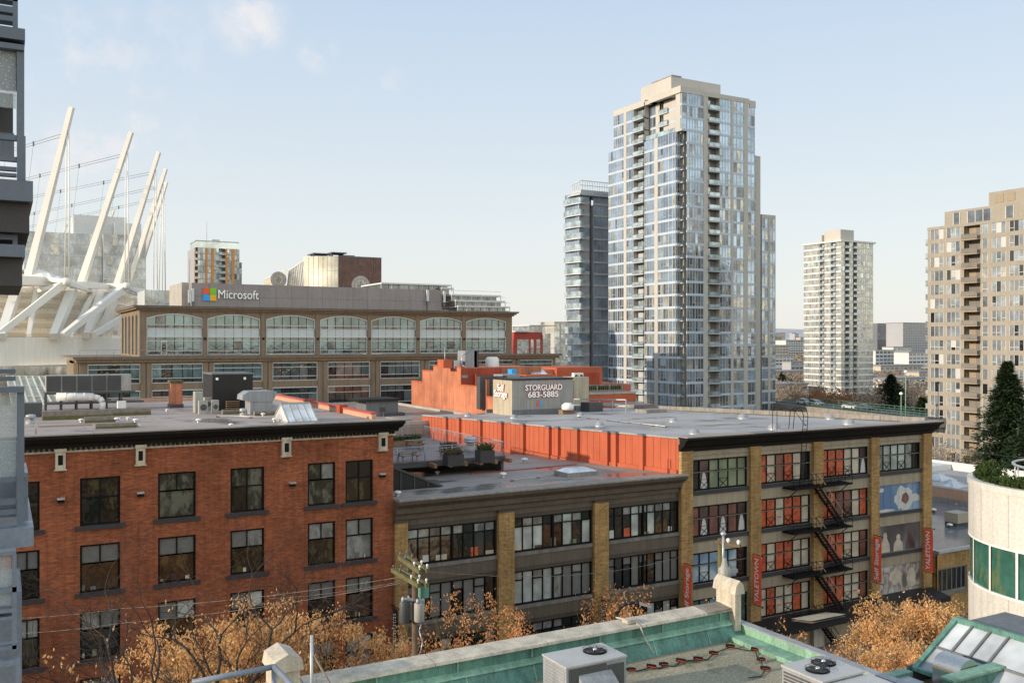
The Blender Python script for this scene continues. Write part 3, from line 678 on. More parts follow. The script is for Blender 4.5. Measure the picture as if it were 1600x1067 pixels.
def glazed(parent, fc, a0, a1, z0, z1, n, zlines, arch=None, mat=('ms_pane','ms_pane_dark'), dk=.25, k=-.25, fm_='ms_frame', darkrows=()):
    """a glazed bay: grid of panes, thin frame; arch = crown height above z1"""
    g = MB(); fr = MB(); zs = [z0]+list(zlines)+[z1]
    def zt(a):
        return z1 if arch is None else z1-arch+arch*(1-(2*(a-a0)/(a1-a0)-1)**2)
    for r_ in range(len(zs)-1):
        for i in range(n):
            xa, xb = a0+(a1-a0)*i/n, a0+(a1-a0)*(i+1)/n; m_ = 1 if (r_ in darkrows and R.random() < .8) or R.random() < dk else 0
            last = r_ == len(zs)-2
            g.poly([fc.p(xa,zs[r_],k), fc.p(xb,zs[r_],k), fc.p(xb,zt(xb) if last else zs[r_+1],k), fc.p(xa,zt(xa) if last else zs[r_+1],k)], m_)
    w = g.build('window', [M[mat[0]], M[mat[1]]], parent)
    for i in range(1,n): x = a0+(a1-a0)*i/n; fc.box(fr, x-.045, x+.045, z0, zt(x), k, k+.04, 1)
    for z in zlines: fc.box(fr, a0, a1, z-.05, z+.05, k, k+.07)
    fc.box(fr, a0, a1, z0, z0+.1, k, k+.08); fc.box(fr, a0, a0+.08, z0, zt(a0), k, k+.3); fc.box(fr, a1-.08, a1, z0, zt(a1), k, k+.3)
    m = 14 if arch else 1
    for i in range(m):
        xa, xb = a0+(a1-a0)*i/m, a0+(a1-a0)*(i+1)/m; za, zb = zt(xa), zt(xb); e = .13
        fr.hexa([fc.p(xa,za-e,k+.32), fc.p(xb,zb-e,k+.32), fc.p(xb,zb-e,k), fc.p(xa,za-e,k), fc.p(xa,za+.01,k+.32), fc.p(xb,zb+.01,k+.32), fc.p(xb,zb+.01,k), fc.p(xa,za+.01,k)])
    fr.build('frame', [M[fm_], M['frame_black']], w); return w
for bi, (a, b) in enumerate(ub):
    a0, a1 = U(a,MV), U(b,MV); n = 6 if bi else 6
    glazed(ms, fm, a0, a1, 27.9, ZA, n, [28.5], ZA-ZE, dk=.06, darkrows=(0,))
    mb = MB(); fm.quad(mb, a0, a1, 26.75, 27.9, -.22); [fm.box(mb, a0+(a1-a0)*i/n-.02, a0+(a1-a0)*i/n+.02, 26.75, 27.9, -.22, -.2, 1) for i in range(1,n)]; mb.build('spandrel_panel', [M['ms_spandrel'], M['shed_grey']], ms)
    w = glazed(ms, fm, a0, a1, 23.98, 26.75, n, [24.6, 26.1], None, dk=.08, darkrows=(0,))
    if bi == 0:
        mb = MB(); x = a0+2.0; fm.box(mb, x, x+.9, 24.0, 26.2, -.2, -.12, 0); fm.box(mb, x+.12, x+.78, 24.1, 25.9, -.12, -.1, 1); mb.build('door', [M['ms_frame'], M['pane_dark']], ms)
for i in range(len(ub)-1):
    x = (U(ub[i][1],MV)+U(ub[i+1][0],MV))/2; mb = MB(); fm.box(mb, x-.32, x+.32, 23.0, 30.5, 0, .12); pl = mb.build('pilaster', M['ms_stone'], ms)
    mb = MB(); fm.box(mb, x-.14, x+.14, 26.3, 26.6, .12, .4); mb.build('lamp', M['frame_black'], pl)
mb = MB()
xl = x0; vb = MV+24
mb.box(xl-.9, x1+.9, MV-.9, vb, 31.0, 31.22); mb.box(xl-.6, x1+.6, MV-.6, MV, 30.75, 30.99); mb.box(xl-.6, xl, MV, vb, 30.75, 30.99); mb.box(xl-.3, x1+.3, MV-.3, MV, 30.5, 30.74)
mb.build('cornice', M['ms_stone'], ms)
mb = MB(); mb.box(xl-1.0, x1+1.0, MV-1.0, vb, 31.225, 31.32); mb.build('roof_edge', M['shed_grey'], ms)
fu = faceU(xl, vb)     # left, sunlit side with tall narrow openings
hs = [(24-22.2+i*4.4, 24-22.2+i*4.4+2.6, 24.0, 30.0) for i in range(5)]
mb = MB(); grid_wall(mb, fu, 0, 24, 16, 31, hs, .5); mb.build('side_wall', M['ms_stone'], ms)
for h in hs: glazed(ms, fu, h[0], h[1], h[2], h[3], 2, [26.2, 27.8], None, k=-.5)
# lower storeys
L0, L1 = U(125,MLV), U(868,MLV)
lb = [(137,219),(237,317),(334,410),(426,496),(512,578),(594,656),(670,729),(743,801),(811,863)]
holes = [(U(a,MLV), U(b,MLV), z0, z1) for a, b in lb for z0, z1 in ((19.9,22.75),(15.3,18.9))]
mb = MB(); grid_wall(mb, fl, L0, L1, 0, 23.0, holes, .3); mb.build('lower_wall', M['ms_stone'], ms)
mb = MB(); mb.box(L0-.9, L1+.9, MLV-.9, MV-.01, 23.45, 23.72); mb.box(L0-.5, L1+.5, MLV-.5, MV-.01, 23.0, 23.44); mb.box(L0, L1, MV, MV+20, 22.6, 23.4)
mb.box(L0-.9, xl-.2, MV, V(104,L0), 23.45, 23.72); mb.build('lower_cornice', M['ms_stone'], ms)
mb = MB(); mb.box(L0-1, L1+1, MLV-1.0, MLV+.3, 23.725, 23.82); mb.build('ledge_cap', M['shed_grey'], ms)
mb = MB(); mb.path([(L0,MLV+.4,24.75),(L1,MLV+.4,24.75)], .035)
x = L0
while x < L1: mb.tube((x,MLV+.4,23.8), (x,MLV+.4,24.75), .025, n=4); x += 2.2
mb.build('terrace_railing', M['shed_grey'], ms)
for bi, (a, b) in enumerate(lb):
    a0, a1 = U(a,MLV), U(b,MLV); dkk = .85 if bi == 3 else .15
    glazed(ms, fl, a0, a1, 19.9, 22.75, 5, [20.6, 22.0], None, mat=('ms_pane','pane_teal_dark'), dk=dkk, darkrows=(0,))
    mb = MB(); fl.quad(mb, a0, a1, 18.9, 19.9, -.02); mb.build('spandrel_panel', M['ms_spandrel'], ms)
    glazed(ms, fl, a0, a1, 15.3, 18.9, 5, [16.1, 17.9], None, mat=('ms_pane','pane_teal_dark'), dk=.75 if bi in (1,3,4) else .45)
    if bi: x = (U(lb[bi-1][1],MLV)+a0)/2; mb = MB(); fl.box(mb, x-.75, x-.1, 12, 22.9, 0, .15); fl.box(mb, x+.1, x+.75, 12, 22.9, 0, .15); mb.build('pilaster', M['ms_stone'], ms)
mb = MB(); mb.box(L0, L1, MLV-4, MLV, 12, 15.0); mb.build('podium', M['concrete_light'], ms)
mb = MB(); faceU(L0, V(104,L0)).quad(mb, 0, V(104,L0)-MLV, 0, 23, 0)
for i in range(5): y = MLV+.8+i*2.0; mb.box(L0-.25, L0, y, y+.8, 10, 22.9)
mb.build('lower_side_wall', M['ms_stone'], ms)
# sign band on the roof
SV = 149.0; fs = faceV(SV); s0, s1 = U(300,SV), U(690,SV)
mb = MB(); mb.hexa([(s0,SV,31.3),(s1,SV,31.3),(s1,SV+16,31.3),(s0,SV+16,31.3),(s0,SV,35.1),(s1,SV,35.1),(s1,SV+16,35.1),(s0,SV+16,35.1)])
sbnd = mb.build('rooftop_enclosure', M['ms_panel'], ms)
mb = MB(); x = s0
while x < s1: fs.box(mb, x-.02, x+.02, 31.3, 35.1, 0, .015); x += 2.6
fs.box(mb, s0, s1, 33.0, 33.04, 0, .016); mb.build('panel_joint', M['shed_grey'], sbnd)
mb = MB(); mb.box(U(284,SV+3), s0-.01, SV+3, SV+15, 31.3, 35.3); mb.build('stair_head', M['concrete_light'], ms)
sg = T('company_sign', 'four-colour square logo with white company lettering on the taupe roof band', 'sign', (U(360,SV), SV, 33))
lx = U(317,SV); lz = 33.35; q = .98
for (ix, iz, mt) in ((0,1,'ms_red'),(1,1,'ms_green'),(0,0,'ms_blue'),(1,0,'ms_yellow')):
    mb = MB(); fs.box(mb, lx+ix*(q+.05), lx+ix*(q+.05)+q, lz-q-.02+iz*(q+.05)-.0, lz-.02+iz*(q+.05), .04, .2); mb.build('logo_square', M[mt], sg)
text('Microsoft', 1.95, ((U(340,SV)+U(403,SV))/2, SV-.25, lz+.0), (1,0,0), (0,0,1), M['letter_lit'], sg, fit=U(403,SV)-U(340,SV), bold=.0, thick=.06)
for px in (689, 573+0, 303):
    pass
for i, (px, py) in enumerate(((296,470),(301,468),(668,468),(694,470))):
    p = onv(px, py, SV-.3); t = T('antenna_panel', ['white antenna panel at the left end of the sign band, outer one','white antenna panel at the left end of the sign band, inner one','white antenna panel near the right end of the sign band','white antenna panel past the right end of the sign band'][i], 'antenna', p, 'rooftop antenna panels')
    mb = MB(); mb.box(p[0]-.2, p[0]+.2, p[1]-.2, p[1]+.1, p[2]-.3, p[2]+1.7); mb.build('panel', M['tower_white'], t)
    mb = MB(); mb.tube((p[0],p[1]+.2,31.3), (p[0],p[1]+.2,p[2]+1.6), .06); mb.box(p[0]-.15, p[0]+.15, p[1]-.1, p[1]+.15, p[2]-1.0, p[2]-.4); mb.build('mast', M['shed_grey'], t)
# =================================================================== generic tower facades
def tower(name, label, cat, loc, faces, zs, mats, group=None, cap=100, body=None):
    """faces: list of (Face, [(type, width), ...], z range or None); types W window, S solid strip, B balcony recess, G glass corner"""
    t = T(name, label, cat, loc, group)
    wm = [M[q] for q in mats['glass']]+[M[mats['frame']]]; nG = len(wm)-1
    win = Parts('window', wm, t, cap); bal = Parts('balcony', [M[mats['slab']], M[mats.get('rail','balc_glass')], M['shed_grey']], t, min(cap, 60))
    bandp = Parts('floor_band', M[mats['band_m']], t, 100); sol = MB(); rec = MB()
    for fc, colspec, zr in faces:
        z_lo = zr[0] if zr else zs[0]; z_hi = zr[1] if zr else zs[-1]; lev = [z for z in zs if z_lo-.01 <= z <= z_hi+.01]
        if len(lev) < 2: print('short face', name, z_lo, z_hi); continue
        tot = sum(c[1] for c in colspec); a = 0.0
        if any(c[0] in 'WG' for c in colspec):
            for z0 in lev[:-1]: fc.box(bandp.new(-abs(z0-mats.get('pref', 60))), 0, tot, z0-.02, z0+mats.get('band', .55), -.2, .08)
        for c in colspec:
            ty, wd = c[0], c[1]; a0, a1 = a, a+wd; a += wd
            if ty == 'S': fc.box(sol, a0, a1, lev[0], lev[-1], -.3, c[2] if len(c) > 2 else .12); continue
            if ty in 'WG':
                for i, (z0, z1) in enumerate(zip(lev, lev[1:])):
                    pr = z0 + (50 if z0 > 20 else 0) if mats.get('lowfirst') else z0
                    w_ = win.new(-abs(z0-mats.get('pref', 60))); n = c[2] if len(c) > 2 else max(1, round(wd/mats.get('pane', 1.3))); sl_ = mats.get('band', .55)
                    hgt = (z0-lev[0])/max(1, lev[-1]-lev[0])
                    for j in range(n):
                        xa, xb = a0+wd*j/n, a0+wd*(j+1)/n
                        gi = 0 if R.random() < .62 else R.randrange(nG)
                        if 'lowmix' in mats and z0 < mats['lowmix']+(24 if fc.n[1] else 0) and R.random() < .75: gi = R.choice(mats['lowidx'])  # darker panes low down stand for neighbouring buildings mirrored in the glass
                        g_ = gi
                        zm = z0+sl_+(z1-z0-sl_)*.32
                        if R.random() < .35: fc.quad(w_, xa, xb, z0+sl_, zm, 0, g_); fc.quad(w_, xa, xb, zm, z1, 0, R.randrange(nG) if R.random() < .3 else g_); fc.box(w_, xa, xb, zm-.04, zm+.04, .0, .04, nG)
                        else: fc.quad(w_, xa, xb, z0+sl_, z1, 0, g_)
                        if j: fc.box(w_, xa-.045, xa+.045, z0+sl_, z1, 0, .05, nG)
                    fc.box(w_, a0, a0+.09, z0+sl_, z1, 0, .06, nG); fc.box(w_, a1-.09, a1, z0+sl_, z1, 0, .06, nG)
            if ty == 'B':
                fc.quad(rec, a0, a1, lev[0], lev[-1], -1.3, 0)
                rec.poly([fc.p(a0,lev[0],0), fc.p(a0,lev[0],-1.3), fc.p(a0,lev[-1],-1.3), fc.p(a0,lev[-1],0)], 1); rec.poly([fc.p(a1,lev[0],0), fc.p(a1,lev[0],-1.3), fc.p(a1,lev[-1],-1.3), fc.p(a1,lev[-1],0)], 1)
                for i, (z0, z1) in enumerate(zip(lev, lev[1:])):
                    b_ = bal.new(-abs(z0-mats.get('pref', 60))); out = c[2] if len(c) > 2 else .5
                    fc.box(b_, a0, a1, z0-.12, z0+.14, -1.29, out, 0); fc.box(b_, a0+.04, a1-.04, z0+.2, z0+1.05, out-.09, out-.05, 1); fc.box(b_, a0, a1, z0+1.08, z0+1.16, out-.11, out-.03, 2)
                    for x in (a0+.05, a1-.05, (a0+a1)/2): fc.box(b_, x-.03, x+.03, z0+.14, z0+1.1, out-.12, out-.04, 2)
                    g_ = R.randrange(nG); fc.quad(b_, a0+wd*.08, a0+wd*.5, z0+.2, z1-.35, -1.27, 1 if R.random() < .5 else 0)
                    if R.random() < .2: fc.box(b_, a0+wd*.3, a0+wd*.45, z0+.14, z0+.9, -.6, -.2, 2)
    win.done(); bal.done()
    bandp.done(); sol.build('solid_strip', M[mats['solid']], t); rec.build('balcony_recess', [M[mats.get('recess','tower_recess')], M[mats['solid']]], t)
    return t
def fitc(spec, total):
    s = sum(c[1] for c in spec); return [(c[0], c[1]*total/s, *c[2:]) for c in spec]
def pxU(fc_v, pxs, types, extra={}):     # column spec from photo columns on a street-parallel face
    xs = [U(p, fc_v) for p in pxs]; return [(t, xs[i+1]-xs[i], *extra.get(i, ())) for i, t in enumerate(types)]
def pxV(u, pxs, types, extra={}):        # the same on a left-facing face
    vs = [V(p, u) for p in pxs]; return [(t, vs[i]-vs[i+1], *extra.get(i, ())) for i, t in enumerate(types)]
# ------------------------------------------------------------------- the main glass tower
D0 = 218.0; a_, b_ = dirn(1065); TU, TV = D0*a_, D0*b_
FH = 3.0; zs = [CZ-(640-HZ)/F*D0 - 3*FH + i*FH for i in range(45)]
zs = [z for z in zs if z < Zv(1070,140,TV)]
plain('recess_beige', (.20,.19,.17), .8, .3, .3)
NT = {'recess':'recess_beige', 'pane':1.0, 'glass':['tow_blue','tow_grey','tow_dark','tow_warm','tow_blue','tow_blue'], 'frame':'tower_slab', 'slab':'tower_slab', 'band_m':'tower_blue', 'solid':'tower_beige', 'pref':62, 'lowmix':38, 'lowidx':[2,2,5,2,3,1]}
ztop = zs[-1]; zstep = min(zs, key=lambda z: abs(z-Zv(1055,222,TV))); zl = min(zs, key=lambda z: abs(z-Zu(956,243,TU))); zr_ = min(zs, key=lambda z: abs(z-Zv(1184,232,TV))); zstep = zl
back = V(951,TU); bk2 = V(959,TU+1.0)
fL = faceU(TU, back); fR_ = faceV(TV, TU)
fL2 = faceU(TU+1.6, V(1055,TU+1.6)+ (V(1005,TU+1.6)-V(1055,TU+1.6)))
left_low = pxV(TU, [951,965,975,979,990,1007,1023,1028,1045,1051,1056], 'WWSWBWSWWW')
lo_len = sum(c[1] for c in left_low)
left_hi = pxV(TU, [959,965,975,979,990,1007], 'WWSWB'); 
right = pxU(TV, [1074,1087,1100,1107,1125,1143,1146.5,1163,1169,1180], 'WWSBWSWSW')
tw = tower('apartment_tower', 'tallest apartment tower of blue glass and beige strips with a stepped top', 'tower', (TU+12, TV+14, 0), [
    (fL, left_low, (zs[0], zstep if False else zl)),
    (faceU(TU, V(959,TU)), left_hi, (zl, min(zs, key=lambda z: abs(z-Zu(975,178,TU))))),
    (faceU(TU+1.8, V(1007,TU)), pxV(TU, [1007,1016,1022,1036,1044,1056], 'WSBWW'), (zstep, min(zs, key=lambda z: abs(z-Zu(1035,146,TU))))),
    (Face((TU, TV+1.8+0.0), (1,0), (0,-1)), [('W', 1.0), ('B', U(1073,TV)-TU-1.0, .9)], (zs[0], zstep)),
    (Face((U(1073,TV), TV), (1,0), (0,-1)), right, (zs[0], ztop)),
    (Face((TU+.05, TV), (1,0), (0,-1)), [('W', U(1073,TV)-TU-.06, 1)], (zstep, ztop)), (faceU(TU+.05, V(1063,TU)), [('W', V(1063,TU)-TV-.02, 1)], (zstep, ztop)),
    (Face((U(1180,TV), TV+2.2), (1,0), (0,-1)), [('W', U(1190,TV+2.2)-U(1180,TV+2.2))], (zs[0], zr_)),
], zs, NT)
mb = MB(); z975 = min(zs, key=lambda z: abs(z-Zu(975,178,TU))); z1035 = min(zs, key=lambda z: abs(z-Zu(1035,146,TU)))
xR = U(1180,TV)
v56, v1007, v959 = V(1056,TU), V(1007,TU), V(959,TU)
mb.box(TU+1.4, xR-.3, v1007-3, back, -1, zl); mb.box(TU+1.4, xR-.3, v1007+.3, v959-.3, zl, z975); mb.box(TU+1.4, xR-.3, TV+3.4, v1007-.2, -1, zstep); mb.box(TU+3.2, xR-.3, TV+1.4, v1007, zstep, z1035)
mb.box(U(1073,TV)+.2, xR-.3, TV+1.4, TV+9, -1, ztop); mb.box(xR-.3, U(1190,TV+2.2)-.1, TV+2.5, TV+16, 0, zr_)
mb.build('core', M['tower_beige'], tw)
mb = MB()
mb.box(TU-.1, xR, v1007-.3, v959+.1, z975, z975+1.5); mb.box(TU+1.5, xR, v56+.8, v1007-.31, z1035, z1035+1.5)
mb.box(TU-.1, xR, V(1023,TU), V(1007,TU), z975, z975+.9)
mb.box(U(1063,TV), U(1101,TV), TV-.1, TV+12, ztop, ztop+1.6); mb.box(U(1101,TV), xR-2, TV-.15, TV+10, ztop, ztop+1.1); mb.box(xR-1.999, xR+.1, TV-.1, TV+8, ztop-.9, ztop+.8)
mb.box(TU-.05, TU+1.4, V(1063,TU), V(1056,TU), zstep, ztop+1.6); mb.box(TU+.02, U(1073,TV), TV-.05, TV+1.8, ztop, ztop+1.55)          # the beige corner pillar
mb.build('parapet', M['tower_beige'], tw)
mb = MB(); mb.box(U(1063,TV)+1.3, U(1150,TV)-.5, TV+5, TV+17, ztop, ztop+5.2); mb.box(TU+6, U(1150,TV), TV+12, TV+24, z975, ztop+3.6); mb.build('penthouse', M['tower_beige'], tw)
mb = MB(); mb.box(U(1063,TV)+4, U(1100,TV), TV+8, TV+14, ztop+5.2, ztop+6.1); mb.box(U(1063,TV)+3, U(1095,TV), TV+7, TV+15, ztop+6.1, ztop+6.35); mb.build('roof_cap', M['tower_grey'], tw)
mb = MB()
for k in ((TU+.1, v1007-.5, v56+.5, zstep),): mb.box(TU+.0, TU+.08, k[2], k[1], zstep+.1, zstep+1.2)
mb.build('terrace_glass', M['balc_glass'], tw)
# lower wing at the right
WV = TV+6; tw2z = [z for z in zs if z < Zv(1200,333,WV)]
wing = tower('apartment_wing', 'lower glass wing right of the tallest tower', 'tower', (U(1200,WV), WV+5, 0), [
    (Face((U(1190,WV), WV), (1,0), (0,-1)), pxU(WV, [1190,1200,1203,1211.5], 'WSW'), None)], tw2z, dict(NT, pref=45), cap=40)
mb = MB(); mb.box(U(1190,WV)+.2, U(1211,WV), WV+.3, WV+14, -1, tw2z[-1]); mb.box(U(1190,WV), U(1211.5,WV), WV-.1, WV+14, tw2z[-1], tw2z[-1]+1.0); mb.build('core', M['tower_beige'], wing)
# ------------------------------------------------------------------- the banded tower left of it
D1 = 250.0; a_, b_ = dirn(905); BU, BV = D1*a_, D1*b_; FH1 = 18.3*D1/F
zb = [CZ-(575-HZ)/F*D1+i*FH1 for i in range(-4,30)]; zb = [z for z in zb if z < CZ+(HZ-312)/F*D1]
plain('slim_band', (.45,.46,.48), .6, .1, .1)
bt = T('curved_apartment_tower', 'slim grey banded tower with pale green glass balconies on its left edge', 'tower', (BU+4, BV+8, 0))
wm = Parts('window_band', [M['tow_blue'], M['tow_dark'], M['tower_grey']], bt, 70); bl = Parts('balcony', [M['tower_white'], M['balc_glass'], M['tow_grey']], bt, 60); sp_ = MB(); rd = MB()
BX1 = U(952,BV); fB = faceV(BV, BU)
for i, z in enumerate(zb):
    hgt = (z-zb[0])/(zb[-1]-zb[0]); bow = 1.9*math.sin(math.pi*min(1,max(0,hgt*.9+.05)))      # the left edge bows outwards with height
    v1 = V(883+ (1-math.sin(hgt*1.5))*6, BU); b_ = bl.new(-z)
    dv = v1-BV; pts = [(BU+1.0, BV-1.2), (BU-.3, BV-1.1), (BU-.9-bow*.15, BV+.2*dv), (BU-1.0-bow*.2, BV+.6*dv), (BU-.5, v1)]
    for (xa,ya), (xb,yb) in zip(pts, pts[1:]):
        b_.beam((xa,ya,z+.95), (xb,yb,z+.95), .08, 1.5, 1)
    b_.poly([(p[0],p[1],z) for p in pts]+[(BU+1,v1,z)], 0); b_.poly([(p[0],p[1],z+.22) for p in pts]+[(BU+1,v1,z+.22)], 0)
    for (xa,ya), (xb,yb) in zip(pts, pts[1:]): b_.beam((xa,ya,z+.11), (xb,yb,z+.11), .06, .22, 0)
    w_ = wm.new(-z)
    faceU(BU, v1).quad(w_, 0, v1-BV, z+.22, z+FH1, 0, 0)
    for j in range(9): faceU(BU, v1).box(w_, (v1-BV)*j/9-.05, (v1-BV)*j/9+.05, z+.2, z+FH1, 0, .05, 2)
    fB.quad(w_, 0, U(921,BV)-BU, z+.9, z+FH1-.4, 0, 2 if i % 3 else 0); fB.quad(w_, U(927,BV)-BU, BX1-BU, z+.5, z+FH1, .0, 0)
    for j in range(5): x = U(927,BV)-BU+j*1.2; fB.box(w_, x-.05, x+.05, z+.5, z+FH1, 0, .04, 2)
    fB.box(sp_, 0, U(921,BV)-BU, z, z+.9, -.1, .06); fB.box(sp_, U(927,BV)-BU, BX1-BU, z, z+.5, -.1, .25)
wm.done(); bl.done(); sp_.build('floor_band', M['slim_band'], bt)
mb = MB(); dB = V(888,BU)-BV; mb.box(BU+.05, U(921,BV), BV+.05, BV+dB, -2, zb[-1]); mb.box(U(927,BV), BX1+6, BV+.05, BV+dB, -2, zb[-1]); mb.build('core', M['tower_grey'], bt)
mb = MB(); mb.box(U(921,BV)+.01, U(927,BV)-.01, BV+1, BV+dB-.1, -2, zb[-1]+FH1); mb.build('dark_shaft', M['tow_dark'], bt)
mb = MB(); zt_ = zb[-1]+FH1; mb.extr([(BU-.6,BV-1.3,zt_-.9),(BU-1.2,BV+.4*dB,zt_-.9),(BU-.4,BV+dB,zt_-.9),(BX1+6,BV+dB,zt_-.9),(BX1+6,BV-1.3,zt_-.9)], (0,0,.5)); mb.box(BU+1.2, BX1+6, BV+1, BV+dB, zt_-.39, zt_+1.0); mb.build('roof_slab', M['tower_slab'], bt)
mb = MB(); x = BU+1
while x < BX1+6: mb.beam((x,BV+1,zt_+1.0), (x-.3,BV+.6,zt_+3.4), .12); x += .8
mb.beam((BU+1,BV+.8,zt_+3.4), (BX1+6,BV+.8,zt_+3.4), .2); mb.beam((BU+1,BV+1,zt_+2.2), (BX1+6,BV+1,zt_+2.2), .15)
y = BV+1
while y < BV+dB: mb.beam((BU+1,y,zt_+1.0), (BU+.6,y,zt_+3.3), .12); y += .9
mb.beam((BU+.7,BV+.8,zt_+3.3), (BU+.7,BV+dB,zt_+2.6), .2); mb.build('roof_trellis', M['tower_white'], bt)
# ------------------------------------------------------------------- pale twin-faced tower in the distance
D2 = 430.0; a_, b_ = dirn(1314); PU, PV_ = D2*a_, D2*b_; FH2 = 2.85
zp = [-30+i*FH2 for i in range(60)]; zp = [z for z in zp if z < CZ+(HZ-376)/F*D2]
NP = {'glass':['tow_warm','tow_warm','glass_pale','tow_grey'], 'frame':'tower_slab', 'slab':'tower_slab', 'band_m':'tower_white', 'solid':'tower_beige', 'pref':60, 'band':.7, 'recess':'tower_recess'}
pt = tower('pale_apartment_tower', 'pale glass tower standing alone in the distance right of the tallest tower', 'tower', (PU, PV_, -30), [
    (faceU(PU, V(1256,PU)), pxV(PU, [1256,1268,1281,1288,1298,1306,1314], 'WWBWBW'), None),
    (faceV(PV_, PU), pxU(PV_, [1314,1320,1327,1333,1339,1352,1364], 'WBWBWW'), None)], zp, NP, cap=100)
zt2 = zp[-1]
mb = MB(); mb.box(PU+1.4, U(1363,PV_), PV_+1.5, V(1257,PU), -30, zt2); mb.box(PU+1.5, U(1363,PV_), PV_+1.5, V(1300,PU), -30, zt2); mb.build('core', M['tower_beige'], pt)
mb = MB(); mb.box(PU-.6, U(1367,PV_), PV_-.7, V(1254,PU), zt2+.02, zt2+.8); mb.build('roof_slab', M['tower_white'], pt)
mb = MB(); mb.box(PU+2, PU+11, PV_+2, PV_+11.9, zt2+.8, zt2+6.0); mb.box(PU+.6, PU+6, PV_+12, V(1282,PU+.6), zt2+.8, zt2+4.2); mb.build('penthouse', M['tower_beige'], pt)
# ------------------------------------------------------------------- tan tower at the right edge
D3 = 196.0; GU = 172.0; gv0 = V(1450,GU); gv1 = V(1660,GU); FH3 = 2.9
zg = [Zu(1455,360,GU)-i*FH3 for i in range(19)][::-1]
NGt = {'glass':['tow_grey','tow_dark','blind_white','pane_dark','tow_warm'], 'frame':'tower_white', 'slab':'tan_stone_dark', 'band_m':'tan_stone', 'solid':'tan_stone', 'pref':35, 'band':.85, 'rail':'tower_recess'}
cols_ = [('S',.6,.1),('W',3.2,3),('S',.7,.1),('W',3.2,3),('S',.9,.1),('B',3.6,1.1),('S',.4,.1),('W',1.3,1),('S',.8,.1),('W',3.0,3),('S',.7,.1),('W',3.0,3),('S',.9,.12),('W',3.0,3),('S',.8,.1)]
# scale so that the balcony stack falls where the photo has it
k_ = (V(1450,GU)-V(1532,GU))/ (sum(c[1] for c in cols_[:6])); cols_ = [(c[0], c[1]*k_, *c[2:]) for c in cols_]
tt = tower('tan_apartment_tower', 'tan stone apartment tower with a stack of railed balconies at the right edge', 'tower', (GU+8, gv1+10, 0), [(faceU(GU, gv0), cols_, None)], zg, NGt)
gl = sum(c[1] for c in cols_); zt3 = zg[-1]
mb = MB(); mb.box(GU+1.4, GU+24, gv0-gl, gv0, -4, zt3); mb.build('core', M['tan_stone_dark'], tt)
mb = MB(); mb.box(GU-.15, GU+24.1, gv0-gl, gv0+.1, zt3, zt3+.6); mb.build('cornice', M['tan_stone'], tt)
va, vb2 = V(1545,GU+3), V(1478,GU+3); f_ = faceU(GU+2.4, V(1476,GU+2.4))
mb = MB(); z31 = Zu(1480,331,GU+2.4); z32 = Zu(1547,301,GU+4); mb.box(GU+2.4, GU+20, gv0-gl, V(1476,GU+2.4), zt3+.6, z31); ph = mb.build('penthouse', M['tan_stone'], tt)
for p0, p1 in ((1490,1500),(1512,1549),(1572,1584)):
    mb = MB(); v_ = V(p0,GU+2.4); v2 = V(p1,GU+2.4); mb.box(GU+2.33, GU+2.42, v2, v_, zt3+.9, z31-.5, 0); n = max(1, round((v_-v2)/1.6))
    for i in range(n+1): y = v2+(v_-v2)*i/n; mb.box(GU+2.28, GU+2.33, y-.06, y+.06, zt3+.9, z31-.5, 1)
    mb.build('penthouse_window', [M['tow_dark'], M['tower_white']], ph)
mb = MB(); mb.box(GU+4, GU+18, gv0-gl, V(1545,GU+4), z31, z32); mb.build('upper_penthouse', M['tan_stone'], tt)
mb = MB()
for i in range(2):
    y = V(1556,GU+4)-i*2.4; mb.box(GU+3.9, GU+4.0, y-1.7, y, z31+.7, z32-.6)
mb.build('louvre', M['tan_stone_dark'], tt)
cb = Parts('corner_balcony', [M['tan_stone_dark'], M['balc_glass'], M['shed_grey']], tt)
for z in zg[4:-1]:
    b_ = cb.new(z); b_.box(GU+1, GU+4.5, gv0+.02, gv0+1.4, z-.12, z+.1, 0); b_.box(GU+1.02, GU+1.08, gv0+.1, gv0+1.35, z+.15, z+1.05, 1); b_.box(GU+1.0, GU+4.5, gv0+1.33, gv0+1.39, z+1.05, z+1.12, 2); b_.box(GU+1.1, GU+4.5, gv0+1.34, gv0+1.38, z+.15, z+1.05, 1)
cb.done()
# ------------------------------------------------------------------- orange-striped tower
D4 = 430.0; a_, b_ = dirn(318); OU, OV = D4*a_, D4*b_; zo = [20+i*2.92 for i in range(20)]; zo = [z for z in zo if z < CZ+(HZ-382)/F*D4]
NO = {'glass':['tow_grey','tow_warm','tow_dark','glass_pale'], 'frame':'tower_grey', 'slab':'tower_slab', 'band_m':'tower_grey', 'solid':'apt_orange', 'pref':70, 'band':.35}
ot = tower('orange_apartment_tower', 'grey glass tower with orange vertical stripes beyond the sign band', 'tower', (OU, OV, 0), [
    (faceV(OV, U(304,OV)), pxU(OV, [304,309,321,324,330,334,342,352,355,362,366,374], 'BWSWSWBSWSW', {2:(.4,),4:(.4,),7:(.4,),9:(.4,)}), None),
    (Face((U(374,OV), OV+3), (1,0), (0,-1)), [('W', U(380,OV)-U(374,OV))], (zo[0], zo[-3]))], zo, NO, cap=80)
mb = MB(); mb.box(U(304,OV)+.3, U(374,OV)-.1, OV+1.5, OV+20, 0, zo[-1]); mb.box(U(374,OV)-.1, U(380,OV), OV+3.2, OV+18, 0, zo[-3]); mb.build('core', M['tower_grey'], ot)
mb = MB(); mb.box(U(306,OV), U(372,OV), OV-.3, OV+15, zo[-1], zo[-1]+3.0); mb.build('glass_crown', M['glass_pale'], ot)
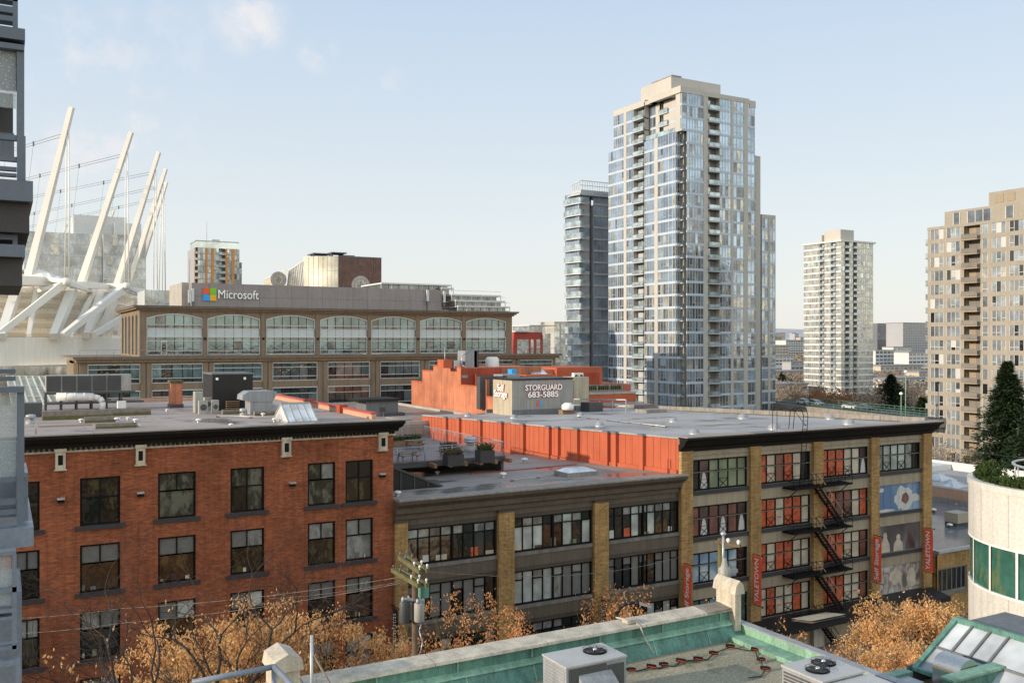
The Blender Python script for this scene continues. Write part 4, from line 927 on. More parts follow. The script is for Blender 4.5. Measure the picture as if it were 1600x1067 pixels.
mb = MB(); mb.box(U(305,OV), U(373,OV), OV-.6, OV+15, zo[-1]+3.0, zo[-1]+3.4); mb.box(U(334,OV), U(346,OV), OV+4, OV+9, zo[-1]+3.4, zo[-1]+4.6); mb.tube((U(325,OV),OV+3,zo[-1]+3), (U(325,OV),OV+3,zo[-1]+13), .12); mb.build('roof', M['tower_slab'], ot)
# ------------------------------------------------------------------- arena-like glass block with brown screen and round emblem
CV = 205.0
ab = T('glass_pavilion', 'curved pale glass building with a brown screened end above the sign band', 'building', (U(510,CV), CV+8, 20))
fb_ = faceV(CV)
x0, x1 = U(528,CV), U(596,CV); z0, z1 = 20, Zv(560,402,CV)
mb = MB(); mb.box(x0, x1, CV, CV+14, z0, z1); bx_ = mb.build('brown_screen', M['screen_brown'], ab)
mb = MB(); 
for i in range(1,24): x = x0+(x1-x0)*i/24; fb_.box(mb, x-.035, x+.035, 36, z1-.1, 0, .05)
fb_.box(mb, x0, x1, z1-.1, z1+.15, 0, .1); fb_.box(mb, x0, x0+.15, 36, z1, .001, .1); mb.build('screen_frame', M['shed_grey'], bx_)
def emblem(px, py, r, v, parent, k=.1):
    c = onv(px, py, v); mb = MB(); n = 28
    def ring(r0, r1, kk, mi):
        for i in range(n):
            t0, t1 = 2*math.pi*i/n, 2*math.pi*(i+1)/n
            mb.poly([(c[0]+r0*math.cos(t0), v-kk, c[2]+r0*math.sin(t0)), (c[0]+r1*math.cos(t0), v-kk, c[2]+r1*math.sin(t0)), (c[0]+r1*math.cos(t1), v-kk, c[2]+r1*math.sin(t1)), (c[0]+r0*math.cos(t1), v-kk, c[2]+r0*math.sin(t1))], mi)
    ring(0, r*.62, k, 0); ring(r*.62, r*.7, k+.01, 1); ring(r*.7, r*.92, k, 0); ring(r*.92, r, k+.01, 1)
    for i in range(22):
        t = 2*math.pi*i/22; mb.beam((c[0]+r*.75*math.cos(t), v-k-.02, c[2]+r*.75*math.sin(t)), (c[0]+r*.87*math.cos(t), v-k-.02, c[2]+r*.87*math.sin(t)), .1, .02, 1)
    for dx, dz, w_, h_ in ((0,-.1,.5,.12),(0,.2,.18,.4),(-.25,.02,.14,.3),(.25,.02,.14,.3),(0,-.3,.3,.1)): mb.box(c[0]+(dx-w_/2)*r, c[0]+(dx+w_/2)*r, v-k-.04, v-k-.02, c[2]+(dz-h_/2)*r, c[2]+(dz+h_/2)*r, 1)
    return mb.build('round_emblem', [M['cap_cream'], M['unit_grey']], parent)
emblem(563.5, 446, 2.3, CV, bx_)
mb = MB(); pts = []
for i in range(9): t = i/8; px = 528-41*t; pts.append((U(px,CV)-.0, CV+ 6.5*t*t))
for i in range(8):
    (xa,ya),(xb,yb) = pts[i], pts[i+1]; zt_ = z1
    mb.poly([(xa,ya,z0),(xb,yb,z0),(xb,yb,zt_),(xa,ya,zt_)])
xa, ya = pts[-1]; P0 = (xa,ya); P1 = (59.4, 217.8); P2 = (U(413,224), 224.0)
zc = Zv(446,422,217.8); ze = Zv(415,437,224)
TB = lambda p, z: (p[0]+.815*.18*(z-36), p[1]+.58*.18*(z-36), z)
mb.poly([TB(P0,30),TB(P1,30),TB(P1,zc),TB(P0,z1)]); mb.poly([(P1[0],P1[1],z0),(P2[0],P2[1],z0),(P2[0],P2[1],ze),(P1[0],P1[1],zc)])
cg = mb.build('curved_glass', M['glass_gold'], ab)
mb = MB()
for (xa,ya),(xb,yb) in zip(pts, pts[1:]):
    for z in (z1-3.3, z1-6.6, z1-.05): mb.beam((xa,ya-.06,z), (xb,yb-.06,z), .08, .12)
    mb.beam((xa,ya-.06,z0), (xa,ya-.06,z1), .1)
for i in range(9): t = i/8; x = P0[0]+(P1[0]-P0[0])*t; y = P0[1]+(P1[1]-P0[1])*t; zz = z1+(zc-z1)*t; qa, qb = TB((x-.06,y-.06),30), TB((x-.06,y-.06),zz); mb.beam(qa, qb, .08)
mb.beam(TB(P0,z1), TB(P1,zc), .2); mb.beam((P1[0],P1[1],zc), (P2[0],P2[1],ze), .2)
mb.build('glazing_bar', M['tower_white'], cg); emblem(435, 437, 1.9, 218, ab, .1)
mb = MB(); mb.box(x0+.3, x1-.3, CV+.5, CV+13.5, z0, z1-.2); mb.box(U(495,CV+7), x0, CV+6.5, CV+16, z0, z1-.3); mb.build('core', M['tower_grey'], ab)
mb = MB()
for pa, pb, dz in ((488,515,.7),(516,540,1.1),(534,552,.5)):
    xa, xb = U(pa,CV+5), U(pb,CV+5); mb.box(xa, xb, CV+4, CV+9, z1+dz, z1+dz+.25); mb.box(xa+.5, xa+.7, CV+5, CV+8, z1-.2, z1+dz); mb.box(xb-.7, xb-.5, CV+5, CV+8, z1-.2, z1+dz)
mb.build('roof_fin', M['shed_grey'], ab)
# ------------------------------------------------------------------- terraced white flats right of the sign band
TVv = 175.0; wt = T('terraced_flats', 'white terraced flats with thin roof slabs right of the sign band', 'building', (U(740,TVv), TVv+10, 0))
fT = faceV(TVv); lv = [(690,703,448),(690,712,455)]
mb = MB(); gm = MB()
for i, (pa, pb, py) in enumerate(((596,706,447),(690,709,452),(706,783,462),(712,790,471),(716,797,480))):
    xa, xb = U(pa,TVv-i*.6), U(pb,TVv-i*.6); z = Zv(700,py,TVv); mb.box(xa, xb, TVv-i*.6, TVv+12, z-.0, z+.3)
    gm.box(xa+.3, xb-.6, TVv-i*.6+1, TVv+12, z-1.1 if i else z-.9, z-.003)
    n = int((xb-xa)/2)
    for j in range(n+1): x = xa+(xb-xa)*j/max(1,n); mb.box(x-.05, x+.05, TVv-i*.6+.1, TVv-i*.6+.25, z-1.15, z)
    if i > 1: mb.box(xa, xb, TVv-i*.6+.02, TVv-i*.6+.08, z+1.0, z+1.08)
mb.build('floor_slab', M['tower_white'], wt); gm.build('glazing', M['tow_dark'], wt)
mb = MB(); mb.box(U(596,TVv+3), U(795,TVv+3), TVv+3, TVv+14, 10, Zv(700,483,TVv)); mb.build('core', M['tower_white'], wt)
# ------------------------------------------------------------------- red and cream mid-rise
RV = 262.0; z_r = lambda py: Zv(840,py,RV)
rm = T('midrise_flats', 'red and cream mid-rise flats with a curved glass bay right of the office block', 'building', (U(840,RV), RV+10, 0))
NR = {'glass':['tow_grey','tow_warm','tow_dark'], 'frame':'tower_white', 'slab':'tower_white', 'band_m':'tower_white', 'solid':'red_paint', 'pref':20, 'band':.8}
zs_r = [z_r(600)+i*2.95 for i in range(30)]; zs_r = [z for z in zs_r if z < z_r(519)]
xx = [(803,'S'),(808,'W'),(826,'S'),(829,'W'),(834,'S'),(838,'W'),(844,'S'),(848,None)]
spec = [(t, U(xx[i+1][0],RV)-U(p,RV)) for i, (p, t) in enumerate(xx[:-1])]
def sub_tower(parent, faces, zs, mats, cap=100):
    t = tower('tmp', 'x', 'x', (0,0,0), faces, zs, mats, None, cap)
    for ch in list(t.children): w_ = WL[ch.name].copy(); ch.parent = parent; ch.location = w_-WL[parent.name]
    bpy.data.objects.remove(t)
sub_tower(rm, [(faceV(RV, U(803,RV)), spec, None)], zs_r, NR, 60)
cv_ = []
for i in range(7): t = i/6*1.4; cv_.append((U(848,RV)+ 5.5*math.sin(t)+ (0), RV+ 6*(1-math.cos(t))))
mb = MB(); gb = MB()
for (xa,ya),(xb,yb) in zip(cv_, cv_[1:]):
    mb.poly([(xa,ya,0),(xb,yb,0),(xb,yb,z_r(521)),(xa,ya,z_r(521))])
    for z in zs_r: gb.beam((xa,ya-.03,z), (xb,yb-.03,z), .12, .7)
    gb.beam((xa,ya-.03,0), (xa,ya-.03,z_r(521)), .1)
mb.build('curved_bay', M['tow_warm'], rm); gb.build('bay_band', M['tower_white'], rm)
mb = MB(); mb.box(U(803,RV)+.3, U(848,RV), RV+.4, RV+14, 0, z_r(519)); mb.box(U(848,RV)+.1, U(848,RV)+5.3, RV+6, RV+14, 0, z_r(521)); mb.build('core', M['red_paint'], rm)
mb = MB(); mb.box(U(826,RV), U(866,RV), RV-1, RV+14, z_r(509.5), z_r(508)); mb.box(U(806,RV), U(826,RV), RV-.4, RV+10, z_r(519)+.01, z_r(517)); mb.build('roof_slab', M['tower_white'], rm)
mb = MB(); mb.box(U(829,RV), U(850,RV), RV+1, RV+12, z_r(519), z_r(509.6)); mb.build('top_storey', M['tow_grey'], rm)
cr = T('cream_flats', 'cream sunlit flats in front of the slim banded tower base', 'building', (U(877,300), 300, 0))
sub_tower(cr, [(faceV(300, U(866,300)), [('W',2.5),('S',.5),('W',2.2)], None)], [0+i*3 for i in range(12)], dict(NP, pref=20), 30)
mb = MB(); mb.box(U(866,300)+.2, U(893,300), 300.3, 312, 0, 33.6); mb.build('core', M['tower_beige'], cr)
# ------------------------------------------------------------------- glass block behind the masts
HV = 330.0; gbk = T('glass_office_tower', 'greenish glass office building seen through the stadium masts', 'building', (U(130,HV), HV+10, 0))
NH = {'glass':['tow_grey','tow_grey','tow_warm','tow_grey'], 'frame':'tower_slab', 'slab':'tower_slab', 'band_m':'tower_slab', 'solid':'tower_white', 'pref':55, 'band':.35}
zh = [24+i*3.7 for i in range(14)]; zh = [z for z in zh if z < Zv(120,352,HV)]
h0, h1, h2 = U(38,HV), U(160,HV), U(226,HV)
sub_tower(gbk, [(faceV(HV, h0), [('W', 5.0)]*5, None), (faceV(HV-3, h1), [('W', (h2-h1)/3)]*3, None)], zh, NH, 80)
mb = MB(); mb.box(h0, h2, HV+.3, HV+20, 0, zh[-1]); mb.box(h1, h2, HV-2.8, HV+20, 0, zh[-1]); mb.build('core', M['tower_slab'], gbk)
mb = MB(); mb.box(U(116,HV), U(200,HV), HV+4, HV+16, zh[-1], Zv(150,335,HV)); mb.box(U(180,HV), U(222,HV), HV+2, HV+14, zh[-1], Zv(150,345,HV)); mb.build('plant_room', M['tower_white'], gbk)
gl2 = T('low_glass_block', 'low pale glass block between the masts and the sign band', 'building', (U(270,210), 210, 0))
sub_tower(gl2, [(faceV(200, U(226,200)), [('W',4)]*3, None)], [20+i*3.3 for i in range(6)], NH, 30)
mb = MB(); mb.box(U(226,200)+.1, U(226,200)+11.9, 200.3, 212, 0, 36.5); mb.build('core', M['tower_slab'], gl2)
# =================================================================== stadium with tilted masts
sd_ = T('stadium', 'white stadium with tilted masts, cables and a ribbed curved wall', 'stadium', (*atD(-40,540,215)[:2], 0))
def mast(top, base, D, wpx=9, Dt=None, tip=True):
    p0 = Vector(atD(base[0], base[1], D)); p1 = Vector(atD(top[0], top[1], Dt or D)); w = wpx*D/F*.82
    mb = MB(); mb.beam(p0, p1, w*1.25, w*1.25, 0, w*.75, w*.75); m_ = mb.build('mast', M['white_steel'], sd_); return p0, p1, m_
MA = [((112,168),(36,470),225,11.5),((205,207),(122,458),252,10),((248,238),(176,468),278,9),((259,264),(196,462),305,8),((260,285),(206,460),330,7)]
tops = []
for i, (t, b, D, w) in enumerate(MA):
    p0, p1, m_ = mast(t, b, D, w); tops.append((p0, p1, D)); d = (p1-p0)
    # twin hanging tie rods under the head
    h = p0 + d*.90; hx = [(105,437),(198,443),(243,452),(251,455),(256,458)][i]; f = Vector(atD(hx[0], hx[1], D-2)); r = .16
    mb = MB(); off = Vector((CA,-SA,0))*.55
    mb.tube(h-off*0+Vector((0,0,0)), f-off, r); q = mb.build('tie_rod', M['white_steel'], m_)
    mb = MB(); mb.tube(h+off*.9, f+off, r); mb.build('tie_rod', M['white_steel'], m_)
    # cable bundle towards the roof inside
    e = Vector(atD([-60,-40,-20,0,20][i], [258,300,322,345,360][i], D+70))
    for s in (-.35, .35):
        mb = MB(); a = p0+d*.86+Vector((0,0,s)); mb.tube(a, e+Vector((0,0,s)), .07, n=5); mb.build('cable', M['unit_grey'], m_)
    for tt_ in (.25,.5,.75):
        a = p0+d*.86; pnt = a+(e-a)*tt_; mb = MB(); mb.tube(pnt+Vector((0,0,-.6)), pnt+Vector((0,0,.6)), .22, n=5); mb.tube(pnt, pnt+Vector((-2,0,-18)), .035, n=3); mb.build('cable_clamp', M['shed_grey'], m_)
for t, b, D, w in (((178,328),(135,440),400,5.5),((104,350),(76,425),420,5),((222,318),(200,400),390,5)):
    p0, p1, m_ = mast(t, b, D, w); f = Vector(atD(t[0]-4, b[1], D)); mb = MB(); mb.tube(p0+(p1-p0)*.85, f, .25); mb.build('tie_rod', M['white_steel'], m_)
# wall in plan: follows the photo's bend
def ring(pxs, Ds): return [Vector(atD(p, HZ, D)) for p, D in zip(pxs, Ds)]
PL = ring([-90,-30,10,48,90,120,150,178,198,215], [196,203,208,213,219,225,238,254,272,292])
def strip(mb, P, z0, z1, o0=0.0, o1=0.0, mi=0):    # o: lean outwards (towards the viewer-left normal)
    for a, b in zip(P, P[1:]):
        d = (b-a).normalized(); n = Vector((d.y,-d.x,0)); 
        mb.poly([a+n*o0+Vector((0,0,z0-a.z)), b+n*o0+Vector((0,0,z0-b.z)), b+n*o1+Vector((0,0,z1-b.z)), a+n*o1+Vector((0,0,z1-a.z))], mi)
mb = MB(); strip(mb, PL, 20.5, 27.0); strip(mb, PL, 27.0, 27.0, 0, -6); mb.build('concourse_wall', M['stadium_base'], sd_)
mb = MB(); strip(mb, PL[:7], 18.0, 20.49, .0, 1.4); strip(mb, PL[:7], 20.49, 20.5, 1.4, 1.4); mb.build('ledge', M['stadium_base'], sd_)
mb = MB(); P2 = [p+Vector((3,9,0)) for p in PL[:6]]; strip(mb, P2, 8, 20.4); mb.build('lower_wall', M['cap_cream'], sd_)
for px in (2, 58, 96):
    p = Vector(atD(px, HZ, 207)); mb = MB(); mb.tube((p.x,p.y,8), (p.x,p.y,15.5), 1.0, 1.0, 8); mb.prof([(1.0,0),(2.6,3.2),(2.6,4.9)], (p.x,p.y,15.5), 8); mb.build('column', M['cap_cream'], sd_)
# ribbed raking wall
R0 = ring([-80,0,45,100,145,176,196,215], [222,228,233,241,254,272,292,310]); RT = ring([-80,0,45,100,150,190,212,232], [214,218,222,230,243,260,280,298])
mb = MB(); NR_ = 5
for j in range(NR_):
    for i in range(len(R0)-1):
        def P(ii, tt): a = R0[ii]; b = RT[ii]; q = a+(b-a)*tt; return Vector((q.x, q.y, 27.0+12.0*tt))
        for s0, s1, k0, k1 in ((0,.12,.0,1.3),(.12,.5,1.3,1.7),(.5,.85,1.7,.8),(.85,1,.8,0)):
            t0, t1 = (j+s0)/NR_, (j+s1)/NR_; n = Vector((-SA,-CA,0))
            mb.poly([P(i,t0)+n*k0, P(i+1,t0)+n*k0, P(i+1,t1)+n*k1, P(i,t1)+n*k1], 0, True)
rw = mb.build('ribbed_wall', M['panel_rib'], sd_)
mb = MB()
for i in range(len(R0)-1):
    for k in range(5):
        t = k/5; a = R0[i]+(R0[i+1]-R0[i])*t; b = RT[i]+(RT[i+1]-RT[i])*t; n = Vector((-SA,-CA,0))*1.0
        mb.tube(Vector((a.x,a.y,27))+n*1.2, Vector((b.x,b.y,39))+n*1.2, .07, n=4, caps=False)
mb.build('rib', M['panel_rib'], rw)
# ring beam and compression fins
RB = ring([-80,0,36,75,115,150,195,225,245,252], [206,212,216,222,230,238,250,266,284,300]); zrb = lambda px: CZ
mb = MB()
ybot = [452,447,445,446,449,451,457,465,472,478]; ytop = [430,430,431,433,440,441,447,452,458,466]
for i in range(len(RB)-1):
    a, b = RB[i], RB[i+1]; px = [-80,0,36,75,115,150,195,225,245,252]; Ds = [206,212,216,222,230,238,250,266,284,300]
    A0_, A1_ = Vector(atD(px[i],ybot[i],Ds[i])), Vector(atD(px[i],ytop[i],Ds[i])); B0_, B1_ = Vector(atD(px[i+1],ybot[i+1],Ds[i+1])), Vector(atD(px[i+1],ytop[i+1],Ds[i+1])); n = Vector((SA,CA,0))*5
    mb.hexa([A0_, B0_, B0_+n, A0_+n, A1_, B1_, B1_+n, A1_+n])
mb.build('ring_beam', M['white_steel'], sd_)
def strut(a, b, D0_, D1_, w, nm='strut'):
    mb = MB(); mb.beam(atD(*a, D0_), atD(*b, D1_), w, w*1.1, 0, w*.8, w*.85); return mb.build(nm, M['white_steel'], sd_)
for a, b, d0, d1, w in (((104,440),(-4,524),216,206,1.5),((198,447),(98,524),238,214,1.6),((246,464),(146,523),262,228,1.4),
                        ((28,448),(2,526),222,206,2.1),((114,452),(84,526),232,216,2.1),((160,455),(136,524),246,228,1.9),((182,462),(155,522),262,240,1.7),((205,468),(180,520),280,258,1.5),((252,470),(195,520),285,262,1.3)): strut(a, b, d0, d1, w)
for a, b, d0, d1, w in (((60,440),(45,524),226,214,1.2),((150,450),(112,524),244,224,1.0),((104,442),(60,455),216,222,.9),((104,442),(150,458),216,246,.9),((198,448),(150,460),238,246,.8),((198,448),(225,462),238,262,.8),((75,436),(104,440),222,214,1.0),((165,446),(198,446),246,238,1.0),((222,455),(246,464),264,260,.9),((130,524),(176,470),232,262,.9)): strut(a, b, d0, d1, w, 'brace')
for px, py, D in ((104,440,214),(198,447,236),(246,464,260)):
    c = atD(px, py, D); mb = MB(); mb.prof([(.2,-.9),(.8,-.7),(.85,.7),(.2,.9)], c, 8); mb.build('node', M['white_steel'], sd_)
# fabric roof edge
mb = MB(); fr_ = [(38,421),(60,421),(74,424),(86,430),(100,434)]
for (xa,ya),(xb,yb) in zip(fr_, fr_[1:]): mb.poly([atD(xa,ya,226), atD(xb,yb,226), atD(xb,440,222), atD(xa,440,222)]); mb.poly([atD(xa,ya,226), atD(xb,yb,226), atD(xb-30,yb+6,250), atD(xa-30,ya+6,250)])
mb.build('fabric_roof', M['white_paint'], sd_)
# sloping glass canopy at the foot of the stadium
cn = T('glass_canopy', 'sloping greenish glass canopy below the stadium wall', 'canopy', (*atD(90,600,150)[:2], 8))
a, b, c, d = [Vector(atD(*q)) for q in ((20,640,135),(200,640,140),(150,590,175),(10,588,170))]
mb = MB(); mb.poly([a,b,c,d]); mb.build('glass', M['canopy_glass'], cn)
mb = MB()
for i in range(15): t = i/14; mb.beam(a+(b-a)*t+Vector((0,0,.1)), d+(c-d)*t+Vector((0,0,.1)), .18)
for t in (.0,.33,.66,1): mb.beam(a+(d-a)*t+Vector((0,0,.12)), b+(c-b)*t+Vector((0,0,.12)), .15)
mb.build('glazing_bar', M['tower_white'], cn)
# =================================================================== things on the roofs
def onslope(px, py, fz, z=17.0):
    for _ in range(12):
        p = onz(px, py, z); z = fz(p[1])
    return p
onS = lambda px, py: onslope(px, py, zS)
onD = lambda px, py: onslope(px, py, zD, 15)
flat = lambda z: (lambda v: z)
def blk(pl, pr, yb, yt, fz):            # front face in the photo -> x0, x1, y, z0, z1
    p = onslope((pl+pr)/2, yb, fz, 18); v = p[1]; return U(pl,v), U(pr,v), v, p[2], Zv((pl+pr)/2, yt, v)
def box_thing(name, label, cat, pl, pr, yb, yt, fz, depth, mat, group=None, part='body', inset=None):
    x0, x1, v, z0, z1 = blk(pl, pr, yb, yt, fz); t = T(name, label, cat, ((x0+x1)/2, v+depth/2, z0), group)
    mb = MB(); mb.box(x0, x1, v, v+depth, z0-.05, z1); mb.build(part, mat if isinstance(mat, list) else M[mat], t); return t, x0, x1, v, z0, z1
RZ = flat(ZR)
# louvred cooling bank
x0, x1, v, z0, z1 = blk(72, 190, 641, 586, RZ); zb_ = Zv(130, 612, v)
t = T('cooling_unit', 'long louvred rooftop cooling unit raised on a steel frame', 'rooftop unit', ((x0+x1)/2, v, z0))
mb = MB(); mb.box(x0, x1+.7, v+.06, v+1.6, zb_, z1); mb.build('casing', M['unit_tan'], t)
for i in range(5):
    a, b = x0+(x1-x0)*i/5+.04, x0+(x1-x0)*(i+1)/5-.04; mb = MB(); mb.box(a, b, v, v+.055, zb_+.05, z1-.06)
    k = zb_+.1
    while k < z1-.15: mb.box(a+.03, b-.03, v-.03, v-.001, k, k+.05); k += .12
    mb.build('louvre', M['unit_dark'], t)
mb = MB(); mb.box(x0-.1, x1+1.0, v-.02, v+1.7, zb_-.16, zb_-.003); mb.box(x0-.1, x1+1.6, v-.1, v+1.9, z0+.5, z0+.62)
for i in range(6): x = x0+(x1-x0)*i/5; [mb.box(x-.06, x+.06, y-.05, y+.05, z0, zb_-.16) for y in (v+.1, v+1.5)]
mb.build('support_frame', M['unit_dark'], t)
t = T('duct', 'white insulated duct bending down onto the roof under the cooling unit', 'duct', onz(120, 640, ZR))
mb = MB(); vv = v-.5; P = [(U(88,vv), vv, Zv(88,620,vv)), (U(146,vv), vv, Zv(146,620,vv)), (U(156,vv), vv, Zv(156,622,vv)), (U(160,vv), vv-.1, Zv(160,628,vv)), (U(160,vv), vv-.1, ZR)]
for i, (a, b) in enumerate(zip(P, P[1:])): mb.tube(a, b, .3 if i == 0 else .22, .3 if i == 0 else .22, 12)
for x in (.25,.5,.75): a = Vector(P[0]).lerp(Vector(P[1]), x); mb.tube(a+Vector((-.04,0,0)), a+Vector((.04,0,0)), .33, .33, 12)
mb.build('insulation', M['white_paint'], t)
box_thing('equipment_box', 'small white box beside the duct under the cooling unit', 'rooftop unit', 184, 197, 643, 627, RZ, .6, 'white_paint')
box_thing('equipment_cabinet', 'dark louvred cabinet at the left end of the brick building roof', 'cabinet', 34, 66, 652, 630, RZ, 1.5, 'unit_dark')
mb_l = [('low concrete upstand running below the cooling unit',66,176,655,641,.5),('low concrete upstand at the right end of the cooling unit',176,236,649,638,.7),('mossy sleeper on the roof, farthest of three left of the white vents',118,168,654,646,.35),
        ('mossy sleeper on the roof, middle of three',132,186,660,651,.35),('mossy sleeper on the roof, nearest to the cornice',149,214,669,661,.35),('low timber sleeper beside the black shed',348,377,647,640,.4),('low timber sleeper between grey hood and skylight',398,430,649,642,.6)]
for lb_, a, b, yb, yt, dp in mb_l:
    t, q0, q1, qv, qz0, qz1 = box_thing('roof_sleeper', lb_, 'sleeper', a, b, yb, yt, RZ, dp, 'wood_grey', 'sleepers and upstands on the brick building roof')
    mb = MB(); mb.box(q0+.01, q1-.01, qv-.006, qv-.001, qz0, qz0+(qz1-qz0)*.45); mb.build('moss', M['wood_mossy'], t)
def vent(p, s, label, group, name='roof_vent', mat='galv'):
    t = T(name, label, 'vent', p, group); mb = MB(); mb.prof([(.16*s,0),(.16*s,.22*s),(.10*s,.24*s)], p, 12); mb.build('collar', M[mat], t)
    mb = MB(); mb.prof([(.24*s,.22*s),(.30*s,.27*s),(.26*s,.36*s),(.1*s,.42*s)], p, 14); mb.build('cap', M['white_paint'] if mat != 'white_paint' else M[mat], t); return t
vl = [(127,660,.9,'left of the sleepers'),(183,659,1.1,'on the middle sleeper'),(200,656,.7,'right of the sleepers, thin one'),(212,660,.9,'right of the sleepers, round one'),(217,667,.6,'near the cornice right of the nearest sleeper'),(310,660,.9,'below the air conditioners'),(361,667,.8,'between the air conditioners and skylight, near the cornice'),(411,650,.8,'below the grey hood'),(429,659,.9,'left of the glass skylight'),(261,643,.7,'beside the orange chimney')]
for px, py, s_, w_ in vl: vent(onz(px, py, ZR), s_*.68, 'small white roof vent '+w_, 'small vents on the brick building roof')
def turbine(p, s, label, group='turbine vents with stacked rings'):
    t = T('turbine_vent', label, 'vent', p, group); mb = MB(); mb.prof([(.42*s,0),(.42*s,.28*s),(.22*s,.30*s),(.22*s,.5*s)], p, 14); mb.build('base', M['unit_tan'], t)
    mb = MB(); mb.prof([(.3*s,.48*s),(.44*s,.52*s),(.46*s,.62*s),(.36*s,.64*s),(.44*s,.68*s),(.40*s,.80*s),(.22*s,.86*s)], p, 16); mb.build('ring_cap', M['galv'], t)
turbine(onz(380,649,ZR), .6, 'ringed metal vent right of the air conditioners'); turbine(onz(425,640,ZR), .6, 'ringed metal vent behind the grey hood'); turbine(onz(48,662,ZR), .7, 'ringed metal vent at the left end of the roof')
t = T('guard_rail', 'short grey guard rail at the left end of the brick building roof', 'railing', onz(52,680,ZR))
p = onz(56, 680, ZR); mb = MB(); zt_ = Zv(56,652,p[1]); mb.path([(p[0],p[1],p[2]),(p[0],p[1],zt_),(p[0]-3,p[1]+.3,zt_)], .04); mb.tube((p[0],p[1],(zt_+p[2])/2), (p[0]-3,p[1]+.3,(zt_+p[2])/2), .03); mb.build('rail', M['galv'], t)
# chimney, shed, air conditioners, hood
t, q0, q1, qv, qz0, qz1 = box_thing('brick_chimney', 'orange brick chimney with a mossy top on the roof', 'chimney', 267, 285, 637, 596, RZ, 1.1, 'orange_weathered', part='stack')
mb = MB(); mb.box(q0-.08, q1+.08, qv-.08, qv+1.18, qz0, qz0+.28); mb.build('base', M['unit_dark'], t); mb = MB(); mb.box(q0-.07, q1+.07, qv-.07, qv+1.17, qz1-.12, qz1+.08); mb.build('cap', M['moss'], t)
t, q0, q1, qv, qz0, qz1 = box_thing('rooftop_shed', 'black corrugated metal shed on the brick building roof', 'shed', 333, 395, 641, 585, RZ, 3.6, 'black_metal')
mb = MB(); y = qv+.1
while y < qv+3.5: mb.box(q0-.05, q0-.001, y, y+.12, qz0, qz1); y += .28
mb.build('corrugation', M['unit_dark'], t); mb = MB(); mb.box(q0-.12, q1+.1, qv-.08, qv+3.7, qz1+.003, qz1+.1); mb.build('roof', M['shed_grey'], t)
for px in (339, 382): mb = MB(); mb.box(U(px,qv)-.08, U(px,qv)+.08, qv-.14, qv-.002, qz1-.4, qz1-.22); mb.build('lamp', M['letter_lit'], t)
mb = MB()
for k in range(5): mb.box(U(352,qv), U(372,qv), qv-.5, qv-.08, qz0+.02+k*.16, qz0+.08+k*.16)
mb.build('pallet_stack', M['wood'], t)
def ac(pl, pr, yb, yt, lb_, dp=.45, fan=True):
    t, q0, q1, qv, qz0, qz1 = box_thing('air_conditioner', lb_, 'air conditioner', pl, pr, yb, yt, RZ, dp, 'unit_tan', 'air conditioners beside the black shed', 'casing')
    if fan:
        c = ((q0+q1)/2, qv-.004, (qz0+qz1)/2); r = min(q1-q0, qz1-qz0)*.38; mb = MB(); mb.poly([(c[0]+r*math.cos(i*math.pi/9), c[1], c[2]+r*math.sin(i*math.pi/9)) for i in range(18)]); mb.build('fan_grille', M['unit_dark'], t)
ac(305, 317, 645, 612, 'tall pale cabinet left of the small air conditioners', .9, False); ac(311, 325, 647, 626, 'small white air conditioner in front of the tall cabinet'); ac(332, 342, 646, 625, 'small white air conditioner nearest the black shed'); ac(320, 331, 642, 621, 'small white air conditioner between its two neighbours', .6)
t, q0, q1, qv, qz0, qz1 = box_thing('exhaust_hood', 'pale grey exhaust hood with a flared top on the roof', 'exhaust hood', 391, 426, 647, 622, RZ, 1.6, 'unit_grey')
zt_ = Zv(405,611,qv); w_ = (q1-q0); mb = MB(); mb.extr([(q0-.65*w_*.55,qv-.05,qz1-.1),(q0-.65*w_*.5,qv-.05,qz1+.25),(q0-.1,qv-.05,zt_),(q1-.1,qv-.05,zt_),(q1+.3,qv-.05,qz1+.45),(q1+.28,qv-.05,qz1+.2),(q1,qv-.05,qz1-.25),(q0,qv-.05,qz1-.25)], (0,1.7,0)); mb.build('hood', M['unit_grey'], t)
# glazed ridge skylight
p0 = onz(447.5, 661, ZR); p1 = onz(500, 661, ZR); pb = onz(527.5, 657.5, ZR); y0 = (p0[1]+p1[1])/2; y1 = y0+3.6; xa, xb = p0[0], p1[0]; ym = (y0+y1)/2; zr = Zv(488, 629.5, ym)
t = T('ridge_skylight', 'glazed ridge skylight with grey panes near the cornice', 'skylight', ((xa+xb)/2, ym, ZR))
mb = MB(); mb.poly([(xa,y0,ZR+.1),(xb,y0,ZR+.1),(xb,ym,zr),(xa,ym,zr)]); mb.poly([(xa,y1,ZR+.1),(xb,y1,ZR+.1),(xb,ym,zr),(xa,ym,zr)]); mb.poly([(xb,y0,ZR+.1),(xb,y1,ZR+.1),(xb,ym,zr)]); mb.poly([(xa,y0,ZR+.1),(xa,y1,ZR+.1),(xa,ym,zr)]); mb.build('glass', M['skylight_frost'], t)
mb = MB()
for i in range(5): x = xa+(xb-xa)*i/4; mb.beam((x,y0,ZR+.12), (x,ym,zr+.03), .08); mb.beam((x,y1,ZR+.12), (x,ym,zr+.03), .08)
mb.beam((xa,ym,zr+.03), (xb,ym,zr+.03), .12); mb.box(xa-.08, xb+.08, y0-.1, y1+.1, ZR, ZR+.12); mb.beam((xb,y0,ZR+.12),(xb,y1,ZR+.12),.08); mb.build('frame', M['unit_tan'], t)
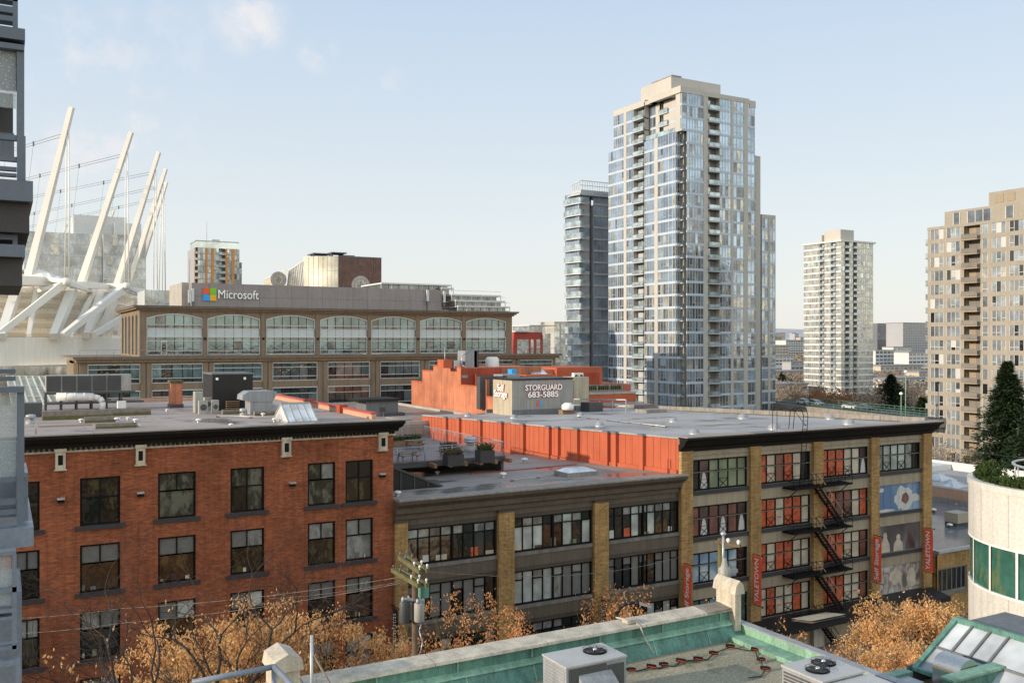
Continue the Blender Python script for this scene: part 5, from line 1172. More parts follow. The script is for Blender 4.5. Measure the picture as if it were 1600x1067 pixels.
# red-capped parapet along the right edge of the brick building
t = T('parapet_wall', 'low pale parapet with a red cap along the rear right roof edge', 'parapet', (UR-.2, 75, ZR))
mb = MB(); mb.box(UR-.35, UR-.03, FV+3, FV+29.5, ZR, ZR+.34); mb.box(UR-14, UR-.36, FV+29.2, FV+29.5, ZR, ZR+.3); mb.build('wall', M['brick_pink'], t); mb = MB(); mb.box(UR-.42, UR+.03, FV+3, FV+29.6, ZR+.343, ZR+.45); mb.build('cap', M['red_paint'], t)
for v_ in (FV+9, FV+17): mb = MB(); mb.box(UR-.6, UR+.04, v_, v_+.7, ZR, ZR+.6); mb.build('block', M['orange_dark'], t)
# low building behind with the gravel roof and the grey shed
lw = T('low_building', 'low building with a light gravel roof behind the dark brown building', 'building', (38, 122, 0))
mb = MB(); mb.box(20, 55.5, 104, 139, 0, 15.9); mb.build('wall', M['concrete'], lw); mb = MB(); mb.box(20.4, 55.1, 104.4, 138.6, 15.9, 15.96); mb.build('roof', M['roof_brown'], lw)
mb = MB(); mb.box(20, 55.5, 104, 104.35, 15.903, 16.3); mb.box(20, 55.5, 138.6, 139, 15.903, 16.5); mb.box(55.1, 55.5, 104.36, 138.5, 15.903, 16.3); mb.build('parapet', M['concrete_light'], lw)
t, q0, q1, qv, qz0, qz1 = box_thing('roof_hut', 'small grey hut with a dark flat roof behind the parapet', 'hut', 572, 622, 650, 627, flat(15.96), 4, 'shed_grey', part='wall')
mb = MB(); mb.box(q0-1.2, q1+.2, qv-.3, qv+4.3, qz1+.003, qz1+.35); mb.build('roof', M['black_metal'], t); mb = MB(); mb.box(q0+1.9, q0+2.7, qv-.04, qv-.002, qz0+.6, qz0+1.2); mb.build('vent', M['unit_dark'], t)
for lb_, a, b, yb, yt in (('long dark roof kerb left of the grey hut',518,585,648,641),('dark roof kerb right of the grey hut',600,633,650,645)): box_thing('roof_kerb', lb_, 'kerb', a, b, yb, yt, flat(15.96), 1.5, 'unit_dark')
# =================================================================== terrace on the dark building
dz = 16.55; DX0, DX1, DY0, DY1 = UD0+.1, 36.8, 67.3, 84.0
tr = T('roof_terrace', 'timber roof terrace with metal railing between brick wall and orange wall', 'terrace', ((DX0+DX1)/2, 75, 15.5))
mb = MB(); mb.box(DX0, DX1, DY0, DY1, dz-.12, dz); mb.build('deck', M['deck_wood'], tr)
mb = MB(); mb.box(DX0, DX1, DY0+.05, DY0+.3, dz-.5, dz-.121); mb.box(DX1-.3, DX1-.05, DY0+.3, DY1, 14.0, dz-.121); mb.build('skirt', M['unit_dark'], tr)
for i in range(6): x = U(672,DY0)+i*1.35; mb = MB(); mb.box(x-.12, x+.12, DY0-1.1, DY0+.04, dz-.5, dz-.18); mb.build('joist', M['wood'], tr)
def railrun(p, q, h=1.1, step=.16, parent=None, post=2.4):
    p = Vector(p); q = Vector(q); L = (q-p).length; mb = MB(); mb.tube(p+Vector((0,0,h)), q+Vector((0,0,h)), .03); mb.tube(p+Vector((0,0,.1)), q+Vector((0,0,.1)), .02, n=4)
    n = int(L/step)
    for i in range(n+1): a = p.lerp(q, i/n); mb.tube(a+Vector((0,0,.1)), a+Vector((0,0,h)), .011, n=3, caps=False)
    m = max(1, round(L/post))
    for i in range(m+1): a = p.lerp(q, i/m); mb.tube(a, a+Vector((0,0,h+.03)), .035)
    return mb.build('railing', M['rail_grey'], parent)
railrun((DX0,DY0+.15,dz), (DX1-.1,DY0+.15,dz), parent=tr); railrun((DX1-.1,DY0+.15,dz), (DX1-.1,DY1,dz), parent=tr); railrun((DX0,DY1,dz), (DX1-.1,DY1,dz), parent=tr); railrun((DX0,DY0+9,dz),(DX0+7,DY0+9,dz), parent=tr)
def picnic(p, label):
    t = T('picnic_table', label, 'table', p, 'wooden picnic tables on the roof terrace'); x, y, z = p
    mb = MB(); [mb.box(x-.9, x+.9, y-.36+i*.15, y-.23+i*.15, z+.70, z+.74) for i in range(5)]; mb.build('tabletop', M['wood_grey'], t)
    for s_ in (-1,1): mb = MB(); [mb.box(x-.9, x+.9, y+s_*.66-.13+i*.14, y+s_*.66-.01+i*.14, z+.42, z+.46) for i in range(2)]; mb.build('bench', M['wood'], t)
    for sx_ in (-.6,.6):
        for s_ in (-1,1): mb = MB(); mb.beam((x+sx_,y+s_*.55,z), (x+sx_,y+s_*.22,z+.70), .08, .04); mb.build('leg', M['wood'], t)
        mb = MB(); mb.box(x+sx_-.03, x+sx_+.03, y-.75, y+.75, z+.34, z+.42); mb.build('cross_bar', M['wood'], t)
dzf = flat(dz)
for (px, py), l in zip(((637,719),(648,700),(703,713),(628,694)), ('picnic table nearest the brick wall corner on the terrace','picnic table farthest back beside the green planters','picnic table between the two tall dark planters','picnic table half hidden at the far left of the terrace')): picnic(onslope(px, py, dzf), l)
def leaves_box(x0, x1, y0, y1, z0, z1, n, s, seed, up=0.0):
    rr_ = random.Random(seed); mb = MB()
    for _ in range(n):
        u_, v_, w_ = rr_.random(), rr_.random(), rr_.random()**(.8); c = Vector((x0+(x1-x0)*u_, y0+(y1-y0)*v_, z0+(z1-z0)*w_*(.7+.3*math.sin(u_*19+v_*7))))
        a = Vector((rr_.uniform(-1,1), rr_.uniform(-1,1), rr_.uniform(-1,1)+up)).normalized()*s*rr_.uniform(.7,1.6); b = a.cross(Vector((rr_.uniform(-1,1), rr_.uniform(-1,1), rr_.uniform(-1,1)))).normalized()*s*.35
        mb.poly([c-b, c+a*.5+b*0-b*.2, c+a, c+b])
    return mb
def planter(pl, pr, yb, yt, lb_, mat, plant, hh=.5, dp=1.0, fz=dzf, up=1.5, grp='dark planters on the roof terrace'):
    t, q0, q1, qv, qz0, qz1 = box_thing('planter', lb_, 'planter', pl, pr, yb, yt, fz, dp, mat, grp, 'box')
    mb = leaves_box(q0, q1, qv, qv+dp, qz1-.05, qz1+hh, int(500*(q1-q0)), .13, pl, up); mb.build('plant', M[plant], t, kind='stuff'); return t
planter(700, 725, 727, 711, 'tall dark planter with dry grass at the terrace railing', 'planter_dark', 'grass_dry', .5); planter(751, 773, 722, 704, 'tall dark planter with a green shrub near the terrace corner', 'planter_dark', 'leaf_green', .55)
planter(616, 634, 696, 689, 'low planter with green plants at the brick wall', 'wood', 'leaf_green', .4, grp='low planters at the back of the terrace'); planter(637, 660, 694, 687, 'low planter with green plants at the back of the terrace', 'wood', 'leaf_green', .45, grp='low planters at the back of the terrace')
planter(694, 716, 706, 699, 'low planter with dry grass against the orange wall', 'wood_grey', 'grass_dry', .4, grp='low planters at the back of the terrace')
t = T('stair_bulkhead', 'black sloping metal stair bulkhead in the corner beside the brick wall', 'bulkhead', (24, 60, 15.6))
pA = onD(616, 768); pB = onD(689, 765); yA = FV+4.6; xB = U(689, yA); zA = zD(yA); zTop = Zv(618, 714, yA)
mb = MB(); mb.extr([(UR+.03,yA,zA-.1),(xB,yA,zA-.1),(xB,yA,zA+.02),(UR+.03,yA,zTop)], (0,1.6,0)); mb.build('shell', M['black_metal'], t)
mb = MB(); 
for i in range(5): x = UR+.3+(xB-UR-.3)*i/5; zz = zTop+(zA-zTop)*(x-UR)/(xB-UR); mb.box(x-.04, x+.04, yA-.06, yA-.002, zA, zz)
mb.beam((UR+.03,yA-.05,zTop+.05), (xB+.1,yA-.05,zA+.06), .1, .14); mb.build('seam', M['unit_dark'], t)
for (px, py, s_), w_ in zip(((621,775,.9),(786,746,1.0),(820,723,1.1),(683,741,.7)), ('in the corner beside the brick wall','in front of the terrace joists','below the orange wall','under the terrace joists')): vent(onD(px,py), s_, 'small white vent on the dark building roof '+w_, 'small vents on the dark building roof')
turbine(onslope(735, 703, dzf), 1.35, 'tall ringed vent at the back of the terrace against the orange wall')
x0, x1, v, z0, z1 = blk(887, 936, 744, 736, zD); t = T('roof_skylight', 'low square skylight with a white dome on the dark building roof', 'skylight', ((x0+x1)/2, v+1, z0))
mb = MB(); mb.box(x0, x1, v, v+2.0, z0-.05, z0+.32); mb.build('kerb', M['concrete'], t); mb = MB(); xm, ym = (x0+x1)/2, v+1
for s in range(8):
    pass
mb.hexa([(x0+.1,v+.1,z0+.321),(x1-.1,v+.1,z0+.321),(x1-.1,v+1.9,z0+.321),(x0+.1,v+1.9,z0+.321),(x0+.6,v+.55,z0+.55),(x1-.6,v+.55,z0+.55),(x1-.6,v+1.45,z0+.55),(x0+.6,v+1.45,z0+.55)]); mb.build('dome', M['skylight_frost'], t)
t = T('expansion_joint', 'long low roof kerb crossing the dark building roof', 'kerb', onD(870,727)); mb = MB(); a, b = onD(735,741), onD(900,726); mb.beam((a[0],a[1],a[2]+.03), (b[0],b[1],b[2]+.03), .3, .06); mb.build('strip', M['orange_dark'], t)
# =================================================================== on the storage roof
SB = T('sign_hut', 'grey rooftop hut, beige on its sunlit side, carrying the STORGUARD sign', 'hut', (58, 100, 16.9)); bx0, bx1, by0, by1 = 54.3, U(895,97.7), 97.7, 102.6; bz0 = zS(97.7)-.1; bz1 = Zv(800, 594.5, 97.7)
mb = MB(); mb.box(bx0, bx1, by0, by1, bz0, bz1); mb.build('wall', M['sign_grey'], SB)
mb = MB(); mb.box(bx0-.03, bx0-.001, by0, by1, bz0, bz1-.01); mb.build('side_wall', M['sign_beige'], SB)  # lighter beige skin puts the sunlight on this side into the colour
mb = MB(); mb.box(bx0-.12, bx1+.1, by0-.12, by1+.1, bz1+.003, bz1+.2); mb.build('coping', M['black_metal'], SB)
mb = MB(); mb.box(bx0+.02, bx1, by0-.02, by0-.001, bz0, bz0+.75); mb.build('plinth', M['shed_grey'], SB)
sg = T('storage_sign', 'red and white STORGUARD lettering with phone number on the rooftop hut', 'sign', (bx0+5, by0-.1, bz0+2))
cx = (U(820,by0)+U(877,by0))/2
for nm, mt, bd, k in (('letter_edge','letter_red',.045,.12),('lettering','letter_lit',.015,.19)):
    text('STORGUARD', .98, (cx, by0-k, Zv(848,605.5,by0)), (1,0,0), (0,0,1), M[mt], sg, nm, .03, fit=(U(877,by0)-U(820,by0)), bold=bd); text('683-5885', .98, (cx-.1, by0-k, Zv(848,616.3,by0)), (1,0,0), (0,0,1), M[mt], sg, nm, .03, fit=(U(872,by0)-U(825,by0)), bold=bd)
c = (U(842,by0), by0-.06, Zv(842,630.5,by0)); mb = MB(); mb.poly([(c[0]+.36*math.cos(math.pi/2+i*math.pi/10), c[1], c[2]+.36*math.sin(math.pi/2+i*math.pi/10)) for i in range(11)]); mb.build('emblem_left', M['ms_red'], sg)
mb = MB(); mb.poly([(c[0]+.06+.36*math.cos(-math.pi/2+i*math.pi/10), c[1]-.02, c[2]+.36*math.sin(-math.pi/2+i*math.pi/10)) for i in range(11)]); mb.build('emblem_right', M['ms_blue'], sg)
s2 = T('side_sign', 'red edged Self Storage lettering on the sunlit beige side of the rooftop hut', 'sign', (bx0, 100, bz0+2)); cy = V(784,bx0)
for nm, mt, bd, k in (('letter_edge','letter_red',.045,.08),('lettering','letter_lit',.01,.15)):
    text('Self', 1.15, (bx0-k-.03, cy, Zu(784,606,bx0)), (0,-1,0), (0,0,1), M[mt], s2, nm, .03, sx=1.0, bold=bd); text('Storage', 1.15, (bx0-k-.03, cy, Zu(784,615.5,bx0)), (0,-1,0), (0,0,1), M[mt], s2, nm, .03, sx=.95, bold=bd)
for i, (px, py) in enumerate(((907,650),(803,653.5),(937,666),(1052,659),(1161,654),(1210,671),(1085,678),(1326,663),(731,650),(1297,655))):
    p = onS(px, py); pos = ['behind the rooftop hut corner','in front of the rooftop hut','beyond the long orange wall, mid roof','far left of the roof ladder by the rear parapet','beside the rear parapet','left of the roof ladder','nearest the orange wall corner','at the right end of the roof','at the top of the orange wall left of the hut','white post on the rear parapet'][i]
    t = T('dome_vent', 'low pale dome vent '+pos, 'vent', p, 'dome vents on the storage roof'); s_ = 1.35 if i in (4,5,7) else 1.1
    mb = MB(); mb.prof([(.45*s_,0),(.45*s_,.10),(.40*s_,.12)], p, 14); mb.build('kerb', M['galv'], t); mb = MB(); mb.prof([(.40*s_,.12),(.36*s_,.26*s_),(.2*s_,.38*s_),(.05,.42*s_)], p, 14); mb.build('dome', M['unit_grey'], t)
t = T('vent_stack', 'white round vent on a rusty base at the right of the sign hut', 'vent', onS(887,647)); p = onS(887,647); mb = MB(); mb.box(p[0]-.7, p[0]+1.0, p[1], p[1]+1.0, p[2], p[2]+.5); mb.build('base', M['wood'], t); mb = MB(); mb.prof([(.5,.5),(.75,.6),(.75,1.1),(.4,1.4)], p, 14); mb.build('cap', M['white_paint'], t)
box_thing('condenser_unit', 'grey condenser unit right of the rusty vent', 'rooftop unit', 921, 942, 643, 629, zS, 2, 'unit_dark'); box_thing('condenser_unit', 'low grey duct box between vent and condenser', 'rooftop unit', 900, 919, 642, 634, zS, 1.6, 'unit_grey')
t = T('pipe_rack', 'long galvanised pipe rack along the rear of the storage roof', 'pipe rack', onS(960,641)); mb = MB(); p = onS(897,641); q = onS(978,643)
for h in (.7, 1.5): mb.beam((p[0],p[1],p[2]+h), (q[0],q[1],q[2]+h), .14)
for k in range(5): f = k/4; a = Vector(p).lerp(Vector(q), f); mb.beam(a, a+Vector((0,0,1.5)), .1)
mb.build('rack', M['galv'], t)
box_thing('hatch', 'low dark roof hatch near the rear parapet', 'hatch', 1010, 1042, 645, 640, zS, 2.2, 'concrete')
# =================================================================== orange stucco building
ob = T('orange_building', 'orange stucco building with stepped weathered side wall behind the storage roof', 'building', (66, 120, 0)); OX = 56.0
segs = [(643,660,597,25),(660,677,580,25),(677,720,573.5,13)]
mb = MB()
for pl, pr, yt, dp in segs: mb.box(OX, OX+dp, V(pr,OX), V(pl,OX), 0, Zu((pl+pr)/2, yt, OX))
mb.build('side_block', M['orange_weathered'], ob)
mb = MB()
for pl, pr, yt in ((720,749,603.5),(749,760,594.5),(760,772,621)): mb.box(OX, OX+.45, V(pr,OX), V(pl,OX)-.002, 0, Zu((pl+pr)/2, yt, OX))
mb.build('side_parapet', M['orange_weathered'], ob)
mb = MB()
for pl, pr, yt, dp in segs: z = Zu((pl+pr)/2, yt, OX); mb.box(OX-.06, OX+.5, V(pr,OX)-.0, V(pl,OX), z+.003, z+.18)
for pl, pr, yt in ((720,749,603.5),(749,760,594.5),(760,772,621)): z = Zu((pl+pr)/2, yt, OX); mb.box(OX-.06, OX+.5, V(pr,OX), V(pl,OX), z+.003, z+.15)
mb.build('coping', M['orange_stucco'], ob)
v1 = V(720,OX); zt1 = Zv(750,575,v1); xE = U(784,v1)
mb = MB(); f1 = faceV(v1-.02); f1.box(mb, OX+.02, xE, 14, zt1, -.3, .02); mb.build('front_wall', M['orange_dark'], ob)  # darker orange here puts the front's shade into the colour
mb = MB(); f1.box(mb, OX+2.4, xE-.5, 14, zt1-1.1, .02, .04); mb.build('recess', M['screen_brown'], ob); mb = MB(); f1.box(mb, OX+2.1, xE-.2, zt1-1.1, zt1-.8, .03, .5); f1.box(mb, OX+2.1, OX+2.4, 14, zt1-1.1, .03, .5); mb.build('portal_frame', M['orange_dark'], ob)
mb = MB(); mb.box(OX+.45, 82, V(772,OX), 134, 0, 17.0); mb.build('lower_mass', M['orange_dark'], ob); mb = MB(); mb.box(OX+.46, 81.9, V(772,OX)+.1, 133.9, 17.001, 17.06); mb.build('roof', M['roof_brown'], ob)
mb = MB(); mb.box(U(722,v1-.1), U(731,v1-.1), v1-.12, v1-.06, Zv(726,590.5,v1), Zv(726,586,v1)); mb.build('notice', M['unit_grey'], ob)
vA = 112.0; xa, xb = U(895,vA), U(993,vA)
mb = MB(); mb.box(xa, xb, vA, vA+14, 10, Zv(940,616,vA)); mb.build('terrace_block', M['orange_stucco'], ob); mb = MB(); mb.box(xa-.1, xb+.1, vA-.1, vA+.5, Zv(940,616,vA)+.003, Zv(940,613,vA)); mb.build('terrace_edge', M['concrete_light'], ob)
railrun((xa,vA+.3,Zv(940,613,vA)), (xb,vA+.3,Zv(940,613,vA)), 1.05, .35, ob)
planter(908, 975, 613, 609, 'long planter with green and yellow shrubs behind the terrace rail', 'wood_grey', 'leaf_green', .8, 1.0, flat(Zv(940,616,vA)+.2), grp='rooftop shrubs')
vB = 124.0; xa2, xb2 = U(870,vB), U(941,vB); zB = Zv(900,574,vB)
mb = MB(); mb.box(xa2, xb2, vB, vB+10, 14, zB); mb.box(U(941,vB+3), U(986,vB+3), vB+3, vB+12, 14, Zv(960,602,vB)); mb.build('rear_block', M['orange_stucco'], ob); mb = MB(); mb.box(xa2+3.3, xb2-.6, vB-.06, vB-.002, 15, zB-.9); mb.build('rear_recess', M['orange_dark'], ob)
f17 = flat(17.06)
for nm, lb_, ct, a, b, yb, yt, dp, mt in (('cooling_tower','tall grey cooling unit on top of the orange building','rooftop unit',727,745,575,548,2.5,'unit_grey'),('chiller','dark ribbed chiller beside the grey cooling unit','rooftop unit',741,748,575,548,2.2,'unit_dark'),('tank_box','low grey box left of the cooling unit','rooftop unit',709,722,575,563,1.5,'galv'),
        ('roof_stub','small orange stub wall above the weathered side','wall',693,707,574,562,2,'orange_stucco')):
    z_ = zt1 if yb == 575 else Zu(700,573.5,OX); v_ = v1+1.5; x0, x1 = U(a,v_), U(b,v_); t = T(nm, lb_, ct, ((x0+x1)/2, v_, z_)); mb = MB(); mb.box(x0, x1, v_, v_+dp, z_-.05, Zv((a+b)/2, yt, v_)); mb.build('body', M[mt], t)
    if nm == 'cooling_tower':
        mb = MB(); mb.path([(x0+.1,v_-.2,z_),(x0-.6,v_-.2,z_+.4),(x0-.6,v_-.2,z_+1.8),(x0+.1,v_-.1,z_+2.2)], .12, 8); mb.build('pipe', M['galv'], t)
p = (U(769,v1+3), v1+3, zt1-.3); t = T('water_tank', 'small white drum on the orange building roof', 'tank', p); mb = MB(); mb.prof([(.95,0),(1.0,.2),(1.0,1.5),(.7,1.8)], p, 16); mb.build('drum', M['white_paint'], t)
p = (U(695,v1+2), v1+2, zt1); t = T('aerial', 'thin aerial above the orange building', 'aerial', p); mb = MB(); mb.tube(p, (p[0],p[1],p[2]+2.9), .05); mb.build('pole', M['galv'], t)
for lb_, nm, a, b, yb, yt, dp, mt in (('row of grey roof units behind the sign hut','roof_unit',785,812,597,585,2.5,'unit_grey'),('blue bin behind the sign hut','bin',800,807,590,577,1.2,'ms_blue'),('orange low roof wall behind the sign hut','roof_wall',822,869,597,585.5,2,'orange_stucco'),('tan rooftop box right of the sign hut','roof_unit',897,920,606,589,3,'sign_beige'),('dark duct run behind the sign hut','duct',750,792,600,588,1.0,'unit_dark')):
    v_ = 108 if nm != 'bin' else 112; x0, x1 = U(a,v_), U(b,v_); z1_ = Zv((a+b)/2, yt, v_); t = T(nm, lb_, nm.replace('_',' '), ((x0+x1)/2, v_, 17.06)); mb = MB(); mb.box(x0, x1, v_, v_+dp, 17.06, z1_); mb.build('body', M[mt], t)
t = T('pyramid_skylight', 'slanting white skylight on the roof behind the sign hut', 'skylight', (U(843,114),114,17.06)); mb = MB(); z_ = Zv(843,587,114); mb.box(U(826,114), U(858,114), 114, 116.5, 17.06, z_); mb.build('kerb', M['concrete'], t); mb = MB(); mb.poly([(U(828,114),113.9,z_+.01),(U(857,114),113.9,z_+.01),(U(851,116),116.4,Zv(843,578,116)),(U(833,116),116.4,Zv(843,578,116))]); mb.build('glass', M['skylight_glass'], t)
for (a, b), w_ in zip(((897,904),(905,912)), ('left','right')):
    v_ = 109.5; z_ = Zv(905,589,v_-.5); x0, x1 = U(a,v_), U(b,v_); t = T('air_conditioner', w_+' of two small white air conditioners on the tan rooftop box', 'air conditioner', (x0,v_,z_), 'pair of air conditioners on the tan box'); mb = MB(); mb.box(x0, x1-.05, v_, v_+.6, z_-.4, z_+.55); mb.build('casing', M['white_paint'], t); mb = MB(); c = ((x0+x1)/2, v_-.004, z_+.1); mb.poly([(c[0]+.26*math.cos(i*math.pi/8), c[1], c[2]+.26*math.sin(i*math.pi/8)) for i in range(16)]); mb.build('fan_grille', M['unit_dark'], t)

# flat patches, pipes and a cable run across the big roofs
def patch(px, py, w_, d_, fz, label, mt='concrete'):
    p = onslope(px, py, fz, 17); t = T('roof_patch', label, 'roof patch', p, 'repair patches on the flat roofs'); mb = MB(); z = lambda y: fz(y)+.012
    mb.poly([(p[0],p[1],z(p[1])),(p[0]+w_,p[1],z(p[1])),(p[0]+w_,p[1]+d_,z(p[1]+d_)),(p[0],p[1]+d_,z(p[1]+d_))]); mb.build('patch', M[mt], t)
patch(1110, 666, 4, 2.2, zS, 'pale repair patch on the storage roof left of the roof ladder'); patch(990, 655, 6, 1.4, zS, 'long thin repair patch in the middle of the storage roof', 'roof_wet'); patch(850, 752, 2.6, 1.6, zD, 'square repair patch on the dark building roof near its edge', 'concrete'); patch(700, 771, 3.6, 1.1, zD, 'thin repair patch at the left of the dark building roof', 'roof_wet'); patch(60, 668, 3, 1.2, RZ, 'brown repair patch at the left end of the brick building roof', 'wood')
def piperun(a, b, fz, r, label, mt='galv'):
    p, q = Vector(onslope(*a, fz, 17)), Vector(onslope(*b, fz, 17)); t = T('roof_pipe', label, 'pipe', p, 'pipes lying on the flat roofs'); mb = MB(); mb.tube(p+Vector((0,0,.12)), q+Vector((0,0,.12)), r, n=6); mb.build('pipe', M[mt], t)
    n = max(2, int((q-p).length/2.5))
    for i in range(n+1): c = p.lerp(q, i/n); mb = MB(); mb.box(c.x-.12, c.x+.12, c.y-.08, c.y+.08, c.z-.01, c.z+.1); mb.build('block', M['wood'], t)
piperun((905,652), (1040,668), zS, .05, 'thin pipe on blocks running from the condenser across the storage roof'); piperun((340,652), (445,655), RZ, .04, 'thin pipe on blocks between black shed and skylight'); piperun((800,752), (880,742), zD, .035, 'thin pipe on blocks leading to the low square skylight')
# =================================================================== near roof with green parapet (below the viewer)
RN = 18.12; PV0, PV1 = 18.65, 19.08; NX1 = 17.35; NX0 = -9.0; CT = 18.9
nr = T('near_building', 'nearest flat roof with gravel and a green and cream parapet at the bottom', 'building', (5, 14, 0))
mb = MB(); mb.box(NX0, NX1, -6, PV1-.05, 0, RN-.02); mb.build('wall', M['facade_beige'], nr)
mb = MB(); mb.box(NX0+.1, NX1-.2, 2, PV0, RN-.02, RN); mb.build('roof_gravel', M['gravel'], nr)
mb = MB(); mb.box(NX0, NX1-.02, PV0+.06, PV1-.06, RN-.5, CT-.07); mb.hexa([(NX0,PV0-.22,RN+.003),(NX1-.03,PV0-.22,RN+.003),(NX1-.03,PV0+.06,RN+.003),(NX0,PV0+.06,RN+.003),(NX0,PV0-.04,RN+.36),(NX1-.03,PV0-.04,RN+.36),(NX1-.03,PV0+.06,RN+.38),(NX0,PV0+.06,RN+.38)])
mb.build('parapet', M['green_copper'], nr)
mb = MB(); mb.hexa([(NX0,PV0-.1,RN+.363),(NX1-.03,PV0-.1,RN+.363),(NX1-.03,PV0+.058,RN+.383),(NX0,PV0+.058,RN+.383),(NX0,PV0-.08,RN+.40),(NX1-.03,PV0-.08,RN+.40),(NX1-.03,PV0+.058,RN+.46),(NX0,PV0+.058,RN+.46)]); mb.build('moulding', M['green_gutter'], nr)
mb = MB(); xs = [NX0]; 
while xs[-1] < NX1-1.5: xs.append(xs[-1]+2.9)
xs.append(NX1-1.15)
for a, b in zip(xs, xs[1:]): mb.hexa([(a+.01,PV0-.06,CT-.06),(b-.01,PV0-.06,CT-.06),(b-.01,PV1+.1,CT-.06),(a+.01,PV1+.1,CT-.06),(a+.01,PV0-.04,CT),(b-.01,PV0-.04,CT),(b-.01,PV1+.08,CT+.05),(a+.01,PV1+.08,CT+.05)])
mb.build('cap', M['cap_cream'], nr)
x = 3.2
while x < NX1-.3: mb = MB(); mb.box(x-.02, x+.02, PV0+.03, PV0+.058, RN+.47, CT-.075); mb.build('seam', M['green_gutter'], nr); x += 1.93
x = 3.9
while x < NX1-.3: mb = MB(); mb.hexa([(x-.015,PV0-.235,RN+.01),(x+.015,PV0-.235,RN+.01),(x+.015,PV0-.2,RN+.01),(x-.015,PV0-.2,RN+.01),(x-.015,PV0-.06,RN+.355),(x+.015,PV0-.06,RN+.355),(x+.015,PV0-.03,RN+.355),(x-.015,PV0-.03,RN+.355)]); mb.build('seam', M['green_gutter'], nr); x += 1.75
mb = MB(); mb.box(NX1-.55, NX1+.02, 2, PV0-.03, RN+.003, RN+.12); mb.box(NX1-.06, NX1+.12, 2, PV0+.2, RN-.3, RN+.34); mb.build('side_gutter', M['green_gutter'], nr)
mb = MB(); mb.box(NX1-.10, NX1+.15, 2, PV0+.22, RN+.343, RN+.38); mb.build('gutter_lip', M['unit_grey'], nr)
# street side of it (seen only in window reflections)
fs_ = Face((NX1, PV1), (-1,0), (0,1)); mb = MB()
for i in range(8): fs_.box(mb, i*3.4, i*3.4+.8, 0, 17.6, -.04, .3)
for z in (4,8,12,16.6): fs_.box(mb, 0, 26.3, z, z+.6, -.04, .18)
mb.build('street_pilaster', M['facade_beige'], nr); mb = MB(); 
for i in range(7):
    for z in (1,4.9,8.9,12.9): fs_.quad(mb, i*3.4+1.0, i*3.4+3.2, z, z+2.6, .02)
mb.build('street_window', M['pane_teal'], nr, kind='stuff')
def pier(x0, x1, y0, y1, zt, label):
    t = T('parapet_pier', label, 'pier', ((x0+x1)/2, (y0+y1)/2, CT-.05)); ym = (y0+y1)/2; xm = (x0+x1)/2; h = .36
    mb = MB(); mb.box(x0, x1, y0, y1, RN+.2, zt-h); mb.build('shaft', M['cap_cream'], t)
    mb = MB(); mb.extr([(x0-.07,y0-.07,zt-h+.003),(x1+.07,y0-.07,zt-h+.003),(x1+.02,y0-.07,zt-h*.35),(xm,y0-.07,zt),(x0-.02,y0-.07,zt-h*.35)], (0,y1-y0+.14,0)); mb.build('gabled_cap', M['cap_cream'], t)
pier(U(1112,19.3)+.1, NX1-.1, PV0-.16, PV1+.15, 19.66, 'cream gabled pier at the corner of the green parapet')
xA, xB = U(421,19.0), U(459,19.0); pier(xA, xB, PV0-.1, PV1+.2, 19.68, 'cream pier at the left end of the parapet beside the grey rail')
# condensing units
def cond(x0, x1, y0, y1, z1, fans, label, top='unit_top', side='unit_dark'):
    t = T('condensing_unit', label, 'rooftop unit', ((x0+x1)/2, (y0+y1)/2, RN)); mb = MB(); mb.box(x0, x1, y0, y1, RN+.08, z1-.03); mb.build('casing', M['unit_grey'], t)
    mb = MB(); mb.box(x0-.02, x1+.02, y0-.02, y1+.02, z1-.027, z1+.01); mb.build('top_panel', M[top], t)
    mb = MB()
    k = RN+.16
    while k < z1-.1:
        mb.box(x0-.012, x0-.002, y0+.05, y1-.05, k, k+.035); k += .07
    mb.build('coil_louvre', M[side], t)
    mb = MB(); mb.box(x0+.06, x0+.12, y0-.012, y0-.002, RN+.1, z1-.06); mb.box(x1-.5, x1-.06, y0-.014, y0-.002, RN+.15, z1-.12); mb.box(x0+.13, x1-.52, y0-.010, y0-.002, RN+.1, z1-.06); mb.build('service_panel', M['unit_dark'], t)
    for fx, fy, r in fans:
        mb = MB(); n = 24; c = (fx, fy, z1+.016); mb.poly([(c[0]+r*math.cos(i*2*math.pi/n), c[1]+r*math.sin(i*2*math.pi/n), c[2]) for i in range(n)]); w_ = mb.build('fan_well', M['frame_black'], t)
        mb = MB(); 
        for i in range(3): a = i*2.094+fx; mb.extr([(c[0]+.04*math.cos(a),c[1]+.04*math.sin(a),c[2]+.006),(c[0]+r*.85*math.cos(a-.3),c[1]+r*.85*math.sin(a-.3),c[2]+.02),(c[0]+r*.85*math.cos(a+.3),c[1]+r*.85*math.sin(a+.3),c[2]+.01)], (0,0,.004))
        mb.build('fan_blade', M['unit_dark'], w_)
        mb = MB(); mb.prof([(.05,0),(.05,.03),(.02,.05)], (c[0],c[1],c[2]+.025), 12); mb.build('fan_hub', M['chrome'], w_)
        mb = MB()
        for rr2 in (.4,.7,1.0):
            for i in range(n): a, b = i*2*math.pi/n, (i+1)*2*math.pi/n; mb.tube((c[0]+r*rr2*math.cos(a),c[1]+r*rr2*math.sin(a),c[2]+.05), (c[0]+r*rr2*math.cos(b),c[1]+r*rr2*math.sin(b),c[2]+.05), .006, n=3, caps=False)
        for i in range(8): a = i*math.pi/4; mb.tube((c[0],c[1],c[2]+.05), (c[0]+r*math.cos(a),c[1]+r*math.sin(a),c[2]+.05), .005, n=3, caps=False)
        mb.build('fan_guard', M['unit_dark'], w_)
    for x in (x0+.1, x1-.1):
        mb = MB(); mb.box(x-.08, x+.08, y0, y1, RN, RN+.08); mb.build('foot', M['rubber'], t)
    return t
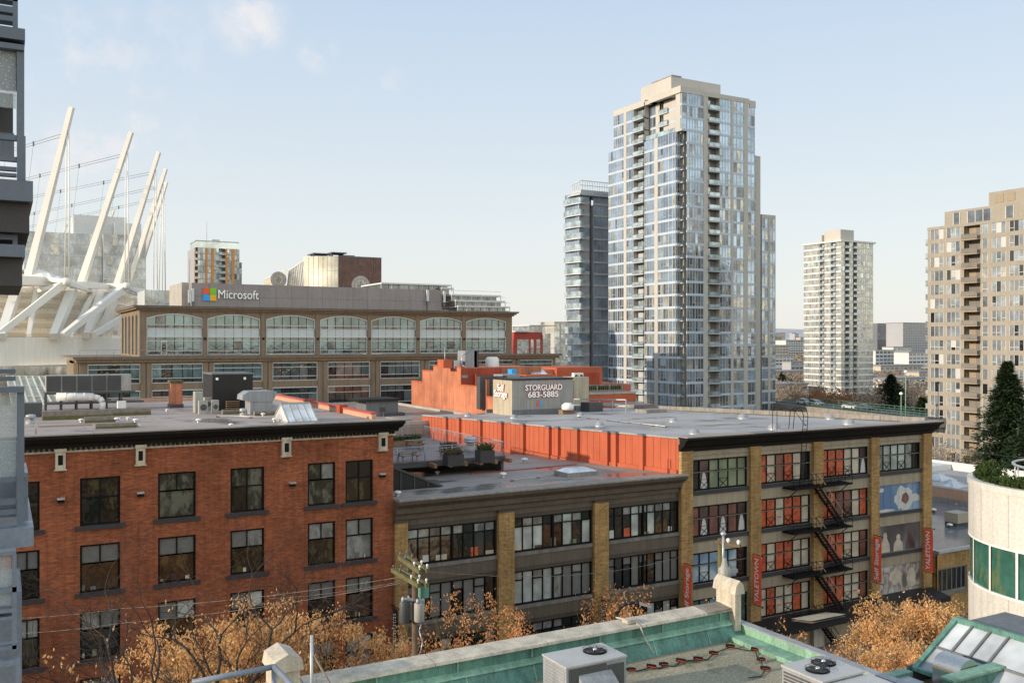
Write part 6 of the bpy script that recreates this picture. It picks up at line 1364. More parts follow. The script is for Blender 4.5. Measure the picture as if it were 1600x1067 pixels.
t = cond(10.45, 12.0, 16.45, 17.4, 19.12, [(11.55,17.0,.27)], 'grey box-shaped condensing unit with one fan on the gravel near the green parapet', side='unit_grey')
mb = MB(); mb.extr([(10.75,16.44,18.9),(10.75,15.95,18.55),(10.75,15.95,18.35),(10.75,16.44,18.35)], (.85,0,0)); mb.build('side_duct', M['unit_grey'], t)
cond(14.55, 15.75, 13.25, 14.35, 19.12, [(14.95,13.75,.25),(15.4,14.0,.26)], 'condensing unit with two round fans side by side at the bottom of the photo')
cond(14.7, 15.85, 11.4, 13.2, 19.06, [], 'plain grey metal unit joined to the near side of the two-fan unit')
# string of flood lights lying on the gravel
sp_ = [(986,1047),(1018,1042),(1037,1038.5),(1064,1033),(1091,1030),(1115,1021),(1141,1010.5),(1181,1015.5),(1189,1031),(1196,1045),(1170,1058)]
pts_ = [Vector(onz(x, y, RN+.05)) for x, y in sp_]
ordw = ['first','second','third','fourth','fifth','sixth','seventh','eighth','ninth','tenth','last']
for i, p in enumerate(pts_[:-1]):
    t = T('flood_light', ordw[i]+' small black and red flood light in the string, counted from the one-fan unit', 'light', p, 'flood lights strung across the gravel roof'); a = R.uniform(-.5,.3); d = Vector((math.cos(a),math.sin(a),0))*.11; up = Vector((0,0,.05))
    mb = MB(); mb.beam(p-d+up, p+d+up-Vector((0,0,.04)), .10, .07); mb.build('housing', M['frame_black'], t)
    mb = MB(); nn = Vector((d.y,-d.x,0)).normalized()*.056; mb.beam(p-d*.9+up+nn, p+d*.9+up+nn-Vector((0,0,.04)), .016, .026); mb.build('lens', M['lamp_red'], t)
    mb = MB(); mb.beam(p-d*.6+up*2.1, p+d*.2+up*2.1, .03, .02); mb.build('bracket', M['chrome'], t)
t = T('cable', 'black cable looping between the flood lights on the gravel', 'cable', pts_[0]); mb = MB()
for a, b in zip(pts_, pts_[1:]):
    m_ = (a+b)/2+Vector((R.uniform(-.1,.1), R.uniform(-.15,.1), -.03)); mb.path([a, a.lerp(m_,.6), m_, m_.lerp(b,.5), b], .014, 5)
mb.build('wire', M['rubber'], t)
t = T('cap_conduit', 'pale conduit looping over the cream cap of the parapet', 'conduit', (U(990,19), 19, CT)); x = U(995,18.7); mb = MB(); mb.path([(x-.3,PV1+.1,CT+.1),(x,PV0+.2,CT+.07),(x+.02,PV0-.08,CT-.02),(x+.12,PV0-.1,CT-.3),(x+.3,PV0-.25,RN+.1)], .018, 6); mb.build('conduit', M['cap_cream'], t); mb = MB(); mb.box(x-.25, x+.05, PV0+.1, PV1-.1, CT+.03, CT+.12); mb.build('bracket', M['cap_cream'], t)
# grey pipe rail at the left, pole with mesh
t = T('pipe_rail', 'pale grey pipe rail wrapping around the left parapet pier', 'railing', onz(400,1045,19.0)); mb = MB(); y_ = 17.9; c0 = (U(300,y_), y_, Zv(300,1066,y_)); c1 = (U(428,y_), y_, Zv(428,1041,y_)); c2 = onz(470,1085,c1[2]); mb.path([c0, c1, c2], .055, 10); mb.tube(c1, (c1[0],c1[1],RN-.5), .05, n=8); mb.build('rail', M['steel_blue_light'], t)
t = T('steel_pole', 'thin pale steel pole standing behind the left end of the parapet', 'pole', (U(487,18), 18, RN)); x = U(487,18.2); mb = MB(); mb.tube((x,18.2,RN), (x,18.2,Zv(487,992,18.2)), .035, n=8); mb.build('pole', M['galv'], t)
mb = MB(); a = Vector((x,18.2,Zv(487,1018,18.2))); b = Vector((x+.9,17.8,RN-.1)); c = Vector((x,18.2,RN)); mb.tube(a, b, .02, n=6)
for i in range(10): f = i/10; mb.tube(a.lerp(c,f), a.lerp(b,f), .004, n=3); mb.tube(a.lerp(b,f), c.lerp(b,f), .004, n=3)
mb.build('wire_mesh', M['wood_grey'], t)
def conifer(p, h, r, label, seed, n=5000, ls=.25, group=None, name='conifer', lean=0):
    rr_ = random.Random(seed); t = T(name, label, 'tree', p, group); mb = MB(); mb.tube(p, (p[0],p[1],p[2]+h*.97), h*.018+.01, .01, 7); mb.build('trunk', M['bark'], t)
    mb = MB(); P = Vector(p)
    nb = int(n/26)
    for i in range(nb):
        f = rr_.random()**.8; z = h*(.04+.96*f); th = rr_.uniform(0, 6.283); rad_ = r*(1-f)**.8*rr_.uniform(.65,1.12)*(1+.12*math.sin(th*3+seed)); rad_ = max(rad_, r*.04)
        d = Vector((math.cos(th), math.sin(th), 0)); 
        for k in range(26):
            q = (k+rr_.random())/26; c = P+Vector((0,0,z)) + d*rad_*q + Vector((rr_.gauss(0,rad_*.11), rr_.gauss(0,rad_*.11), -rad_*.30*q*q+ .12*rad_*q + rr_.gauss(0,ls*.25)))
            a = (d+Vector((rr_.uniform(-.7,.7), rr_.uniform(-.7,.7), rr_.uniform(-.5,.4)))).normalized()*ls*rr_.uniform(.6,1.3); b = a.cross(Vector((rr_.uniform(-.4,.4),rr_.uniform(-.4,.4),1))).normalized()*ls*.22
            mb.poly([c-b, c+a, c+b])
    mb.build('crown', M['needle'], t); return t
conifer((*onz(699,1064,RN)[:2], RN), .75, .32, 'tiny dark conifer standing against the inside of the green parapet', 5, 2600, .07)
# ------------------------------------------------------------------- skylight block at the lower right
RB_ = 17.0; sk2 = T('skylight_building', 'lower right roof with green gutters and a sloping glass skylight', 'building', (24, 15, 0))
gx, gy = 20.65, 16.95
mb = MB(); mb.box(gx, 40, -4, 15.0, 0, RB_-.4); mb.box(gx, 21.7, 15.0, gy, 0, RB_-.4); mb.box(21.7, 26, 15.0, 16.9, 0, RB_-.4); mb.build('wall', M['facade_beige'], sk2)
mb = MB(); mb.box(gx+.1, 40, -4, 14.9, RB_-.4, RB_+.15); mb.build('roof', M['gravel'], sk2)
mb = MB(); mb.box(gx-.25, gx+.1, 6, gy, RB_-.35, RB_+.02); mb.box(gx-.25, gx+1.1, gy-.3, gy+.02, RB_-.352, RB_+.018); mb.build('gutter', M['green_gutter'], sk2)
mb = MB(); mb.hexa([(gx+.15,14.7,RB_-.1),(30,14.7,RB_-.1),(30,15.05,RB_-.1),(gx+.15,15.05,RB_-.1),(gx+.15,14.78,RB_+.5),(30,14.78,RB_+.5),(30,15.05,RB_+.5),(gx+.15,15.05,RB_+.5)]); mb.build('green_wall', M['green_copper'], sk2)
mb = MB(); mb.box(gx+.1, 30, 14.7, 15.1, RB_+.503, RB_+.56); mb.build('wall_cap', M['green_gutter'], sk2)
gs = T('glass_skylight', 'sloping glass skylight with dark green frame at the lower right', 'skylight', (22.8, 15.9, RB_))
bx, tx, bz_, tz_, ya, yb = 22.0, 23.7, RB_+.02, RB_+1.05, 13.4, 16.75
mb = MB(); mb.poly([(bx,ya,bz_),(bx,yb,bz_),(tx,yb,tz_),(tx,ya,tz_)]); mb.build('glass', M['skylight_glass'], gs)
def sb_(x, f): return (bx+(tx-bx)*f, x, bz_+(tz_-bz_)*f+.03)
mb = MB()
for y in (15.15, 15.68, 16.21): mb.beam(sb_(y,0), sb_(y,1), .06, .06)
mb.beam(sb_(ya,.45), sb_(yb,.45), .05, .06); mb.build('glazing_bar', M['shed_grey'], gs)
mb = MB(); mb.beam(sb_(yb,-.03), sb_(yb,1.05), .14, .12); mb.beam(sb_(ya,1.03), sb_(yb+.07,1.03), .14, .16); mb.beam(sb_(ya,-.02), sb_(yb+.07,-.02), .12, .1); mb.build('frame', M['green_copper'], gs)
mb = MB(); mb.box(tx+.05, 26, 13.4, yb, RB_-.3, tz_-.04); mb.box(21.8, tx+.05, yb+.09, yb+.15, RB_-.4, RB_+.1); mb.build('rear_block', M['shed_grey'], gs)
bd = T('steel_duct', 'shiny rounded steel duct lying in front of the glass skylight', 'duct', (21.5, 14.5, RB_)); mb = MB(); n = 18; rr0 = .40
cxx, czz = 21.95, RB_+.42
pr = [(cxx+rr0*math.cos(math.pi*i/n), czz+rr0*math.sin(math.pi*i/n)*.85) for i in range(n+1)]; pr = [(cxx+rr0, RB_)]+pr+[(cxx-rr0, RB_)]
for (xa, za), (xb, zb2) in zip(pr, pr[1:]): mb.poly([(xa,15.9,za),(xb,15.9,zb2),(xb,15.12,zb2),(xa,15.12,za)], 0, True)
mb.poly([(x,15.9,z) for x, z in pr]); mb.poly([(x,15.12,z) for x, z in pr][::-1]); mb.build('shell', M['stainless'], bd)
box = MB(); box.box(20.75, 21.5, 16.1, 16.8, RB_-.4, RB_-.05); t = T('roof_flashing', 'small pale metal flashing at the corner of the lower right gutter', 'flashing', (21.1,16.4,RB_-.4)); box.build('flashing', M['galv'], t)
# ------------------------------------------------------------------- white curved building
cb_ = T('curved_building', 'white curved building with green glass band and planted roof at the right edge', 'building', (41.3, 22.8, 0)); cx_, cy_, cr_ = 41.3, 22.8, 4.69
def arcbox(mb, r0, r1, z0, z1, t0, t1, n, mi=0):
    for i in range(n):
        a, b = t0+(t1-t0)*i/n, t0+(t1-t0)*(i+1)/n; P = lambda r, t, z: (cx_+r*math.cos(t), cy_+r*math.sin(t), z)
        mb.poly([P(r1,a,z0),P(r1,b,z0),P(r1,b,z1),P(r1,a,z1)], mi, True); mb.poly([P(r0,a,z1),P(r1,a,z1),P(r1,b,z1),P(r0,b,z1)], mi); mb.poly([P(r0,a,z0),P(r1,a,z0),P(r1,b,z0),P(r0,b,z0)], mi)
T0, T1 = math.pi*.5, math.pi*1.75
mb = MB(); arcbox(mb, cr_-.3, cr_, 17.4, 19.62, T0, T1, 60); mb.build('upper_panel', M['curved_panel'], cb_)
mb = MB(); arcbox(mb, cr_-.3, cr_, 0, 15.28, T0, T1, 60); mb.build('lower_panel', M['curved_panel'], cb_)
mb = MB(); arcbox(mb, cr_-.3, cr_+.05, 19.623, 19.9, T0, T1, 60); mb.build('rim', M['curved_panel'], cb_)
mb = MB(); arcbox(mb, 0, cr_-.31, 19.2, 19.6, T0, T1, 40); mb.build('roof', M['gravel'], cb_)
mb = MB(); nb_ = 22
for i in range(nb_): t = T0+(T1-T0)*i/nb_; arcbox(mb, cr_-.01, cr_+.004, 17.42, 19.6, t-.001, t+.001, 1); arcbox(mb, cr_-.01, cr_+.004, 10, 15.25, t-.001, t+.001, 1)
mb.build('panel_joint', M['shed_grey'], cb_)
nw = 13
for i in range(nw):
    a, b = T0+(T1-T0)*i/nw, T0+(T1-T0)*(i+1)/nw; mb = MB(); arcbox(mb, cr_-.3, cr_-.06, 15.29, 17.39, a, b, 5); w_ = mb.build('window', M['green_glass'], cb_)
    mb = MB(); arcbox(mb, cr_-.1, cr_+.01, 15.285, 15.38, a, b, 5); arcbox(mb, cr_-.1, cr_+.01, 17.3, 17.395, a, b, 5); arcbox(mb, cr_-.1, cr_+.01, 15.38, 17.3, b-.012, b+.012, 1); mb.build('frame', M['white_paint'], w_)
hd = T('roof_hedge', 'thick green hedge growing along the rim of the curved building', 'hedge', (cx_-3, cy_-1, 19.6)); mb = MB(); rr_ = random.Random(3)
for _ in range(9000):
    t = rr_.uniform(math.pi*.55, math.pi*1.6); r = cr_-.25-abs(rr_.gauss(0,.45)); hgt = .20+.10*math.sin(t*11)+.1*math.sin(t*29); c = Vector((cx_+r*math.cos(t), cy_+r*math.sin(t), 19.6+hgt*2.2*rr_.random()**.7))
    a = Vector((rr_.uniform(-1,1), rr_.uniform(-1,1), rr_.uniform(-.2,1.2))).normalized()*.16; b = a.cross(Vector((rr_.uniform(-1,1),rr_.uniform(-1,1),.3))).normalized()*.04; mb.poly([c-b, c+a*.5-b*1.2, c+a, c+b])
mb.build('foliage', M['leaf_green'], hd)
rg = T('ring_rail', 'grey ring-shaped handrail above the hedge on the curved building', 'railing', (cx_,cy_,19.9)); mb = MB(); n = 48; rq = 2.9
for i in range(n): a, b = i*2*math.pi/n, (i+1)*2*math.pi/n; mb.tube((cx_+rq*math.cos(a),cy_+rq*math.sin(a),20.55), (cx_+rq*math.cos(b),cy_+rq*math.sin(b),20.55), .06, n=8, caps=False)
mb.build('ring', M['galv'], rg)
for i in range(10): a = i*2*math.pi/10; mb = MB(); mb.tube((cx_+rq*math.cos(a),cy_+rq*math.sin(a),19.6), (cx_+rq*math.cos(a),cy_+rq*math.sin(a),20.5), .035); mb.build('post', M['galv'], rg)
# ------------------------------------------------------------------- balconies of our own building at the left edge
bc = T('balcony_stack', 'blue-grey steel balconies with wet glass panels at the left edge', 'balcony', (-1, 8, 15))
BV_ = 8.0
def bx2(pl, pr, yt, yb, d0=0.0, d1=.12, v=BV_):   # rectangle in the photo at depth plane v -> box
    return (U(pl,v), U(pr,v), v+d0, v+d1, Zv(20,yb,v), Zv(20,yt,v))
def bb(name, mat, *rects, v=BV_):
    mb = MB()
    for r_ in rects: mb.box(*bx2(*r_, v=v))
    return mb.build(name, M[mat], bc)
LFT = -260
# top balcony
bb('rail', 'steel_blue', (LFT,28,-6,2), (LFT,20,11,21), (LFT,20,26,34)); bb('post', 'steel_blue', (20,28,-40,45,.0,.10))
bb('fascia', 'steel_blue', (LFT,39,46,64,-.05,1.6)); bb('soffit', 'soffit', (LFT,36,64.5,70,.05,1.5))
bb('handrail', 'steel_blue', (LFT,38,70.5,79,-.04,.1)); bb('post', 'steel_blue', (26,38,79.3,213,-.01,.08), (26.5,40,213.3,281,-.02,.08))
bb('glass_panel', 'wet_glass', (LFT,25,80,168,.03,.045)); bb('rail', 'steel_blue', (LFT,40,211,219,.0,.06), (LFT,40,245,252,.0,.06)); bb('rail', 'steel_blue', (LFT,26,261,267,.0,.06), (LFT,26,271,276,.0,.06))
bb('inner_wall', 'unit_dark', (LFT,24,79.5,168,1.4,1.5)); bb('inner_rail', 'steel_blue_light', (LFT,25,168,211,1.0,1.05))
bb('fascia', 'steel_blue', (LFT,51,284,316,-.1,1.6)); bb('soffit', 'soffit', (LFT,46,316.5,363,.0,1.7)); bb('post', 'steel_blue', (20,28,363,382,.1,.2)); bb('rail', 'steel_blue', (LFT,20,364,373,.1,.16))
bb('fascia', 'steel_blue', (LFT,39,383,402,-.05,1.6)); bb('soffit', 'soffit', (LFT,35,402.5,446,.05,1.7))
# lower balcony, nearer
bb('handrail', 'steel_blue', (LFT,38,604,613,-.04,.1), (LFT,26,580,587,.6,.7), (LFT,26,592,599,.5,.6))
bb('post', 'steel_blue', (26,38,613.3,822,-.01,.08)); bb('glass_panel', 'wet_glass', (LFT,25,614,745,.03,.045)); bb('rail', 'steel_blue', (LFT,41,745,753,.0,.06), (LFT,41,780,788,.0,.06)); bb('rail', 'steel_blue', (LFT,26,795,803,.0,.06))
bb('rear_panel', 'steel_blue_light', (LFT,40,700,820,.55,.6)); bb('deck_edge', 'steel_blue_light', (LFT,52,822,852,-.1,1.4)); bb('upstand', 'steel_blue_light', (39,45,745,822,.2,.9))
V6 = 7.4
bb('handrail', 'steel_blue_light', (LFT,25,861,866.5), (LFT,27,917,925), v=V6); bb('post', 'steel_blue_light', (19,26,866.7,1016,.0,.05), v=V6); bb('glass_panel', 'wet_glass', (LFT,18,868,945,.03,.04), v=V6)
bb('deck_edge', 'steel_blue_light', (LFT,36,946,1100,.4,1.2), v=V6); bb('rail', 'steel_blue_light', (LFT,19,950,956), (LFT,19,962,967), (LFT,28,1008,1014), v=V6); bb('handrail', 'steel_blue_light', (LFT,31,1024,1033,-.1,-.03), v=V6); bb('post', 'steel_blue_light', (24,32,1033.2,1120,-.1,-.03), v=V6)
# =================================================================== trees
def btree(name, label, p, h, seed, leaf, bark, nleaf, ls, spread=.42, trunk=.16, fork=.28, levels=5, up=.35, droop=.0, leaf_lo=0.0, leaf_hi=1.0, group=None, lf=.6, clus=.3, fat=0):
    """trunk and limbs as tapered tubes; leaves as many small faces clustered at the twig ends"""
    rr_ = random.Random(seed); t = T(name, label, 'tree', p, group); wood = MB(); tips = []
    def grow(a, d, L, r, lv):
        seg = (5 if fat else 3) if lv > 1 else 2; q = Vector(a); dd = Vector(d)
        for i in range(seg):
            wb = .22 if fat else .15; dd = (dd+Vector((rr_.gauss(0,wb), rr_.gauss(0,wb), rr_.gauss(0,wb*.6)+up*.08))).normalized(); nq = q+dd*L/seg; r2 = r*((.91 if fat else .80) if lv else .6)
            wood.tube(q, nq, r, max(r2,.006), 6 if r > .04 else 4 if r > .015 else 3, caps=False); q = nq; r = r2
            if lv and i < seg-1 and rr_.random() < (.34 if fat else .75): side(q, dd, L*.62, r*(.66 if fat else .6), lv-1)
        if lv == 0: tips.append(q); return
        for _ in range(2 if fat else rr_.choice((2,2,3))): side(q, dd, L*rr_.uniform(.62,.82), r*(.80 if fat else .75), lv-1)
    def side(q, dd, L, r, lv):
        a = Vector((rr_.gauss(0,1), rr_.gauss(0,1), rr_.gauss(0,.5))); a = (a-dd*a.dot(dd)).normalized(); grow(q, (dd+a*rr_.uniform(.45,.95)*spread*2).normalized(), L, max(r,.007), lv)
    P = Vector(p); f = P+Vector((rr_.gauss(0,.2), rr_.gauss(0,.2), h*fork)); wood.tube(P, f, trunk, trunk*.8, 8)
    for k in range(4): th = k*1.57+rr_.uniform(-.5,.5); grow(f, Vector((math.cos(th)*spread*1.6, math.sin(th)*spread*1.6, 1)).normalized(), h*.26, trunk*.62, levels-1)
    # bring the height to h
    zt = max(v[2] for v in wood.v); s = (h-h*fork)/(zt-f.z)
    sc_ = lambda v: v if v[2] <= f.z else (v[0], v[1], f.z+(v[2]-f.z)*s)
    wood.v = [sc_(v) for v in wood.v]; tips = [Vector(sc_(v)) for v in tips]
    wood.build('trunk', M[bark], t)
    good = [q for q in tips if leaf_lo*h <= q.z-p[2] <= leaf_hi*h]; good = [q for q in good if rr_.random() < lf]
    if not good or not nleaf: return t
    mb = MB(); per = max(1, nleaf//len(good))
    for q in good:
        dens = rr_.uniform(.3,1.7)
        for _ in range(int(per*dens)):
            c = q+Vector((rr_.gauss(0,clus*.62), rr_.gauss(0,clus*.62), rr_.gauss(-.12,clus*.7))); a = Vector((rr_.uniform(-.8,.8), rr_.uniform(-.8,.8), rr_.uniform(-1.5,.1))).normalized()*ls*rr_.uniform(.6,1.7); b = a.cross(Vector((rr_.uniform(-1,1),rr_.uniform(-1,1),rr_.uniform(-.3,.3)))).normalized()*ls*rr_.uniform(.2,.34)
            mb.poly([c, c+a*.45+b, c+a, c+a*.5-b])
    mb.build('crown', M[leaf], t); return t
def tp(px, D): a, b = dirn(px); return (a*D, b*D, 0.0)
btree('street_tree', 'nearly bare dark-branched tree with golden leaves low down in front of red brick wall', tp(322,35), 19.2, 29, 'leaf_gold', 'bark', 500, .2, .30, .27, .42, 6, leaf_lo=.45, leaf_hi=.72, lf=.15, clus=.35, fat=1)
btree('street_tree', 'golden leafy tree behind the bare tree at the brick wall', tp(400,43), 13.5, 12, 'leaf_gold', 'bark', 15000, .15, .22, .2, .3, 5, lf=.5, clus=.34)
btree('street_tree', 'golden leafy tree in front of the right end of the red brick wall', tp(468,46), 12.7, 13, 'leaf_gold', 'bark', 15000, .15, .22, .2, .3, 5, lf=.5, clus=.34)
btree('street_tree', 'low golden tree at the foot of the brick wall at the bottom left', tp(345,45), 12.4, 23, 'leaf_gold', 'bark', 12000, .15, .20, .2, .3, 5, lf=.45, clus=.34)
btree('street_tree', 'twiggy tree with few leaves at the bottom left corner', tp(165,38), 12.6, 24, 'leaf_gold', 'bark_light', 60, .16, .46, .15, .3, 5, lf=.3)
btree('street_tree', 'rust-leaved tree in front of the dark brown building beside the utility pole', tp(755,54), 10.7, 14, 'leaf_rust', 'bark_moss', 6500, .15, .44, .18, .35, 5, leaf_lo=.55, lf=.5, clus=.34)
btree('street_tree', 'small rust-leaved tree right behind the utility pole foot', tp(628,52), 9.6, 15, 'leaf_rust', 'bark', 2500, .18, .36, .15, .35, 5, leaf_lo=.5, lf=.7)
btree('street_tree', 'rust-leaved tree beside the black arched lamp', tp(1010,60), 9.9, 16, 'leaf_rust', 'bark_moss', 3000, .20, .42, .18, .35, 5, leaf_lo=.6, lf=.7, clus=.4)
for i, (px, D, h, sd_i, nl, lb_, lm) in enumerate(((1240,56,8.4,17,2500,'sparse mossy tree below the fire escape','leaf_rust'),(1300,52,7.4,18,2600,'low sparse tree in the gap beside the two-fan unit','leaf_rust'),(1372,56,8.3,19,11000,'dense golden tree below the mural windows','leaf_gold'),(1440,52,8.0,20,11000,'dense golden tree left of the glass skylight','leaf_gold'),
        (1408,64,8.4,21,8000,'golden tree against the last brick pier','leaf_gold'),(1490,62,8.6,22,7000,'golden tree beside the white curved building','leaf_gold'),(1340,46,6.6,25,7000,'lowest golden tree behind the green gutter','leaf_gold'))):
    btree('street_tree', lb_, tp(px, D), h, sd_i, lm, 'bark_moss' if lm == 'leaf_rust' else 'bark', int(nl*1.4), .16, .36, .18, .3, 5, lf=.6, clus=.34)
# evergreens and bare shrubs at the right
conifer(tp(1574,140), 22.6, 8.2, 'large dark evergreen in front of the tan tower', 31, 24000, .8, 'evergreens near the tan tower', 'evergreen')
conifer(tp(1622,128), 18.5, 7.5, 'dark evergreen cut by the right frame edge', 32, 14000, .8, 'evergreens near the tan tower', 'evergreen')
conifer(tp(1393,262), 16.2, 11.0, 'broad dark evergreen beyond the bridge, left of the tan tower', 33, 9000, 1.0, 'distant evergreens', 'evergreen')
conifer(tp(1441,235), 11.5, 6.5, 'low rounded evergreen beside the tan tower', 34, 4500, 1.0, 'distant evergreens', 'evergreen')
conifer(tp(1222,520), 8.0, 6.0, 'tiny dark evergreen on the far shore', 35, 1500, 1.4, 'distant evergreens', 'evergreen')
for i, (px, D, h, l) in enumerate(((1462,150,9.5,'leftmost bare shrub tree at the foot of the tan tower'),(1488,146,10.5,'bare shrub tree second from left at the foot of the tan tower'),(1512,142,10.8,'bare shrub tree beside the large evergreen'),(1532,132,8.5,'low bare shrub tree in front of the large evergreen'),(1590,100,10.5,'bare shrub tree behind the curved building hedge'))):
    btree('bare_tree', l, tp(px, D), h, 40+i, 'twig_far', 'bark_light', 1300, .34, .5, .14, .12, 5, lf=1, clus=.6, group='bare trees at the tan tower')
for i, (px, D, h, lm, l) in enumerate(((1228,300,12,'twig_far','brownish bare tree next to the water'),(1248,280,13,'twig_far','brownish bare tree at the left foot of the pale tower'),(1275,270,12.5,'leaf_far','rust tree at the left foot of the pale tower'),(1302,262,12,'leaf_far','rust tree in front of the pale tower'),(1334,256,11.5,'leaf_far','rust tree at the right foot of the pale tower'),(1355,258,12.5,'twig_far','tall bare tree right of the pale tower'),(1372,270,14,'twig_far','bare tree left of the broad evergreen'),(1416,262,13,'twig_far','bare tree right of the broad evergreen'),(1212,330,11,'twig_far','bare tree beside the lower glass wing'),(1432,300,12,'twig_far','bare tree behind the low rounded evergreen'))):
    btree('autumn_tree', l, tp(px, D), h, 60+i, lm, 'bark_light', 1500, .7 if lm == 'leaf_far' else .5, .5, .16, .2, 4, lf=1, clus=1.2, group='autumn trees beyond the bridge')
# =================================================================== utility poles, wires, street furniture
PD = 30.0
up = T('utility_pole', 'wooden utility pole with two tiers of mossy crossarms and transformers', 'utility pole', tp(648,PD)); P = Vector(tp(648,PD)); zt = CZ-(873-HZ)/F*PD
mb = MB(); mb.tube(P, (P.x,P.y,zt), .13, .09, 10); mb.build('pole', M['pole_wood'], up)
for (pa, qa) in (((624,871),(657,893)),((634,868),(669,892)),((613,890),(655,915)),((625,889),(668,915))):
    a, b = Vector(atD(*pa, PD+1.0)), Vector(atD(*qa, PD-1.0)); b.z = a.z = (a.z+b.z)/2; mb = MB(); mb.beam(a, b, .11, .13); arm = mb.build('crossarm', M['wood_mossy'], up)
    for f in (.05,.3,.72,.96): m_ = a.lerp(b,f); mb = MB(); mb.prof([(.02,0),(.02,.05),(.04,.06),(.03,.12),(.01,.13)], m_+Vector((0,0,.07)), 8); mb.build('insulator', M['white_paint' if f > .5 else 'shed_grey'], arm)
for px, y0_, y1_, mt, r_ in ((655,941,970,'unit_tan',.17),(632,938,972,'unit_dark',.17)):
    c = Vector(atD(px, y1_, PD-.3)); h = (y1_-y0_)/F*PD; mb = MB(); mb.prof([(r_*.9,0),(r_,.04),(r_,h-.05),(r_*.85,h)], c, 16); tf = mb.build('transformer', M[mt], up)
    for dx in (-.1,.1): mb = MB(); mb.prof([(.04,0),(.05,.06),(.03,.16)], c+Vector((dx,-.1,h)), 8); mb.build('bushing', M['galv'], tf)
mb = MB(); c = atD(662,922,PD-.4); mb.box(c[0]-.15, c[0]+.15, c[1]-.1, c[1]+.1, c[2]-.22, c[2]+.22); mb.build('control_box', M['green_copper'], up)
mb = MB(); mb.beam(atD(628,935,PD-.2), atD(660,938,PD-.2), .06, .07); mb.build('bracket', M['galv'], up)
mb = MB(); mb.path([atD(658,975,PD-.6), atD(655,985,PD-.7), atD(660,1003,PD-.8), atD(657,1020,PD-.8)], .02, 6); mb.build('hanging_cable', M['galv'], up)
u2 = T('utility_pole', 'short utility pole with one crossarm behind the parapet corner pier', 'utility pole', tp(1126,52)); P2 = Vector(tp(1126,52)); zt2_ = CZ-(841-HZ)/F*52
mb = MB(); mb.tube(P2, (P2.x,P2.y,zt2_), .2, .17, 10); mb.build('pole', M['wood_mossy'], u2); mb = MB(); a, b = Vector(atD(1119,846,52)), Vector(atD(1157,853,51)); mb.beam(a, b, .14, .14); arm = mb.build('crossarm', M['pole_wood'], u2)
for f in (.5,.92): m_ = a.lerp(b,f); mb = MB(); mb.prof([(.05,0),(.1,.08),(.1,.2),(.03,.26)], m_+Vector((0,0,.07)), 8); mb.build('insulator', M['white_paint'], arm)
mb = MB(); q = atD(1130,905,51.6); q_ = atD(1130,836,51.6); mb.tube(q, q_, .07, n=8); mb.prof([(.12,0),(.18,.1),(.08,.2)], q_, 8); mb.build('cable_riser', M['galv'], u2)
mb = MB(); c = atD(1132,905,51.5); mb.prof([(.3,0),(.36,.1),(.36,.6),(.2,.75),(.1,1.2)], c, 12); mb.box(c[0]+.3, c[0]+.9, c[1]-.1, c[1]+.1, c[2]+.3, c[2]+.5); mb.build('transformer', M['unit_tan'], u2)
def wire(pts, r, label, sag=.3):
    t = T('overhead_wire', label, 'wire', pts[0], 'overhead wires'); mb = MB()
    for a, b in zip(pts, pts[1:]):
        a, b = Vector(a), Vector(b); q = [a.lerp(b, i/14)-Vector((0,0,4*sag*(i/14)*(1-i/14))) for i in range(15)]; mb.path(q, r*.7, 4)
    mb.build('wire', M['wood_grey'], t)
wire([atD(-60,966,40), atD(190,950,37), atD(640,899,PD)], .013, 'upper pale wire crossing the brick wall towards the utility pole', .15)
wire([atD(-60,990,40), atD(190,973,37), atD(640,908,PD)], .013, 'lower pale wire crossing the brick wall towards the utility pole', .15)
wire([atD(420,935,34), atD(640,905,PD)], .009, 'short thin wire ending at the lower crossarms', .1)
wire([atD(660,892,PD-.5), atD(1122,848,52)], .012, 'thin wire running from the crossarms to the second pole', .8)
wire([atD(1500,702,95), atD(1640,716,85)], .03, 'pale wire in front of the large evergreen', .2)
# arched street lamp
lp = T('street_lamp', 'black arched street lamp with a long pale head above the parapet', 'street lamp', tp(962,50)); Pz = lambda px, py: atD(px, py, 50)
mb = MB(); mb.tube(tp(962,50), Pz(962,972), .12, .1, 8); mb.path([Pz(962,972), Pz(964,958), Pz(970,948), Pz(980,942), Pz(992,941), Pz(1000,944)], .09, 8); mb.build('pole', M['black_metal'], lp)
mb = MB(); mb.beam(Pz(999,942), Pz(1017,948), .22, .13, 0, .1, .06); mb.build('lamp_head', M['galv'], lp)
# wood of the street canopy: torn pale awning panels at the pavement
aw = T('awning', 'pale metal awning panel sticking out at the foot of the storage building', 'awning', onz(1290,960,3.6)); a = onz(1267,969,4.3); mb = MB()
q = [atD(1236,966,66), atD(1268,970,64), atD(1322,959,68), atD(1290,956,71)]; mb.poly(q); mb.poly([(p_[0],p_[1],p_[2]-.15) for p_ in q]); mb.build('panel', M['cream_paint'], aw)
